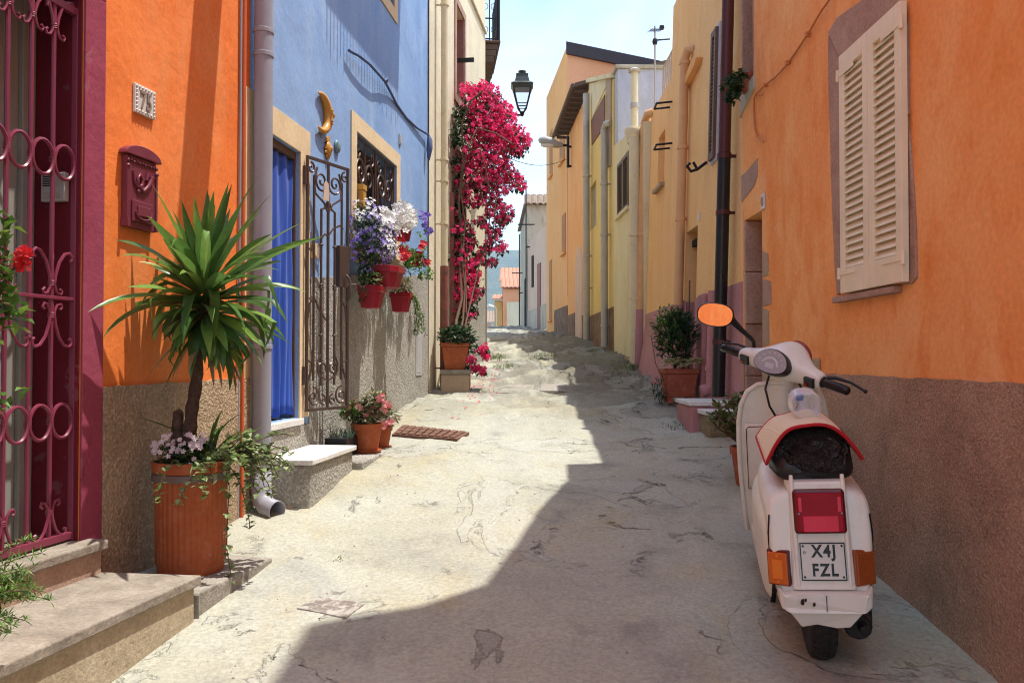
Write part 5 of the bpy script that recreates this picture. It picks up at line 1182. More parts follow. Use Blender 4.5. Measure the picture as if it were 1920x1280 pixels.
# base
zd = R1.uv(1700, 708)[1]; sq = R1.S(1535, .012, 700)
dado(hr, 'roughcast_base', R1, m_rc_right, 0, sq, [(0, zd), (sq, zd)], th=.012)
dado(hr, 'stone_base', R1, m_beige_st, sq + .002, R1.len, [(sq, R1.uv(1460, 640)[1] - .05), (R1.len, R1.uv(1460, 640)[1])], [(d1a, d1b, .55, 3.)] if 0 else [], th=.012) if 0 else None
mb = R1.mb()
for a, b_ in ((sq + .002, d1a - .02), (d1b + .02, R1.len - .01)): mb.box(a, b_, .001, .013, -.5, R1.uv(1400, 672)[1])
obj('stone_base', mb, m_beige_st, hr, bevel=.004)
# cable
cp = [(1580, -30), (1560, 4), (1548, 20), (1520, 65), (1500, 92), (1482, 118), (1460, 143), (1440, 160), (1424, 176), (1419, 184), (1417, 205), (1418, 240), (1424, 258), (1437, 266)]
mb = R1.mb(); mb.tube([(*R1.uv(u, v), 0) if 0 else (R1.uv(u, v)[0], .016 + .006 * math.sin(i), R1.uv(u, v)[1]) for i, (u, v) in enumerate(cp)], .0065, 6)
mb.tube([(R1.uv(1421, 180)[0], .018, R1.uv(1421, 180)[1]), (R1.uv(1434, 178)[0], .018, R1.uv(1434, 178)[1])], .006, 6)
for i in (3, 5, 7): u, v = cp[i]; a, z = R1.uv(u, v); mb.box(a - .012, a + .012, .004, .03, z - .012, z + .012)
tag(obj('orange_cable', mb, m_cable_o, smooth=60), 'orange painted cable looping down the orange wall beside the shutters', 'cable')

# ================================================================== RIGHT: yellow house with the pink base
top = [(0, 5.0), (1.1, 5.15), (3.9, 5.75), (4.20, 5.75), (4.21, 4.86), (5.65, 4.86)]
dA, dB = R2.S(1305, 0, 560), R2.S(1284, 0, 560); dz_ = R2.uv(1295, 431)[1]
wA, wB = R2.S(1246, 0, 300), R2.S(1234, 0, 300); wz1 = R2.uv(1240, 252)[1]; wz0 = R2.uv(1238, 350)[1]
hy, _ = house('yellow_house', 'yellow ochre house with an old pink base and narrow doorway', R2, m_yel, top, [(dA, dB, .6, dz_), (wA, wB, wz0, wz1)], 4., .28)
zp_ = CZ + .60
dado(hy, 'pink_base', R2, m_pink, .0, R2.len - .003, [(0, zp_ + .03), (1.2, zp_ + .02), (R2.len, zp_ + .03)], [(dA, dB, .6, 3.)][:0] or [], th=.01) if 0 else None
mb = R2.mb()
for a, b_ in ((.0, dA), (dB, R2.len - .002)): wall_mesh(mb, a, b_, -.2, [(a, zp_ + .02), (b_, zp_ + .0)], [], 0, .01, False, .011)
obj('pink_base', mb, m_pink, hy, doubles=True)
mb = R2.mb(); mb.box(dB - .012, dB - .0005, -.275, .0, .6, zp_); obj('pink_reveal', mb, m_pink, hy)
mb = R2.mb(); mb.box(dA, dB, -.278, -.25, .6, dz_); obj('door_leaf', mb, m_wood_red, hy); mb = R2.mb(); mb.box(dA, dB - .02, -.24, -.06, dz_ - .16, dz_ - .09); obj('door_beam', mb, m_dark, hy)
mb = R2.mb(); mb.box(wA - .05, wB + .05, -.2, .06, wz0 - .05, wz0); obj('window_sill', mb, m_beige_st, hy, bevel=.004)
mb = R2.mb(); mb.box(wA, wB, -.275, -.24, wz0, wz1); obj('window_pane', mb, m_yel, hy)
# tall dark shutter seen edge on
sa, sb_ = R2.S(1348, .0, 200), R2.S(1339, .0, 200); z1_ = R2.uv(1344, 62)[1]; z0_ = R2.uv(1340, 300)[1]
mb = R2.mb(); mb.box(sa - .03, sb_ + .03, .001, .02, z0_ - .03, z1_ + .04); obj('window_surround', mb, m_lilac, hy, bevel=.003)
sh = bpy.data.objects.new('shutter', None); COL.objects.link(sh); sh.parent = hy; sh.location = R2.T(sa, .03, z0_) - hy.location
mb = R2.mb()
for a, b_ in ((sa, sa + .05), (sb_ - .05, sb_)): mb.box(a, b_, .0205, .05, z0_, z1_)
mb.box(sa + .051, sb_ - .051, .0205, .049, z0_, z0_ + .06); mb.box(sa + .051, sb_ - .051, .0205, .049, z1_ - .06, z1_); obj('shutter_frame', mb, m_shut_b, sh)
mb = R2.mb()
for k in range(28): z = z0_ + .07 + (z1_ - z0_ - .14) * k / 28; mb.prism([(sa + .052, z), (sb_ - .052, z), (sb_ - .052, z + .008), (sa + .052, z + .008)], .022, .046)
obj('louvres', mb, m_shut_b, sh)
a, z = R2.uv(1322, 320, .0); mb = R2.mb(); mb.tube([(a - .1, .01, z + .06), (a - .1, .10, z - .01), (a - .1, .16, z - .03), (a - .1, .20, z + .02), (a - .1, .17, z + .05)], .016, 8); mb.tube([(a - .1, .10, z - .01), (a - .1, .14, z + .06)], .014, 6)
tag(obj('iron_hook', mb, m_iron_k, smooth=50), 'black iron hook below the dark shutter of the yellow house', 'hook')
for (u, v, lab) in ((1262, 190, 'upper black clothes line bracket on the yellow house'), (1262, 268, 'lower black clothes line bracket above the small sill of the yellow house')):
    a, z = R2.uv(u, v); mb = R2.mb()
    for q, dz2 in ((0, .0), (.16, -.02)): mb.tube([(a + .05 + q, .0, z + dz2 + .01), (a + q + .05, .19, z + dz2 - .01)], .013, 8)
    mb.tube([(a + .05, .19, z - .01), (a + .21, .19, z - .03)], .013, 8); tag(obj('clothesline_bracket', mb, m_iron_k, smooth=50), lab, 'bracket', None)
a, z = R2.uv(1312, 406); mb = R2.mb(); mb.box(a - .03, a + .03, .001, .01, z - .04, z + .04); tag(obj('number_tile', mb, m_white, bevel=.002), 'tiny white number tile above the doorway of the yellow house', 'house number')
# slanting little rail block
pa, pz = R2.uv(1300, 130); mb = R2.mb(); mb.prism([R2.uv(1291, 168), R2.uv(1291, 158), R2.uv(1310, 108), R2.uv(1318, 108), R2.uv(1314, 122)], .002, .07); obj('wall_bracket', mb, m_apri, hy, bevel=.004)
# downpipes
def wpipe(name, label, W, u0, v0, u1, v1, d, r, mat, elbow=None, foot=None, clips=(), mat2=None, vsw=None):
    o = thing(name, label, 'drainpipe', W.at(u1, v1, d)); a0_, z0_ = W.uv(u0, v0, d); a1_, z1_ = W.uv(u1, v1, d); a = (a0_ + a1_) / 2
    pts = []
    if elbow: pts += [(a - elbow, d - .09, z0_ + .05), (a - elbow * .5, d - .02, z0_ + .06), (a, d, z0_ - .02)]
    else: pts += [(a, d, z0_)]
    zs = W.uv(u1, vsw, d)[1] if vsw else z1_
    mb = W.mb(); mb.tube(pts + [(a, d, zs)], r, 14); obj('pipe', mb, mat, o, smooth=45)
    if vsw or foot:
        mb = W.mb(); q = [(a, d, zs - .0005), (a, d, z1_)]
        if foot: q = [(a, d, zs - .0005), (a, d, z1_ + foot), (a, d + .03, z1_ + foot * .4), (a, d + .09, z1_ + foot * .1)]
        mb.tube(q, r * 1.06, 14); obj('lower_pipe', mb, mat2 or mat, o, smooth=50)
    for v in clips:
        z = W.uv((u0 + u1) / 2, v, d)[1]; mb = W.mb(); mb.tube([(a, d, z - .02), (a, d, z + .02)], r * 1.18, 14); mb.box(a - .01, a + .01, 0, d, z - .012, z + .012); obj('clip', mb, mat, o, smooth=40)
    return o
wpipe('drainpipe', 'downpipe painted maroon above and black below between the orange and yellow houses', R2, 1359, -60, 1355, 745, .10, .052, m_copper, vsw=290, mat2=m_black_pl, clips=(294, 398, 640))
wpipe('drainpipe', 'pink painted pipe with an open spout beside the black downpipe', R2, 1338, 545, 1334, 735, .08, .05, m_pink, foot=.06, clips=(690,))
wpipe('drainpipe', 'apricot painted downpipe with a bent top on the middle of the yellow house', R2, 1291, 95, 1262, 690, .07, .05, m_apri_pipe, elbow=.12, clips=(280, 410, 130), vsw=575, mat2=m_pink)
wpipe('drainpipe', 'orange downpipe with a bent top at the far corner of the yellow house', R2, 1207, 232, 1200, 700, .06, .065, m_apri_pipe, elbow=.25, clips=(440,), vsw=580, mat2=m_pink)
mb = R2.mb(); a, z = R2.uv(1312, 640, .05); mb.prism([(a - .16, .7), (a + .16, .7), (a + .12, zp_ + .01), (a - .12, zp_ + .01)], .002, .06); obj('buttress', mb, m_pink, hy, bevel=.02)
mb = R2.mb(); P = []
for i in range(25):
    a = 2.95 + (R2.len - 2.96) * i / 24; k = min(1, i / 8) * (.85 + .3 * noise.noise((a * 2, 1, 1))); P.append([(a, .0115, zp_ + .0), (a, .0125 + .006 * k, zp_ - .18), (a, .013 + .03 * k, zp_ - .42), (a, .014 + .07 * k, zp_ - .65), (a, .015 + .14 * k, zp_ - .95), (a, .015 + .2 * k, zp_ - 1.2)])
mb.grid(P); obj('flared_foot', mb, m_pink, hy, smooth=60)
# parapet block and railing of the roof terrace
mb = R2.mb(); mb.box(4.5, 5.5, -2.2, -1.0, 4.4, CZ + 4.05); tb_ = obj('roof_block', mb, m_greyw, hy, bevel=.01)
mb = R2.mb()
for k in range(8): mb.tube([(4.25 + .14 * k, -.08, 4.85), (4.25 + .14 * k, -.08, 5.35)], .012, 6)
mb.tube([(4.22, -.08, 5.36), (5.3, -.08, 5.36)], .018, 6); obj('terrace_railing', mb, m_zinc, hy)
# steps at the corner
def block(name, label, x0, x1, y0, y1, zb, zt, cap, body, cat='doorstep'):
    o = thing(name, label, cat, V(((x0 + x1) / 2, (y0 + y1) / 2, zb)))
    mb = MB(); mb.box(x0 + .012, x1, y0 + .012, y1 - .001, zb - .5, zt - .0355); obj('body', mb, body, o, bevel=.02)
    mb = MB(); mb.box(x0, x1, y0, y1, zt - .035, zt); obj('cap', mb, cap, o, bevel=.005); return o
block('corner_step', 'lower mossy cement step with a pale cap under the black downpipe', 1.49, 1.86, 6.36, 6.66, .80, 1.045, m_marble, m_moss)
block('corner_step', 'upper pink step with a pale cap between the planter and the mossy step', 1.43, 1.87, 6.665, 7.25, .85, 1.10, m_marble, m_pink)
# planter
pc = V((1.60, 7.95, gz(1.6, 7.95) + .01)); o = thing('square_planter', 'square terracotta planter of glossy shrubs and succulents by the pink wall', 'planter', pc)
mb = MB(); hW = .155; ph_ = .30
mb.add([(pc.x + sx * hW * .82, pc.y + sy * hW * .82, pc.z + .03) for sx, sy in ((-1, -1), (1, -1), (1, 1), (-1, 1))] + [(pc.x + sx * hW, pc.y + sy * hW, pc.z + ph_ - .05) for sx, sy in ((-1, -1), (1, -1), (1, 1), (-1, 1))], [(3, 2, 1, 0), (4, 5, 6, 7)] + [(i, (i + 1) % 4, 4 + (i + 1) % 4, 4 + i) for i in range(4)])
mb.box(pc.x - hW * 1.07, pc.x + hW * 1.07, pc.y - hW * 1.07, pc.y + hW * 1.07, pc.z + ph_ - .0495, pc.z + ph_)
for sx in (-1, 1):
    for sy in (-1, 1): mb.box(pc.x + sx * .1 - .025, pc.x + sx * .1 + .025, pc.y + sy * .1 - .025, pc.y + sy * .1 + .025, pc.z - .03, pc.z + .029)
obj('planter_box', mb, m_terra_old, o, bevel=.008)
mb = MB(); clump(pc + V((-.02, -.02, ph_ + .30)), .22, .20, .28, 520, .095, mb, r5, wr=.38, top=.5); obj('shrub_leaves', mb, m_dkgreen, o, fix=False)
mb = MB(); clump(pc + V((-.10, -.03, ph_ + .38)), .18, .16, .24, 330, .07, mb, r5, wr=.4, top=.3); obj('light_leaves', mb, m_green, o, fix=False)
mb = MB(); clump(pc + V((.04, -.06, ph_ + .36)), .14, .1, .18, 70, .12, mb, r5, wr=.33, top=.8); obj('grey_leaves', mb, m_grgreen, o, fix=False)
mb = MB()
for i in range(26):
    c = pc + V((-.17 + .35 * i / 25, r5.uniform(-.21, -.15), ph_ + r5.uniform(.01, .09)))
    for k in range(14): a = k * 2.4; mb.leaf(c, (math.cos(a), math.sin(a), .3 + .1 * k), .058 - .0025 * k, .032, fold=.1)
obj('succulents', mb, leafmat('pale_succulent', (.45, .48, .24), (.62, .60, .36), (.66, .50, .36)), o, fix=False)
mb = MB(); clump(pc + V((-.20, -.1, .10)), .09, .08, .13, 120, .07, mb, r5, wr=.2, top=-.2); obj('side_tuft', mb, m_dkgreen, o, fix=False)
mb = MB(); mb.tube([pc + V((.10, .02, ph_)), pc + V((.115, .02, ph_ + .85))], .008, 7); obj('cane', mb, m_stem, o, smooth=40)
ms = MB(); [ms.tube([pc + V((x, y, ph_)), pc + V((x * 1.5, y * 1.5, ph_ + .25)), pc + V((x * 2, y * 2, ph_ + .5))], .008, 6) for x, y in ((-.04, 0), (.03, -.04), (.06, .03))]; ms.tube([pc + V((-.16, -.1, .2)), pc + V((-.24, -.12, .35)), pc + V((-.28, -.12, .6))], .004, 5); obj('stems', ms, m_stem, o)
# pot with a succulent bush by the scooter
pc = V((1.47, 5.15, gz(1.47, 5.15) - .005)); o = thing('succulent_pot', 'terracotta pot of jade succulent against the wall behind the scooter', 'potted plant', pc); flowerpot(pc, .11, .24, m_terra_old, o, False)
mb = MB(); ms = MB()
for i in range(22):
    a = r5.uniform(0, 6.283); p = pc + V((0, 0, .22)); d = V((math.cos(a) * .7, math.sin(a) * .7, r5.uniform(.2, 1.6))).normalized(); pts = [p]
    for k in range(6):
        d = (d + V((r5.uniform(-.3, .3), r5.uniform(-.3, .3), r5.uniform(-.1, .25)))).normalized(); p = p + d * .055; pts.append(p)
    ms.tube(pts, .006, 6)
    for q in pts[2:]: 
        for k in range(9): mb.leaf(q + V((r5.uniform(-.02, .02), r5.uniform(-.02, .02), r5.uniform(-.02, .02))), (r5.uniform(-1, 1), r5.uniform(-1, 1), r5.uniform(-.2, 1)), .052, .032, fold=.05)
obj('leaves', mb, leafmat('jade_leaf', (.07, .12, .03), (.14, .2, .05), (.24, .16, .07)), o, fix=False); obj('stems', ms, m_stem, o)

# ================================================================== RIGHT: further houses
wA, wB = R3.S(1179, 0, 340), R3.S(1158, 0, 340); wz1 = R3.uv(1168, 297)[1]; wz0 = R3.uv(1168, 398)[1]
hi, _ = house('ivory_house', 'small ivory house with a brown louvred window and a lilac grey gable wall', R3, m_ivory, [(0, CZ + 3.3), (R3.len, CZ + 3.62)], [(wA, wB, wz0, wz1)], 4., .15)
mb = R3.mb(); mb.box(R3.len - .30, R3.len - .02, -3.2, -.02, 4.6, CZ + 4.85); obj('gable_wall', mb, m_lilac, hi, bevel=.01)
mb = R3.mb(); mb.box(R3.len - .34, R3.len + .02, -3.2, .02, CZ + 4.852, CZ + 4.91); obj('gable_coping', mb, m_greyw, hi, bevel=.006)
sh = bpy.data.objects.new('shutter', None); COL.objects.link(sh); sh.parent = hi; sh.location = R3.T(wA, 0, wz0) - hi.location
mb = R3.mb(); mid = (wA + wB) / 2
for a, b_ in ((wA, wA + .05), (mid - .05, mid + .05), (wB - .05, wB)): mb.box(a, b_, -.04, .012, wz0, wz1)
for z in (wz0, wz1 - .06): mb.box(wA + .051, mid - .051, -.04, .011, z, z + .06); mb.box(mid + .051, wB - .051, -.04, .011, z, z + .06)
obj('shutter_frame', mb, m_shut_b, sh)
mb = R3.mb()
for k in range(17):
    z = wz0 + .07 + (wz1 - wz0 - .14) * k / 17
    for a, b_ in ((wA + .05, mid - .05), (mid + .05, wB - .05)): mb.add([(x, d, q) for x in (a, b_) for d, q in ((-.035, z + .045), (-.03, z + .05), (.008, z + .008), (.003, z))], [(0, 1, 2, 3), (7, 6, 5, 4), (0, 4, 5, 1), (1, 5, 6, 2), (2, 6, 7, 3), (3, 7, 4, 0)])
obj('louvres', mb, m_shut_b, sh)
mb = R3.mb(); mb.box(wA - .06, wB + .06, -.1, .05, wz0 - .05, wz0 - .001); obj('window_sill', mb, m_ivory, hi, bevel=.004)
mb = R3.mb(); mb.box(.9, R3.len, .001, .03, 1.0, CZ + .02 ); obj('damp_base', mb, m_beige_st, hi, bevel=.01)
wpipe('drainpipe', 'thick cream downpipe with a funnel head at the edge of the ivory house', R3, 1187, 262, 1193, 690, .10, .075, m_cream_pipe, clips=(440, 560))
a, z = R3.uv(1187, 254, .10); mb = R3.mb(); mb.tube([(a, .10, z - .12), (a, .10, z + .0), (a, .10, z + .06), (a, .10, z + .10)], [.08, .11, .125, .11], 16); tag(obj('funnel_head', mb, m_cream_pipe, smooth=40), 'cream funnel head on top of the thick cream downpipe', 'rainwater head')
fl = R3.T(R3.len - .75, -.28, 0); z0_ = at(1190, 232, fl.y).z; z1_ = at(1190, 136, fl.y).z; xx = at(1190, 200, fl.y).x
o = thing('flue_pipe', 'tall flue pipe with a flat cap in front of the lilac grey gable', 'chimney pipe', V((xx, fl.y, z0_)))
mb = MB(); mb.tube([(xx, fl.y, z0_ - .5), (xx, fl.y, z1_)], .058, 14); obj('pipe', mb, m_cream_pipe, o, smooth=40)
mb = MB(); mb.tube([(xx, fl.y, z1_), (xx, fl.y, z1_ + .03), (xx, fl.y, z1_ + .07)], [.10, .11, .04], 14); obj('cap', mb, m_zinc, o, smooth=40)
mb = MB(); mb.tube([(xx, fl.y, z0_ + .25), (xx, fl.y, z0_ + .33)], .072, 14); obj('collar', mb, m_zinc, o, smooth=40)

nA, nB = R4.S(1118, 0, 400), R4.S(1107, 0, 400); nz1, nz0 = R4.uv(1112, 345)[1], R4.uv(1112, 428)[1]
h5, _ = house('old_yellow_house', 'old yellow house with a stone base, brown panel and grey downpipe', R4, m_yel2, [(0, CZ + 4.78), (R4.len, CZ + 5.75)], [(nA, nB, nz0, nz1)], 4., .12)
mb = R4.mb(); mb.box(nA, nB, -.115, -.06, nz0, nz1); obj('blind_window', mb, m_greyw, h5)
patch(R4, [(1110, 226), (1135, 178), (1135, 236), (1111, 272)], .002, .02, m_brick, h5, 'brown_panel')
patch(R4, [(1106, 158), (1140, 146), (1142, 150), (1110, 224)], .002, .012, m_ivory, h5, 'pale_patch')
patch(R4, [(1138, 144), (1148, 140), (1147, 310), (1140, 315)], .002, .03, m_beige_st, h5, 'stone_quoin')
mb = R4.mb(); mb.box(-.05, R4.len, -3., .08, CZ + 5.76, CZ + 5.82) if 0 else mb.prism([(-.02, CZ + 4.79), (R4.len, CZ + 5.76), (R4.len, CZ + 5.84), (-.02, CZ + 4.87)], -3.5, .07); obj('roof_edge', mb, m_ivory, h5)
for s0_, s1_, v in ((.02, 1.3, 590), (1.32, R4.len - .01, 586)): dado(h5, 'stone_base', R4, m_ston_dk, s0_, s1_, [(s0_, R4.uv(1130, 583)[1]), (s1_, R4.uv(1130, 583)[1] - .02)], th=.02)
wpipe('drainpipe', 'grey downpipe with a bent top on the old yellow house', R4, 1131, 245, 1135, 650, .11, .062, m_zinc, elbow=.2, clips=(440, 610, 345))

top5 = CZ + 5.62
ar, az1 = (R5.S(1092, 0, 550), R5.S(1079, 0, 550)), R5.uv(1085, 462)[1]
h6, _ = house('eaved_house', 'low apricot house with a dark eave and tall arched door', R5, m_apri, [(0, top5), (R5.len, top5)], [], 4., .12)
mb = R5.mb(); ca = (ar[0] + ar[1]) / 2; rw = (ar[1] - ar[0]) / 2
mb.prism([(ar[0], az1 - .56)] + [(ca + rw * math.cos(R(180 - 15 * k)), az1 - .55 + .55 * math.sin(R(15 * k))) for k in range(13)] + [(ar[1], az1 - .56)], .002, .008); mb.box(ar[0], ar[1], .002, .008, 1.3, az1 - .5601); obj('arched_door', mb, m_palepk, h6)
mb = R5.mb(); mb.add([(a, d, z) for a in (-.05, R5.len + .15) for d, z in ((.30, top5 + .04), (.30, top5 + .12), (-3., top5 + 1.0), (-3., top5 + .85))], [(0, 1, 2, 3), (7, 6, 5, 4), (0, 4, 5, 1), (1, 5, 6, 2), (2, 6, 7, 3), (3, 7, 4, 0)]); ro = obj('roof', mb, m_eave, h6)
mb = R5.mb()
for k in range(11):
    mb = R5.mb(); a = .1 + k * .37; mb.box(a, a + .07, -.05, .27, top5 - .02, top5 + .036); obj('rafter', mb, m_eave, ro)
mb = R5.mb(); mb.tube([(-.06, .345, top5 + .06), (R5.len + .2, .345, top5 + .06)], .045, 10); obj('gutter', mb, m_eave, h6, smooth=40)
wpipe('drainpipe', 'long zinc downpipe from the gutter of the eaved apricot house', R5, 1101, 172, 1098, 640, .12, .068, m_zinc, clips=(330, 480, 540))
dado(h6, 'stone_base', R5, m_ston_dk, .02, ar[0] - .01, [(0, R5.uv(1096, 590)[1]), (ar[0], R5.uv(1096, 590)[1])], th=.02); dado(h6, 'stone_base', R5, m_ston_dk, ar[1] + .01, R5.len - .01, [(ar[1], R5.uv(1074, 588)[1]), (R5.len, R5.uv(1074, 588)[1])], th=.02)
# lamp on the wall
lp = at(1065, 290, 20.2); o = thing('street_lamp', 'grey cobra head street lamp on a bracket under the dark eave', 'street lamp', lp)
mb = MB(); mb.tube([lp + V((.0, 0, -.32)), lp + V((0, 0, .45))], .035, 8); mb.tube([lp + V((0, 0, .2)), lp + V((.25, .1, .2))], .03, 6); mb.tube([lp + V((0, 0, -.28)), lp + V((.25, .1, -.28))], .03, 6); mb.tube([lp + V((0, 0, .22)), lp + V((-.16, -.05, .22))], .03, 8); obj('bracket', mb, m_iron_k, o, smooth=40)
mb = MB(); hd = lp + V((-.14, -.05, .22)); mb.tube([hd, hd + V((-.12, -.03, .0)), hd + V((-.28, -.06, .05)), hd + V((-.45, -.1, .09)), hd + V((-.56, -.12, .09)), hd + V((-.59, -.13, .085))], [.05, .085, .12, .11, .07, .02], 12); obj('lamp_head', mb, paint('lamp_shell', (.34, .33, .31), .5), o, smooth=60)
mb = MB(); mb.ball(hd + V((-.36, -.08, -.02)), .18, .09, .06, 12, 8); obj('lens', mb, m_white, o, smooth=60)
wp = at(955, 300, 13.5); mb = MB(); q0 = lp + V((0, 0, -.1)); P = [q0.lerp(L3.T(L3.len - .05, .02, CZ + (670 - 277) / F * 12.9), i / 14) - V((0, 0, .22 * math.sin(math.pi * i / 14))) for i in range(15)]; mb.tube(P, .006, 5); tag(obj('overhead_cable', mb, m_wire), 'thin black cable slung from the wall lamp across the lane', 'cable')

h7, w7 = house('tall_apricot_house', 'tall apricot house with a dark fascia above the neighbouring roofs', R6, m_apri, [(0, CZ + 8.0), (R6.len, CZ + 7.95)], [], .3)
for pix in ([(1049, 205), (1059, 200), (1059, 300), (1050, 305)], [(1031, 248), (1036, 244), (1036, 328), (1031, 332)]) if 0 else (): pass
mb = R6.mb()
for (ua, ub, va, vb, nm) in ((1059, 1050, 205, 303, 0), (1036, 1031, 246, 330, 0), (1061, 1054, 402, 475, 0), (1035, 1030, 488, 600, 0)):
    a, b_ = R6.S(ua, 0, 400), R6.S(ub, 0, 400); um = (ua + ub) / 2; z1_, z0_ = R6.uv(um, va)[1], R6.uv(um, vb)[1]
    m2 = R6.mb(); m2.box(a, b_, .002, .012, z0_, z1_); wo = obj('window', m2, paint('ochre_blind', (.42, .19, .06), .8), h7); m2 = R6.mb(); m2.box(a - .04, b_ + .04, .0125, .07, z0_ - .05, z0_ - .002); obj('sill', m2, m_apri, wo)
yg = 20.985; xg0 = 1.42
mb = MB(); zf1, zf0 = CZ + 8.0, CZ + 7.65
mb.add([(xg0 - .01, yg - .02, 3.), (4.2, yg - .02, 3.), (4.2, yg - .02, CZ + 7.45), (xg0 - .01, yg - .02, CZ + 7.95), (xg0 - .01, yg + .0, 3.), (4.2, yg + .0, 3.), (4.2, yg + .0, CZ + 7.45), (xg0 - .01, yg + .0, CZ + 7.95)], [(0, 1, 2, 3), (7, 6, 5, 4), (0, 4, 5, 1), (1, 5, 6, 2), (2, 6, 7, 3), (3, 7, 4, 0)]); obj('gable', mb, m_peach, h7)
mb = MB(); mb.add([(x, y, z + q) for x, z in ((xg0 - .04, CZ + 8.03), (4.3, CZ + 7.42)) for y in (yg - .12, yg - .021) for q in (-.30, .0)], [(0, 1, 3, 2), (4, 5, 7, 6), (0, 1, 5, 4), (2, 3, 7, 6), (0, 2, 6, 4), (1, 3, 7, 5)]); obj('fascia', mb, m_fascia, h7)
dado(h7, 'stone_base', R6, m_ston_dk, .02, 2.4, [(.02, R6.uv(1050, 578)[1]), (2.4, R6.uv(1050, 578)[1])], th=.02)
mb = MB(); p = at(1012, 630, 25.4); mb.box(p.x - .35, p.x + .35, 25.2, 25.7, p.z - .6, p.z + .15); tag(obj('stone_bench', mb, m_ston_dk, bevel=.02), 'low stone bench block at the foot of the tall apricot house', 'bench')
# TV antenna on the roof
p = at(1228, 100, 12.0); o = thing('roof_antenna', 'television antenna on a mast above the yellow house roof', 'antenna', V((p.x, p.y, 4.9)))
mb = MB(); mb.tube([(p.x, p.y, 4.7), (p.x, p.y, p.z + .4)], .013, 6); obj('mast', mb, m_zinc, o)
mb = MB(); z = at(1228, 58, 12).z; mb.tube([(p.x - .08, p.y - .07, z - .02), (p.x + .11, p.y + .07, z + .04)], .009, 6)
for k in range(7): q = k / 6; x = p.x - .08 + .19 * q; y = p.y - .07 + .14 * q; zz_ = z - .02 + .06 * q; mb.tube([(x - .03, y + .08, zz_), (x + .03, y - .08, zz_)], .004, 5)
z2 = at(1228, 76, 12).z; mb.tube([(p.x - .0, p.y, z2), (p.x + .22, p.y, z2 + .02)], .012, 6); mb.box(p.x + .07, p.x + .13, p.y - .03, p.y + .03, z + .02, z + .07); mb.lathe((p.x, p.y, z2 - .06), [(.03, 0), (.04, .04), (.03, .08)], 10); obj('yagi_elements', mb, m_iron_k, o)

# ---- beyond: grey stone house, pale pink house, houses past the crest
def tiled_roof(W, name, s0, s1, d0, d1, z0, z1, mat, parent):
    """rows of barrel tiles running down from (d0,z0) to (d1,z1)"""
    mb = W.mb(); n = max(3, int(abs(s1 - s0) / .22)); m = 22
    P = []
    for i in range(m * 0 + n * 6 + 1):
        a = s0 + (s1 - s0) * i / (n * 6); bumpz = .055 * abs(math.sin(math.pi * i / 6)) ; row = []
        for j in range(13):
            q = j / 12; st_ = (q * 6) % 1.; row.append((a, d0 + (d1 - d0) * q, z0 + (z1 - z0) * q + bumpz + .03 * st_))
        P.append(row)
    mb.grid(P); return obj(name, mb, mat, parent, solid=.04, fix=False)
R7 = Wall(1.13, 26.4, .58, 29.6, -1); R8 = Wall(.54, 29.7, .36, 36., -1)
h8, _ = house('pale_pink_house', 'low pale pink house with a weathered base beyond the tall apricot house', R7, m_palepk, [(0, CZ + 4.3), (R7.len, CZ + 4.1)], [], 4., z0=0)
dado(h8, 'weathered_base', R7, m_greyw, .01, R7.len - .01, [(0, 3.2), (R7.len, 3.1)], th=.02)
mb = R7.mb(); mb.box(1.0, 1.5, .002, .03, 1.8, 4.6); obj('door', mb, m_wood_red, h8); mb = R7.mb(); mb.box(2.2, 2.55, .002, .02, 3.9, 5.0); obj('window', mb, m_dark, h8)
h9, _ = house('grey_stone_house', 'weathered grey house with an old tiled roof near the crest of the lane', R8, m_greyw, [(0, CZ + 5.5), (R8.len, CZ + 5.4)], [], 4., z0=0)
mb = MB(); mb.add([(.90, 29.66, 1.5), (5, 29.66, 1.5), (5, 29.66, CZ + 5.8), (.90, 29.66, CZ + 5.8)], [(0, 1, 2, 3)]) if 0 else None
tiled_roof(R8, 'roof', -.1, R8.len, .12, -4., CZ + 5.5, CZ + 6.2, m_tile_old, h9)
RF = Wall(.46, 29.62, 4.9, 29.62, 1); tiled_roof(RF, 'roof_verge', 0, 4., .15, -.3, CZ + 5.45, CZ + 5.85, m_tile_old, h9)
mb = R8.mb(); mb.box(.9, 1.6, .002, .03, 1.8, 4.4); obj('door', mb, m_dark, h9)
for (x, y, r_, zt_, lab) in ((.50, 29.3, .022, CZ + 6.3, 'tall thin pole at the corner of the grey house near the crest'), (.30, 33.5, .025, CZ + 5.0, 'second thin pole with a crossbar further along the grey house')):
    o = thing('utility_pole', lab, 'pole', V((x, y, 2.3))); mb = MB(); mb.tube([(x, y, 2.), (x, y, zt_)], r_, 8); obj('pole', mb, m_iron_k, o, smooth=40)
    mb = MB(); mb.box(x - .3, x + .3, y - .02, y + .02, zt_ - 1.6, zt_ - 1.56); mb.box(x, x + .28, y - .02, y + .02, zt_ - 2.4, zt_ - 2.36); obj('crossbar', mb, m_iron_k, o)
def far_house(name, label, x0, x1, y0, y1, z1, mat, roofm, ridge, base=None, zb=-3.):
    o = thing(name, label, 'house', V(((x0 + x1) / 2, (y0 + y1) / 2, 0)))
    mb = MB(); mb.box(x0, x1, y0, y1, zb, z1); obj('wall', mb, mat, o)
    WW = Wall(x0 - .15, y0, x1 + .3, y0, 1); tiled_roof(WW, 'roof', 0, x1 - x0 + .45, .25, -(y1 - y0) * .6, z1 + .01, z1 + ridge, roofm, o); return o
fY = 46.; xa = at(942, 560, fY).x; xb = at(1000, 560, fY).x
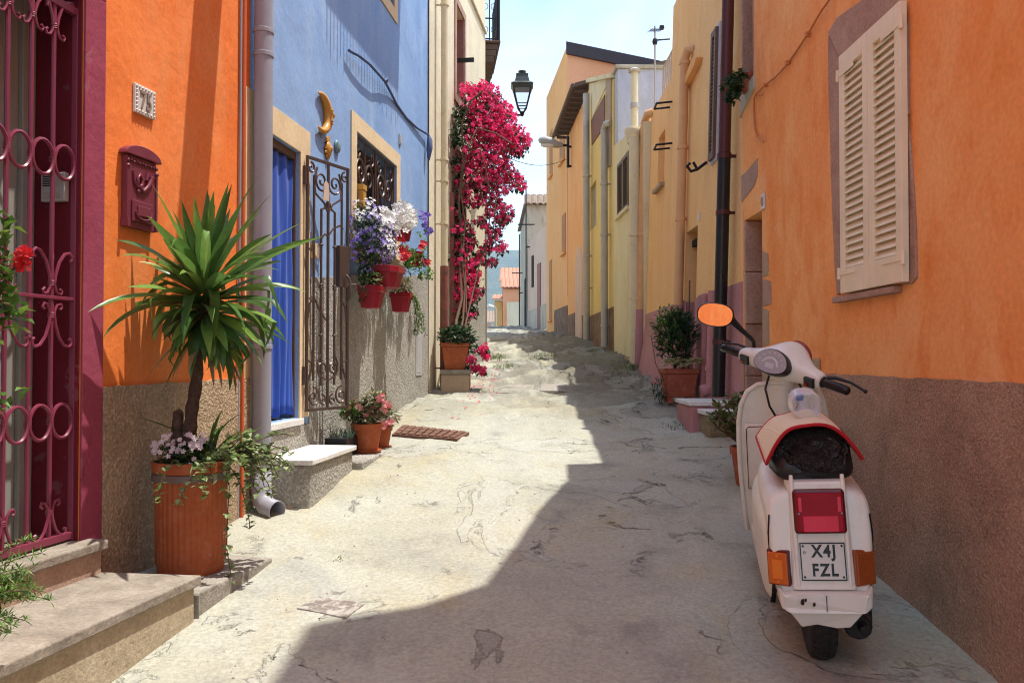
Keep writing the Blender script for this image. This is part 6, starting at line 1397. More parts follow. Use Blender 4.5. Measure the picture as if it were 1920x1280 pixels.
o = far_house('salmon_house', 'sunlit salmon house with a red tiled roof past the crest', xa, xb + 2, fY, fY + 6, at(950, 530, fY).z, plaster('salmon_plaster', (.62, .22, .10), (.68, .27, .13), None, .8), m_tile, 1.15)
mb = MB(); zt_ = at(950, 541, 44.5).z; mb.box(at(943, 560, 44.5).x, xb + 1.9, 44.5, fY - .02, -2, zt_ - .02); obj('annex', mb, m_peach, o)
WW = Wall(at(943, 560, 44.5).x - .1, 44.5, xb + 2, 44.5, 1); tiled_roof(WW, 'annex_roof', 0, 4.2, .2, -1.45, zt_, zt_ + .62, m_tile, o)
mb = MB(); mb.box(at(950, 560, 44.3).x, xb + 1.5, 44.35, 44.49, -2, at(950, 566, 44.4).z); obj('garden_wall', mb, m_cream, o)
far_house('ochre_house', 'small ochre house at the far end of the lane, beside the salmon house', at(927, 560, 50).x, at(943, 560, 50).x - .05, 50, 55, at(930, 563, 50).z, m_yel2, m_tile, .5)
far_house('distant_house', 'pale house roof just showing over the crest under the hill', at(895, 560, 62).x, at(921, 560, 62).x, 62, 66, at(915, 606, 62).z, m_palepk, m_tile_old, 1.0)
p = at(930, 600, 44.); o = thing('street_lamp', 'slim grey street lamp far off past the crest of the lane', 'street lamp', V((p.x, p.y, 1.)))
mb = MB(); mb.tube([(p.x, p.y, 0.), (p.x, p.y, p.z + .6), (p.x - .1, p.y, p.z + .72)], .04, 8); obj('post', mb, m_zinc, o, smooth=40); mb = MB(); mb.tube([(p.x - .1, p.y, p.z + .7), (p.x - .35, p.y, p.z + .75), (p.x - .5, p.y, p.z + .66)], [.05, .12, .04], 8); obj('lamp_head', mb, m_white, o, smooth=50)

# ---- weeds along the wall feet
mb = MB(); rw_ = random.Random(4)
def weeds(u, v, n, su, sv, h=.07):
    for i in range(n):
        uu, vv = u + rw_.gauss(0, su), v + rw_.gauss(0, sv); d = ray(uu, vv); k = 1.
        while k < 40 and (CAM + d * k).z > gz((CAM + d * k).x, (CAM + d * k).y): k += .02
        p = CAM + d * k
        for q in range(3): mb.blade(p + V((rw_.uniform(-.02, .02), rw_.uniform(-.02, .02), -.005)), rw_.uniform(0, 6.28), R(rw_.uniform(35, 85)), h * .75 * rw_.uniform(.4, 1.3), .006, R(40), 3)
for a in ((930, 672, 70, 8, 3, .09), (945, 688, 50, 12, 2), (1030, 668, 60, 14, 4), (1008, 672, 40, 10, 3), (1185, 690, 70, 8, 5), (1165, 690, 40, 12, 4), (1150, 700, 40, 14, 5, .05), (915, 735, 14, 6, 2, .05), (1275, 800, 40, 20, 4, .04), (1225, 700, 30, 8, 5), (1110, 660, 30, 10, 3), (1285, 790, 30, 8, 4, .04), (640, 1050, 8, 5, 2, .03)): weeds(*a)
tag(obj('weeds', mb, m_grass, fix=False), 'tufts of weeds growing along the wall feet and cracks up the lane', 'weeds', kind='stuff')
# ================================================================== the scooter
m_sc = NT('scooter_paint')
g = m_sc.ramp(m_sc.noise(5, 6, .65), [(.3, (.67, .655, .575)), (.7, (.75, .745, .665))])
g = m_sc.mix(m_sc.math('MULTIPLY', m_sc.ramp(m_sc.noise(22, 6, .7), [(.56, 0.), (.75, 1.)]), .35), g, (.40, .33, .27))
m_sc = m_sc.set(g, m_sc.bump(m_sc.noise(3, 2), .04, .01), m_sc.ramp(m_sc.noise(16, 5), [(.3, .26), (.7, .45)]), 0, .5)
m_rub = paint('tyre_rubber', (.016, .015, .014), .75, 0, (.05, .045, .04), .5)
m_lens_r = NT('red_lens'); m_lens_r = m_lens_r.set(m_lens_r.ramp(m_lens_r.noise(6, 2), [(.35, (.20, .002, .008)), (.7, (.32, .005, .018))]), None, .35, 0, .15)
m_lens_r2 = paint('bright_red_lens', (.62, .01, .045), .35); m_lens_k = paint('dark_red_lens', (.10, .003, .006), .15)
m_amber = paint('amber_lens', (.52, .10, .008), .15); m_amber_d = paint('amber_lens_core', (.70, .17, .015), .2); m_amber_b = paint('dull_amber_lens', (.27, .06, .012), .22)
m_plate = paint('number_plate_white', (.64, .65, .60), .4); m_chip = paint('chipped_paint', (.05, .025, .018), .8)
t = NT('mirror_glass'); m_mirror = t.set((.9, .9, .9), None, .015, 1.)
t = NT('woven_mat'); wv_ = t.n('TexWave'); wv_.inputs['Scale'].default_value = 95; wv2 = t.n('TexWave'); wv2.bands_direction = 'Y'; wv2.inputs['Scale'].default_value = 95
t.L.new(t.co, wv_.inputs[0]); t.L.new(t.co, wv2.inputs[0]); hgt = t.math('ADD', wv_.outputs['Fac'], wv2.outputs['Fac'])
m_mat = t.set(t.mix(1., (.74, .63, .44), t.ramp(hgt, [(.2, .82), (.9, 1.05)]), 'MULTIPLY'), t.bump(hgt, .4, .003), .9)
m_redtrim = paint('red_binding', (.42, .008, .015), .8)
t = NT('black_bag_film'); m_bag = t.set((.004, .004, .005), t.bump(t.noise(13, 4, .55, 2.2), 1., .05, t.bump(t.noise(38, 3, .5, 3.), .8, .012)), .16, 0, .6)
t = NT('clear_plastic'); lw = t.n('LayerWeight'); lw.inputs[0].default_value = .35; tb = t.n('BsdfTransparent'); tb.inputs[0].default_value = (.90, .93, .95, 1); ms_ = t.n('MixShader')
t.set((.75, .8, .84), t.bump(t.noise(14, 3), .5, .02), .08, 0, 1.); t.L.new(t.ramp(lw.outputs['Facing'], [(.1, .10), (.75, .8)]), ms_.inputs[0]); t.L.new(tb.outputs[0], ms_.inputs[1]); t.L.new(t.b.outputs[0], ms_.inputs[2]); t.L.new(ms_.outputs[0], t.out.inputs[0]); m_bottle = t.m

HEAD, PITCH, LEAN = R(-12.5), R(6.6), R(-3.2)
SL = V((1.095, 2.97, gz(1.095, 2.97) - .004))
sc = thing('scooter', 'cream white motor scooter parked by the orange wall, plate X4J FZL', 'scooter', SL, rot=(PITCH, LEAN, HEAD))
SM = Matrix.Translation(SL) @ (Matrix.Rotation(HEAD, 4, 'Z') @ Matrix.Rotation(LEAN, 4, 'Y') @ Matrix.Rotation(PITCH, 4, 'X')); SI = SM.inverted()
def sp(u, v, Y): return SI @ at(u, v, Y)
def part(name, mb, mat, parent=None, **k): return obj(name, mb, mat, parent or sc, local=True, **k)
def loft(mb, rings, cap0=True, cap1=True):
    n = len(rings[0]); pts = [p for r_ in rings for p in r_]; fs = []
    for i in range(len(rings) - 1):
        for j in range(n): fs.append((i * n + j, i * n + (j + 1) % n, (i + 1) * n + (j + 1) % n, (i + 1) * n + j))
    if cap0: fs.append(tuple(range(n))[::-1])
    if cap1: fs.append(tuple((len(rings) - 1) * n + j for j in range(n)))
    mb.add([tuple(p) for p in pts], fs)
def half(prof): return [(x, z) for x, z in prof] + [(-x, z) for x, z in prof[::-1] if x > 1e-6]
BP = [(0, .235), (.10, .238), (.150, .275), (.178, .335), (.191, .42), (.193, .50), (.192, .570), (.184, .606), (.155, .630), (.09, .640), (0, .640)]
def bring(y, sx, sz, zc=.44, tilt=0., dz=0.): return [(x * sx * .865, y + tilt * ((z - .33) if z > .33 else 0), zc + (z - zc) * sz + dz) for x, z in half(BP)]
mb = MB(); loft(mb, [bring(-.225, .86, .90, tilt=.22), bring(-.222, .93, .95, tilt=.22), bring(-.208, .975, .985, tilt=.21), bring(-.18, 1, 1, tilt=.18), bring(-.08, 1.02, 1.0, tilt=.05), bring(.1, 1.02, 1.02), bring(.28, .98, 1.03), bring(.40, .86, 1.0), bring(.47, .70, .92), bring(.50, .5, .8)])
part('rear_body', mb, m_sc, smooth=70, sub=1)
# raised tail panel between the two ridges
mb = MB(); yp = lambda z: -.238 + .22 * max(0, z - .33)
for q in (0,):
    ring = lambda off, ins: [(-.094 + ins, yp(.325) + off, .325), (.094 - ins, yp(.325) + off, .325), (.086 - ins, yp(.56) + off, .56), (.083 - ins, yp(.66) + off, .668), (-.083 + ins, yp(.66) + off, .668), (-.086 + ins, yp(.56) + off, .56)]
    loft(mb, [ring(.10, -.012), ring(.012, -.006), ring(.0, .0)])
part('tail_panel', mb, m_sc, bevel=.008, seg=3)
mb = MB()
for q in (-1, 1):
    mb.tube([(q * .080, yp(z) + .002, z) for z in (.69, .66, .55, .45, .34)], [.006, .009, .009, .008, .006], 8)
mb.box(-.083, .083, -.16, .05, .640, .662)
part('tail_ridge', mb, m_sc, smooth=60)
# side cowls with a dark gap in front of them
def cowl(q, nm):
    mb = MB(); P = []
    for i in range(13):
        a = i / 12; row = []
        for j in range(24):
            t_ = 6.28318 * j / 24; c, s_ = math.cos(t_), math.sin(t_); e = .55
            yy = .14 + .30 * a * math.copysign(abs(c) ** e, c); zz_ = .405 + .185 * a * math.copysign(abs(s_) ** e, s_)
            row.append((q * (.160 + .028 * math.sqrt(max(0, 1 - a ** 2.6)) - .02 * max(0, (zz_ - .5) / .1) * a), yy, zz_))
        P.append(row + [row[0]])
    mb.grid(P); part('side_cowl', mb, m_sc, smooth=70)
cowl(-1, ''); cowl(1, '')
# bumper
mb = MB()
rg = lambda y, k: [(-.145 * k, y + .02, .338), (-.128 * k, y + .004, .318), (-.100 * k, y, .322), (.100 * k, y, .322), (.128 * k, y + .004, .318), (.145 * k, y + .02, .338), (.140 * k, y + .01, .275), (.118 * k, y - .004, .262), (-.118 * k, y - .004, .262), (-.140 * k, y + .01, .275)]
loft(mb, [rg(-.15, 1.03), rg(-.262, 1.0), rg(-.268, .97)]); part('bumper', mb, m_sc, bevel=.004)
mb = MB(); rg = lambda y, k: [(-.115 * k, y - .002, .2605), (.115 * k, y - .002, .2605), (.072 * k, y + .012, .203), (.03 * k, y + .012, .200), (-.03 * k, y + .012, .212), (-.078 * k, y + .012, .203)]
loft(mb, [rg(-.10, 1.0), rg(-.255, 1.0)]); part('lower_bumper', mb, m_sc, bevel=.005)
mb = MB()
for (x, z, r_) in ((-.075, .300, .011), (-.040, .292, .007), (-.066, .306, .006)): mb.tube([(x, -.2695, z), (x + .001, -.2705, z)], r_, 7)
mb.box(-.002, .000, -.2700, -.262, .268, .320); part('paint_chip', mb, m_chip)
# tail light
tl = MB(); fy = lambda z: yp(z); T_ = R(12.4)
def onpanel(x, d, z, z0=.5): return (x, yp(z) - d, z)
mb = MB(onpanel); mb.box(-.082, .082, -.01, .018, .506, .646); o = part('tail_light', mb, m_lens_k, bevel=.012, seg=3)
mb = MB(onpanel); mb.box(-.073, .073, .015, .026, .514, .638); part('lens', mb, m_lens_r, o, bevel=.006)
mb = MB(onpanel); mb.box(-.054, .054, .0255, .0285, .518, .566); mb.box(-.066, -.056, .0255, .0285, .58, .625); mb.box(.056, .066, .0255, .0285, .58, .625); part('reflector', mb, m_lens_r2, o)
mb = MB(onpanel)
for q in (-1, 1): mb.ball((q * .066, .027, .574), .004, .003, .004, 6, 4)
part('screw', mb, m_tin, o)
# plate
mb = MB(onpanel); mb.box(-.071, .071, .002, .006, .358, .478); pl_ = part('number_plate', mb, m_plate, bevel=.003)
mb = MB(onpanel); e = .0035
for a in ((-.070, .070, .4735, .477), (-.070, .070, .359, .3625), (-.070, -.0665, .363, .473), (.0665, .070, .363, .473)): mb.box(a[0], a[1], .0061, .0072, a[2], a[3])
for sx in (-1, 1):
    for z in (.370, .467): mb.tube([(sx * .060, .006, z), (sx * .060, .0085, z)], .0035, 8)
mb.tube([(-.056 + .004 * math.cos(k * .785), .0075, .447 + .004 * math.sin(k * .785)) for k in range(8)], .0007, 4, closed=True)
part('plate_border', mb, m_black_pl, pl_)
for txt, z in (('X4J', .4455), ('FZL', .3925)):
    mt = text_mb(txt, .0525, .0006, lambda x, d, z_: onpanel(x * 1, .0068 - d, z_), .004, z, .84, .0017, 1.22)
    part('lettering', mt, m_black_pl, pl_)
# rear indicators
for q, mA, mB_ in ((-1, m_amber, m_amber_d), (1, m_amber_b, m_amber_b)):
    cx = -.138 if q < 0 else .128; an = R(22) * q
    def ti(x, d, z, cx=cx, an=an): return (cx + x * math.cos(an) + (d) * math.sin(an), -.205 + .20 * (z - .39) + x * math.sin(an) * 1.0 - d * math.cos(an), z)
    mb = MB(ti); mb.box(-.037, .037, -.03, .006, .335, .448); o = part('indicator', mb, m_lens_k if q < 0 else m_amber_b, bevel=.006); mb = MB(ti); mb.box(-.032, .032, .004, .014, .341, .442); part('lens', mb, mA, o, bevel=.004)
    mb = MB(ti); mb.box(-.017, .017, .0135, .0155, .36, .42); mb.tube([(0, .013, .433), (0, .0155, .433)], .005, 8); mb.tube([(0, .013, .350), (0, .0155, .350)], .004, 8); part('reflector', mb, mB_, o)
# wheels
def wheel(yc, nm, turn=0):
    w_ = bpy.data.objects.new(nm, None); COL.objects.link(w_); w_.parent = sc; w_.location = (0, yc, .21); w_.rotation_euler = (0, 0, turn)
    mb = MB(); P = []
    prof_ = [(.105, -.030), (.125, -.042), (.165, -.047), (.192, -.042), (.206, -.026), (.2105, 0), (.206, .026), (.192, .042), (.165, .047), (.125, .042), (.105, .030)]
    for i in range(73):
        a = 6.28318 * i / 72; P.append([(x, r_ * math.cos(a), r_ * math.sin(a)) for r_, x in prof_])
    mb.grid(P)
    for i in range(44):
        a = 6.28318 * i / 44
        for x0, x1, of in ((-.036, -.014, 0), (-.010, .010, .5), (.014, .036, 0)):
            b0, b1 = a + of * .1428, a + of * .1428 + .085
            rr_ = lambda x: .2065 - .010 * (abs(x) / .036) ** 2
            mb.add([(x, r_ * math.cos(b), r_ * math.sin(b)) for b in (b0, b1) for x, r_ in ((x0, rr_(x0) - .004), (x1, rr_(x1) - .004), (x1, rr_(x1) + .006), (x0, rr_(x0) + .006))], [(0, 1, 2, 3), (7, 6, 5, 4), (0, 4, 5, 1), (1, 5, 6, 2), (2, 6, 7, 3), (3, 7, 4, 0)])
    part('tyre', mb, m_rub, w_, smooth=35)
    mb = MB(); mb.tube([(-.03, 0, 0), (-.028, 0, 0), (.028, 0, 0), (.03, 0, 0)], [.10, .106, .106, .10], 24); mb.tube([(-.05, 0, 0), (.05, 0, 0)], .035, 16); part('rim', mb, m_tin, w_, smooth=40)
wheel(0, 'rear_wheel'); wheel(1.17, 'front_wheel', R(-40))
mb = MB(); mb.box(.06, .17, -.08, .22, .14, .30); mb.tube([(.11, -.16, .17), (.12, .1, .155), (.10, .3, .15)], [.045, .055, .03], 12); mb.tube([(.12, -.21, .18), (.12, -.12, .175)], .016, 8); part('engine', mb, m_black_pl, smooth=40, bevel=.01)
mb = MB(); mb.tube([(-.08, .40, .18), (-.11, .42, .06), (-.12, .44, -.03)], .011, 8); mb.tube([(.08, .40, .18), (-.08, .40, .18)], .012, 8); mb.tube([(.08, .40, .18), (.11, .42, .06), (.12, .44, -.03)], .011, 8); part('kickstand', mb, m_black_pl, smooth=40)
# floor, leg shield
mb = MB(); P = []
for i in range(9):
    q = i / 8; y = .40 + .50 * q; row = []
    for x in (-.165, -.158, -.12, -.05, 0, .05, .12, .158, .165): row.append((x * (1 - .12 * (1 - q) ** 2), y, .175 + (.022 if abs(x) < .06 else .0) - (.03 if abs(x) > .16 else 0) + .05 * max(0, q - .85) * 4))
    P.append(row)
mb.grid(P); part('floorboard', mb, m_sc, smooth=50, solid=.012, fix=False)
OUT = [(.175, .14), (.186, .30), (.193, .45), (.194, .58), (.190, .68), (.177, .76), (.148, .822), (.103, .853), (.05, .862), (0, .864)]
ysh = lambda x, z: .955 - .20 * max(0, z - .1) + .9 * x * x - (.045 * math.exp(-(x / .05) ** 2) * min(1, max(0, (z - .2) / .4)))
mb = MB(); P = []
for i in range(len(OUT)):
    pass
zs_ = [.14 + (.862 - .14) * i / 26 for i in range(27)]
def hwid(z):
    for (x0, z0), (x1, z1) in zip(OUT, OUT[1:]):
        if z <= z1: return x0 + (x1 - x0) * (z - z0) / (z1 - z0)
    return 0.
for z in zs_:
    h_ = max(.02, hwid(z)); P.append([(h_ * k / 10, ysh(h_ * k / 10, z), z) for k in range(-10, 11)])
mb.grid(P); part('leg_shield', mb, m_sc, smooth=60, solid=.008, fix=False)
mb = MB(); pts = [(x, ysh(x, z) - .002, z) for x, z in OUT] + [(-x, ysh(x, z) - .002, z) for x, z in OUT[::-1][1:]]
mb.tube(pts, .011, 8); part('shield_rim', mb, m_sc, smooth=60)
mb = MB(); gb = lambda x, d, z: (x, ysh(x * .9, z) - d, z); mb.T = gb
mb.grid([[(x, .034 if abs(x) < .16 and .36 < z < .66 else .0, z) for x in (-.170, -.168, -.158, -.1, -.05, 0, .05, .1, .158, .168, .170)] for z in (.345, .348, .365, .42, .48, .54, .6, .645, .667, .67)]); part('glove_box', mb, m_sc, smooth=60, fix=False)
mb = MB(gb); pts = [(-.162, .036, .36), (-.162, .036, .65), (-.152, .036, .66), (.152, .036, .66), (.162, .036, .65), (.162, .036, .36)]; mb.tube(pts, .0022, 5, closed=True); part('glove_box_seam', mb, m_dark)
mb = MB(); P = []
for i in range(17):
    a = R(-20 + 200 * i / 16); P.append([(x, 1.17 + (.25 - .9 * x * x) * math.cos(a), .22 + (.26 - 1.2 * x * x) * math.sin(a)) for x in (-.085, -.08, -.05, 0, .05, .08, .085)])
mb.grid(P); part('front_mudguard', mb, m_sc, smooth=60, solid=.006, fix=False)
# cables, seams and screws
for q, y0 in ((-1, .0), (1, .01)):
    mb = MB(); mb.tube([(q * .05, .80 + y0, .90), (q * .075, .76, .84), (q * .06, .775, .76), (q * .03, .80, .70)], .005, 7); part('control_cable', mb, m_black_pl, smooth=60)
for q in (-1, 1):
    mb = MB(); mb.tube([(q * .158, -.172, .560), (q * .1635, -.172, .50), (q * .162, -.173, .40), (q * .152, -.170, .31), (q * .126, -.16, .255)], .0028, 5); part('cowl_seam', mb, m_dark)
# saddle
mb = MB(); rings = []
for y, w_, z0, z1 in ((-.13, .10, .66, .72), (-.11, .125, .655, .75), (0, .14, .65, .765), (.15, .135, .65, .76), (.3, .11, .645, .745), (.40, .07, .645, .72), (.43, .03, .65, .69)): rings.append([(w_ * math.copysign(abs(math.cos(t_)) ** .6, math.cos(t_)), y, (z0 + z1) / 2 + (z1 - z0) / 2 * math.copysign(abs(math.sin(t_)) ** .6, math.sin(t_))) for t_ in [6.28318 * k / 20 for k in range(20)]])
loft(mb, rings); part('saddle', mb, m_black_pl, smooth=60)
# headset (turned to the right on the raked column)
HM = Matrix.Translation((.0, .80, .865)) @ Matrix.Rotation(R(20), 4, 'X') @ Matrix.Rotation(R(-45), 4, 'Z')
hb = bpy.data.objects.new('handlebar', None); COL.objects.link(hb); hb.parent = sc; hb.matrix_local = HM; hb.location = (.0, .80, .865); hb.rotation_euler = HM.to_euler()
mb = MB(); rings = []
for x, ry, rz, yc, zc in ((-.215, .022, .022, -.005, .070), (-.212, .030, .030, -.005, .070), (-.16, .034, .033, .0, .072), (-.115, .046, .040, .012, .074), (-.075, .068, .054, .025, .080), (-.035, .084, .066, .034, .086), (0, .088, .070, .036, .088), (.035, .084, .066, .034, .086), (.075, .068, .054, .025, .080), (.115, .046, .040, .012, .074), (.16, .034, .033, .0, .072), (.212, .030, .030, -.005, .070), (.215, .022, .022, -.005, .070)):
    rings.append([(x, yc + ry * 1.1 * math.copysign(abs(math.cos(t_)) ** .7, math.cos(t_)), zc + rz * 1.1 * math.copysign(abs(math.sin(t_)) ** .7, math.sin(t_))) for t_ in [6.28318 * k / 24 for k in range(24)]])
loft(mb, rings); part('headset', mb, m_sc, hb, smooth=70, sub=1)
mb = MB(); loft(mb, [[(wx * c, yc + wy * s_, z) for c, s_ in [(math.cos(6.28318 * k / 20), math.sin(6.28318 * k / 20)) for k in range(20)]] for z, wx, wy, yc in ((-.07, .045, .05, .02), (-.03, .048, .05, .018), (.0, .062, .056, .016), (.04, .085, .065, .02), (.075, .10, .06, .025))]); part('neck', mb, m_sc, hb, smooth=70)
# speedometer, fan shaped, facing the rider
def tf(x, d, z): # plate tilted back on the rear face of the headset
    a = R(40); return (x * 1.4, -.070 - d * math.cos(a) + 1.4 * z * math.sin(a), .116 + 1.4 * z * math.cos(a) + d * math.sin(a))
fan = [(.064 * math.cos(R(k)) * (1 - .12 * max(0, math.sin(R(k)))), (.046 if math.sin(R(k)) > 0 else .034) * math.copysign(abs(math.sin(R(k))) ** .85, math.sin(R(k)))) for k in range(0, 360, 12)]
mb = MB(tf); mb.prism(fan, -.03, .004); o = part('speedometer', mb, m_black_pl, hb, bevel=.003)
mb = MB(tf); mb.prism([(x * .9, z * .88 + .001) for x, z in fan], .0042, .0052); part('dial', mb, paint('dial_face', (.10, .05, .045), .3), o)
mb = MB(tf); mb.tube([(.030 * math.cos(R(k)), .0062, -.014 + .030 * math.sin(R(k))) for k in range(15, 170, 12)], .0035, 5); mb.prism([(-.016, -.016), (.016, -.016), (.016, .0), (-.016, .0)], .0053, .006)
for k in range(7): mb.ball((.045 * math.cos(R(20 + 23 * k)), .006, -.012 + .045 * math.sin(R(20 + 23 * k))), .003, .001, .003, 6, 4)
part('dial_markings', mb, m_white, o)
gl = NT('dial_glass'); tb = gl.n('BsdfTransparent'); mx_ = gl.n('MixShader'); mx_.inputs[0].default_value = .35; gl.set((.6, .65, .7), None, .06, 0, 1.); gl.L.new(tb.outputs[0], mx_.inputs[1]); gl.L.new(gl.b.outputs[0], mx_.inputs[2]); gl.L.new(mx_.outputs[0], gl.out.inputs[0])
mb = MB(tf); mb.prism([(x * .93, z * .92) for x, z in fan], .0075, .009); part('glass', mb, gl.m, o)
for q in (-1, 1):
    mb = MB(); mb.tube([(q * .212, -.005, .070), (q * .22, -.005, .070), (q * .225, -.005, .070), (q * .33, -.006, .068), (q * .335, -.006, .068)], [.024, .024, .0185, .0185, .015], 14)
    for k in range(9): mb.tube([(q * (.232 + .010 * k), -.0055, .0695), (q * (.236 + .010 * k), -.0055, .0695)], .0195, 14)
    part('grip', mb, m_black_pl, hb, smooth=40)
    mb = MB(); mb.tube([(q * .205, .03, .072), (q * .235, .055, .070), (q * .30, .065, .066), (q * .375, .045, .062)], [.008, .008, .006, .006], 8); mb.ball((q * .378, .044, .062), .009); part('lever', mb, m_black_pl, hb, smooth=50)
    mb = MB(); mb.box(q * .172 - .024, q * .172 + .024, -.048, -.02, .048, .090); o = part('switch_block', mb, m_black_pl, hb, bevel=.003); mb = MB(); mb.box(q * .172 - .014, q * .172 - .002, -.053, -.047, .054, .066); part('button', mb, m_amber_b if q < 0 else m_lens_r, o, bevel=.002)
mb = MB(); rings = [[(r_ * math.cos(6.28318 * k / 28), y, .085 + r_ * math.sin(6.28318 * k / 28)) for k in range(28)] for y, r_ in ((.08, .066), (.125, .064), (.13, .060), (.142, .045), (.148, .02))]; loft(mb, rings); part('headlight', mb, paint('headlight_glass', (.30, .06, .06), .12), hb, smooth=50)
# mirror
mY = 3.80; base = sp(1414, 654, mY); P_ = [base, sp(1413, 640, mY), sp(1408, 634, mY - .01), sp(1390, 618, mY - .02), sp(1376, 604, mY - .03), sp(1370, 597, mY - .03)]
mr_ = bpy.data.objects.new('mirror', None); COL.objects.link(mr_); mr_.parent = sc; mr_.location = P_[-1]
def rel(P): return [p - P_[-1] for p in P]
mb = MB(); mb.tube(rel(P_), [.009, .009, .010, .012, .016, .020], 10); part('stem', mb, m_black_pl, mr_, smooth=60)
mc = sp(1341, 590, mY - .03) - P_[-1]
nrm = (SI.to_3x3() @ V((-.47, -1., .02))).normalized(); xr = (SI.to_3x3() @ V((1, -.47, -.16))).normalized(); xr = (xr - nrm * xr.dot(nrm)).normalized(); zr_ = xr.cross(nrm); zr_ = -zr_ if (SM.to_3x3() @ zr_).z < 0 else zr_
def oval(kx, kz, d, n=36): return [mc + xr * (.083 * kx * math.copysign(abs(math.cos(a)) ** .82, math.cos(a))) + zr_ * (.054 * kz * math.copysign(abs(math.sin(a)) ** .82, math.sin(a))) + nrm * d for a in [6.28318 * k / n for k in range(n)]]
mb = MB(); loft(mb, [oval(.3, .3, -.034), oval(.75, .75, -.028), oval(1, 1, -.012), oval(1.02, 1.02, .0), oval(.98, .98, .004), oval(.94, .93, .001)]); part('mirror_shell', mb, m_black_pl, mr_, smooth=60)
mb = MB(); mb.poly(oval(.945, .935, .0022)); part('mirror_glass', mb, m_mirror, mr_, fix=False)
bpy.context.view_layer.update()
# ---- things lying on the saddle
def wobj(name, mb, mat, label, cat, **k): return tag(obj(name, mb, mat, **k), label, cat)
TS = lambda x, y, z: SM @ V((x, y, z))
mb = MB(TS); P = []
for i in range(41):
    th = math.pi * i / 40; row = []
    for j in range(57):
        ph_ = 6.28318 * j / 56; c, s_ = math.cos(ph_), math.sin(ph_); st = math.sin(th); e = .62
        x = .124 * math.copysign(abs(st * c) ** e, st * c); y = .0 + .135 * math.copysign(abs(st * s_) ** e, st * s_); z = .735 + .088 * math.copysign(abs(math.cos(th)) ** e, math.cos(th))
        n_ = .010 * noise.noise((x * 22 + 2 * z * 20, y * 16, z * 30)) + .008 * (1 - 2 * abs(noise.noise((x * 18, y * 18, z * 55 + x * 20)))) + .004 * noise.noise((x * 70, y * 70, z * 90))
        v_ = V((x, y, z - .735)); v_ = v_ * (1 + n_ / max(.05, v_.length)); row.append((v_.x, v_.y, .735 + v_.z))
    P.append(row)
mb.grid(P); wobj('black_bag', mb, m_bag, 'crumpled black plastic bag stuffed on the back of the scooter saddle', 'bag', smooth=75, doubles=True)
def mat_pt(a, b_):   # a across -1..1, b back 0..1
    lim = 1.0; x = a * .152 * (1 + .06 * b_); top_ = .846 + .004 * math.sin(a * 7); drop = max(0, abs(a) - .42)
    z = top_ + .004 - .125 * abs(a) ** 2.3 + .012 * (1 - abs(a)) * (1 - b_) - (.012 * math.sin(a * 5 + 1)) * (1 - b_) * .6
    y = -.150 + .30 * b_ + .03 * a * a * (1 - b_)
    if a < -.4: y += .03 * (-.4 - a); z += (-a - .4) * .05 * b_
    return (x, y, z)
mb = MB(TS); mb.grid([[mat_pt(-1 + 2 * i / 40, j / 16) for j in range(17)] for i in range(41)])
mt = wobj('woven_mat', mb, m_mat, 'cream woven mat with a red border draped over the black bag', 'mat', smooth=75, solid=.004, fix=False)
mb = MB(TS); edge = [mat_pt(-1 + 2 * i / 40, 0) for i in range(41)] + [mat_pt(1, j / 16) for j in range(1, 17)] + [mat_pt(1 - 2 * i / 40, 1) for i in range(1, 41)] + [mat_pt(-1, 1 - j / 16) for j in range(1, 16)]
mb.tube(edge, .0062, 8, closed=True); obj('red_border', mb, m_redtrim, mt, smooth=60)
mb = MB(TS); rings = []
for y, r_ in ((-.035, .010), (-.030, .036), (-.018, .046), (.0, .048), (.02, .0445), (.03, .048), (.05, .0445), (.06, .048), (.08, .0445), (.09, .048), (.12, .046), (.15, .03), (.17, .014), (.19, .013)):
    rings.append([(.000 + r_ * 1.02 * math.copysign(abs(math.cos(a)) ** .7, math.cos(a)) * (1 + .05 * math.sin(3 * a + y * 40)), y, .893 + r_ * math.copysign(abs(math.sin(a)) ** .7, math.sin(a))) for a in [6.28318 * k / 28 for k in range(28)]])
loft(mb, rings, True, False); bt = wobj('plastic_bottle', mb, m_bottle, 'clear plastic water bottle lying on the woven mat, base towards us', 'bottle', smooth=60)
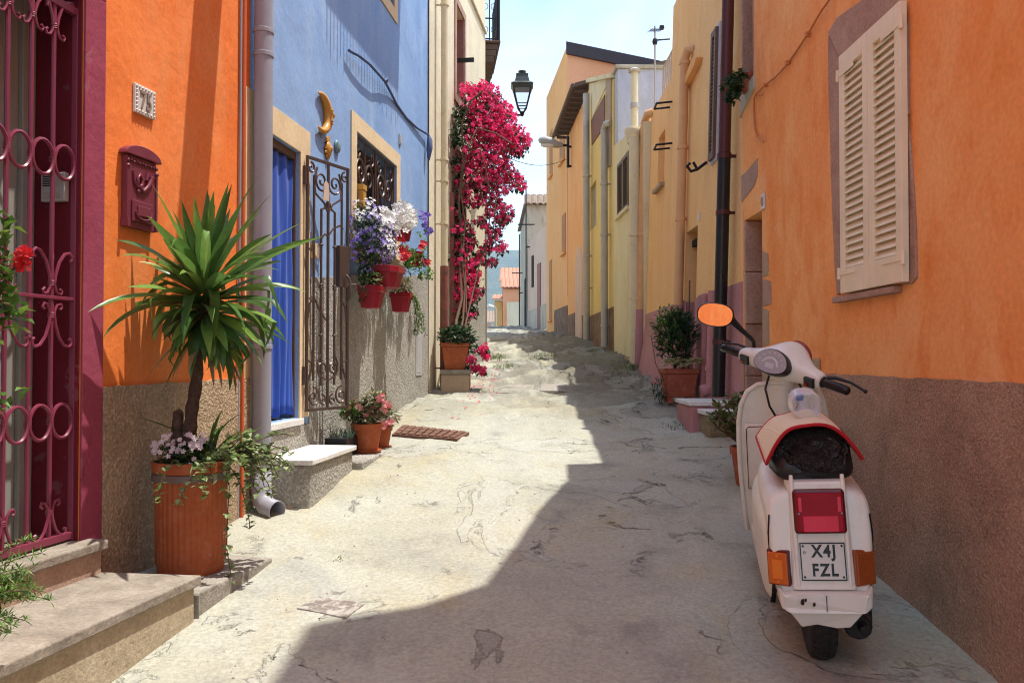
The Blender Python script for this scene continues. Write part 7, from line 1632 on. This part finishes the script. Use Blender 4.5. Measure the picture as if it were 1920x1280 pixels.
mb = MB(TS); mb.tube([(0, .185, .893), (0, .205, .893)], .0155, 14); obj('cap', mb, paint('blue_cap', (.03, .10, .4), .4), bt, smooth=40)
# ------------------------------------------------------------------ the air over the valley
mb = MB(); mb.box(-1430, 1430, -180, 1680, -17, 215)
t = NT('valley_air'); t.N.remove(t.b); pv = t.n('VolumePrincipled'); pv.inputs['Color'].default_value = (.66, .84, 1., 1); pv.inputs['Density'].default_value = .00045; pv.inputs['Anisotropy'].default_value = .0
t.L.new(pv.outputs[0], t.out.inputs['Volume'])
tag(obj('haze', mb, t.m, fix=True), 'thin bluish haze hanging in the valley air', 'haze', kind='stuff')
# ---- grit, pebbles and fallen petals on the street
rg_ = random.Random(77); mb = MB(); mp_ = MB()
for i in range(420):
    y = 1.6 + 11 * rg_.random() ** 1.3; x = rg_.uniform(-1.35, 1.6)
    if rg_.random() < .6: x = 1.55 - abs(rg_.gauss(0, .16)) if rg_.random() < .6 else -1.0 + abs(rg_.gauss(0, .15)) + .09 * (y - 4)
    r_ = rg_.uniform(.002, .007) * (1 + .08 * y); z = gz(x, y); a = rg_.uniform(0, 6)
    p = [V((x + r_ * math.cos(a + k * 1.57) * rg_.uniform(.7, 1.2), y + r_ * math.sin(a + k * 1.57) * rg_.uniform(.7, 1.2), z - .001)) for k in range(4)] + [V((x, y, z + r_ * .8))]
    mb.add(p, [(0, 1, 4), (1, 2, 4), (2, 3, 4), (3, 0, 4)])
tag(obj('grit', mb, m_step, fix=False), 'loose grit and small pebbles scattered over the worn concrete', 'grit', kind='stuff')
for i in range(60):
    y = rg_.gauss(9.6, 1.4); x = -.35 + .05 * (y - 9) + abs(rg_.gauss(0, .16)) - .12
    if not 6.4 < y < 13: continue
    mp_.bloom((x, y, gz(x, y) + .008), (rg_.uniform(-.3, .3), rg_.uniform(-.3, .3), 1), rg_.uniform(.014, .022), 3, .35)
tag(obj('fallen_petals', mp_, m_bract, fix=False), 'fallen crimson petals on the lane below the bougainvillea', 'petals', kind='stuff')
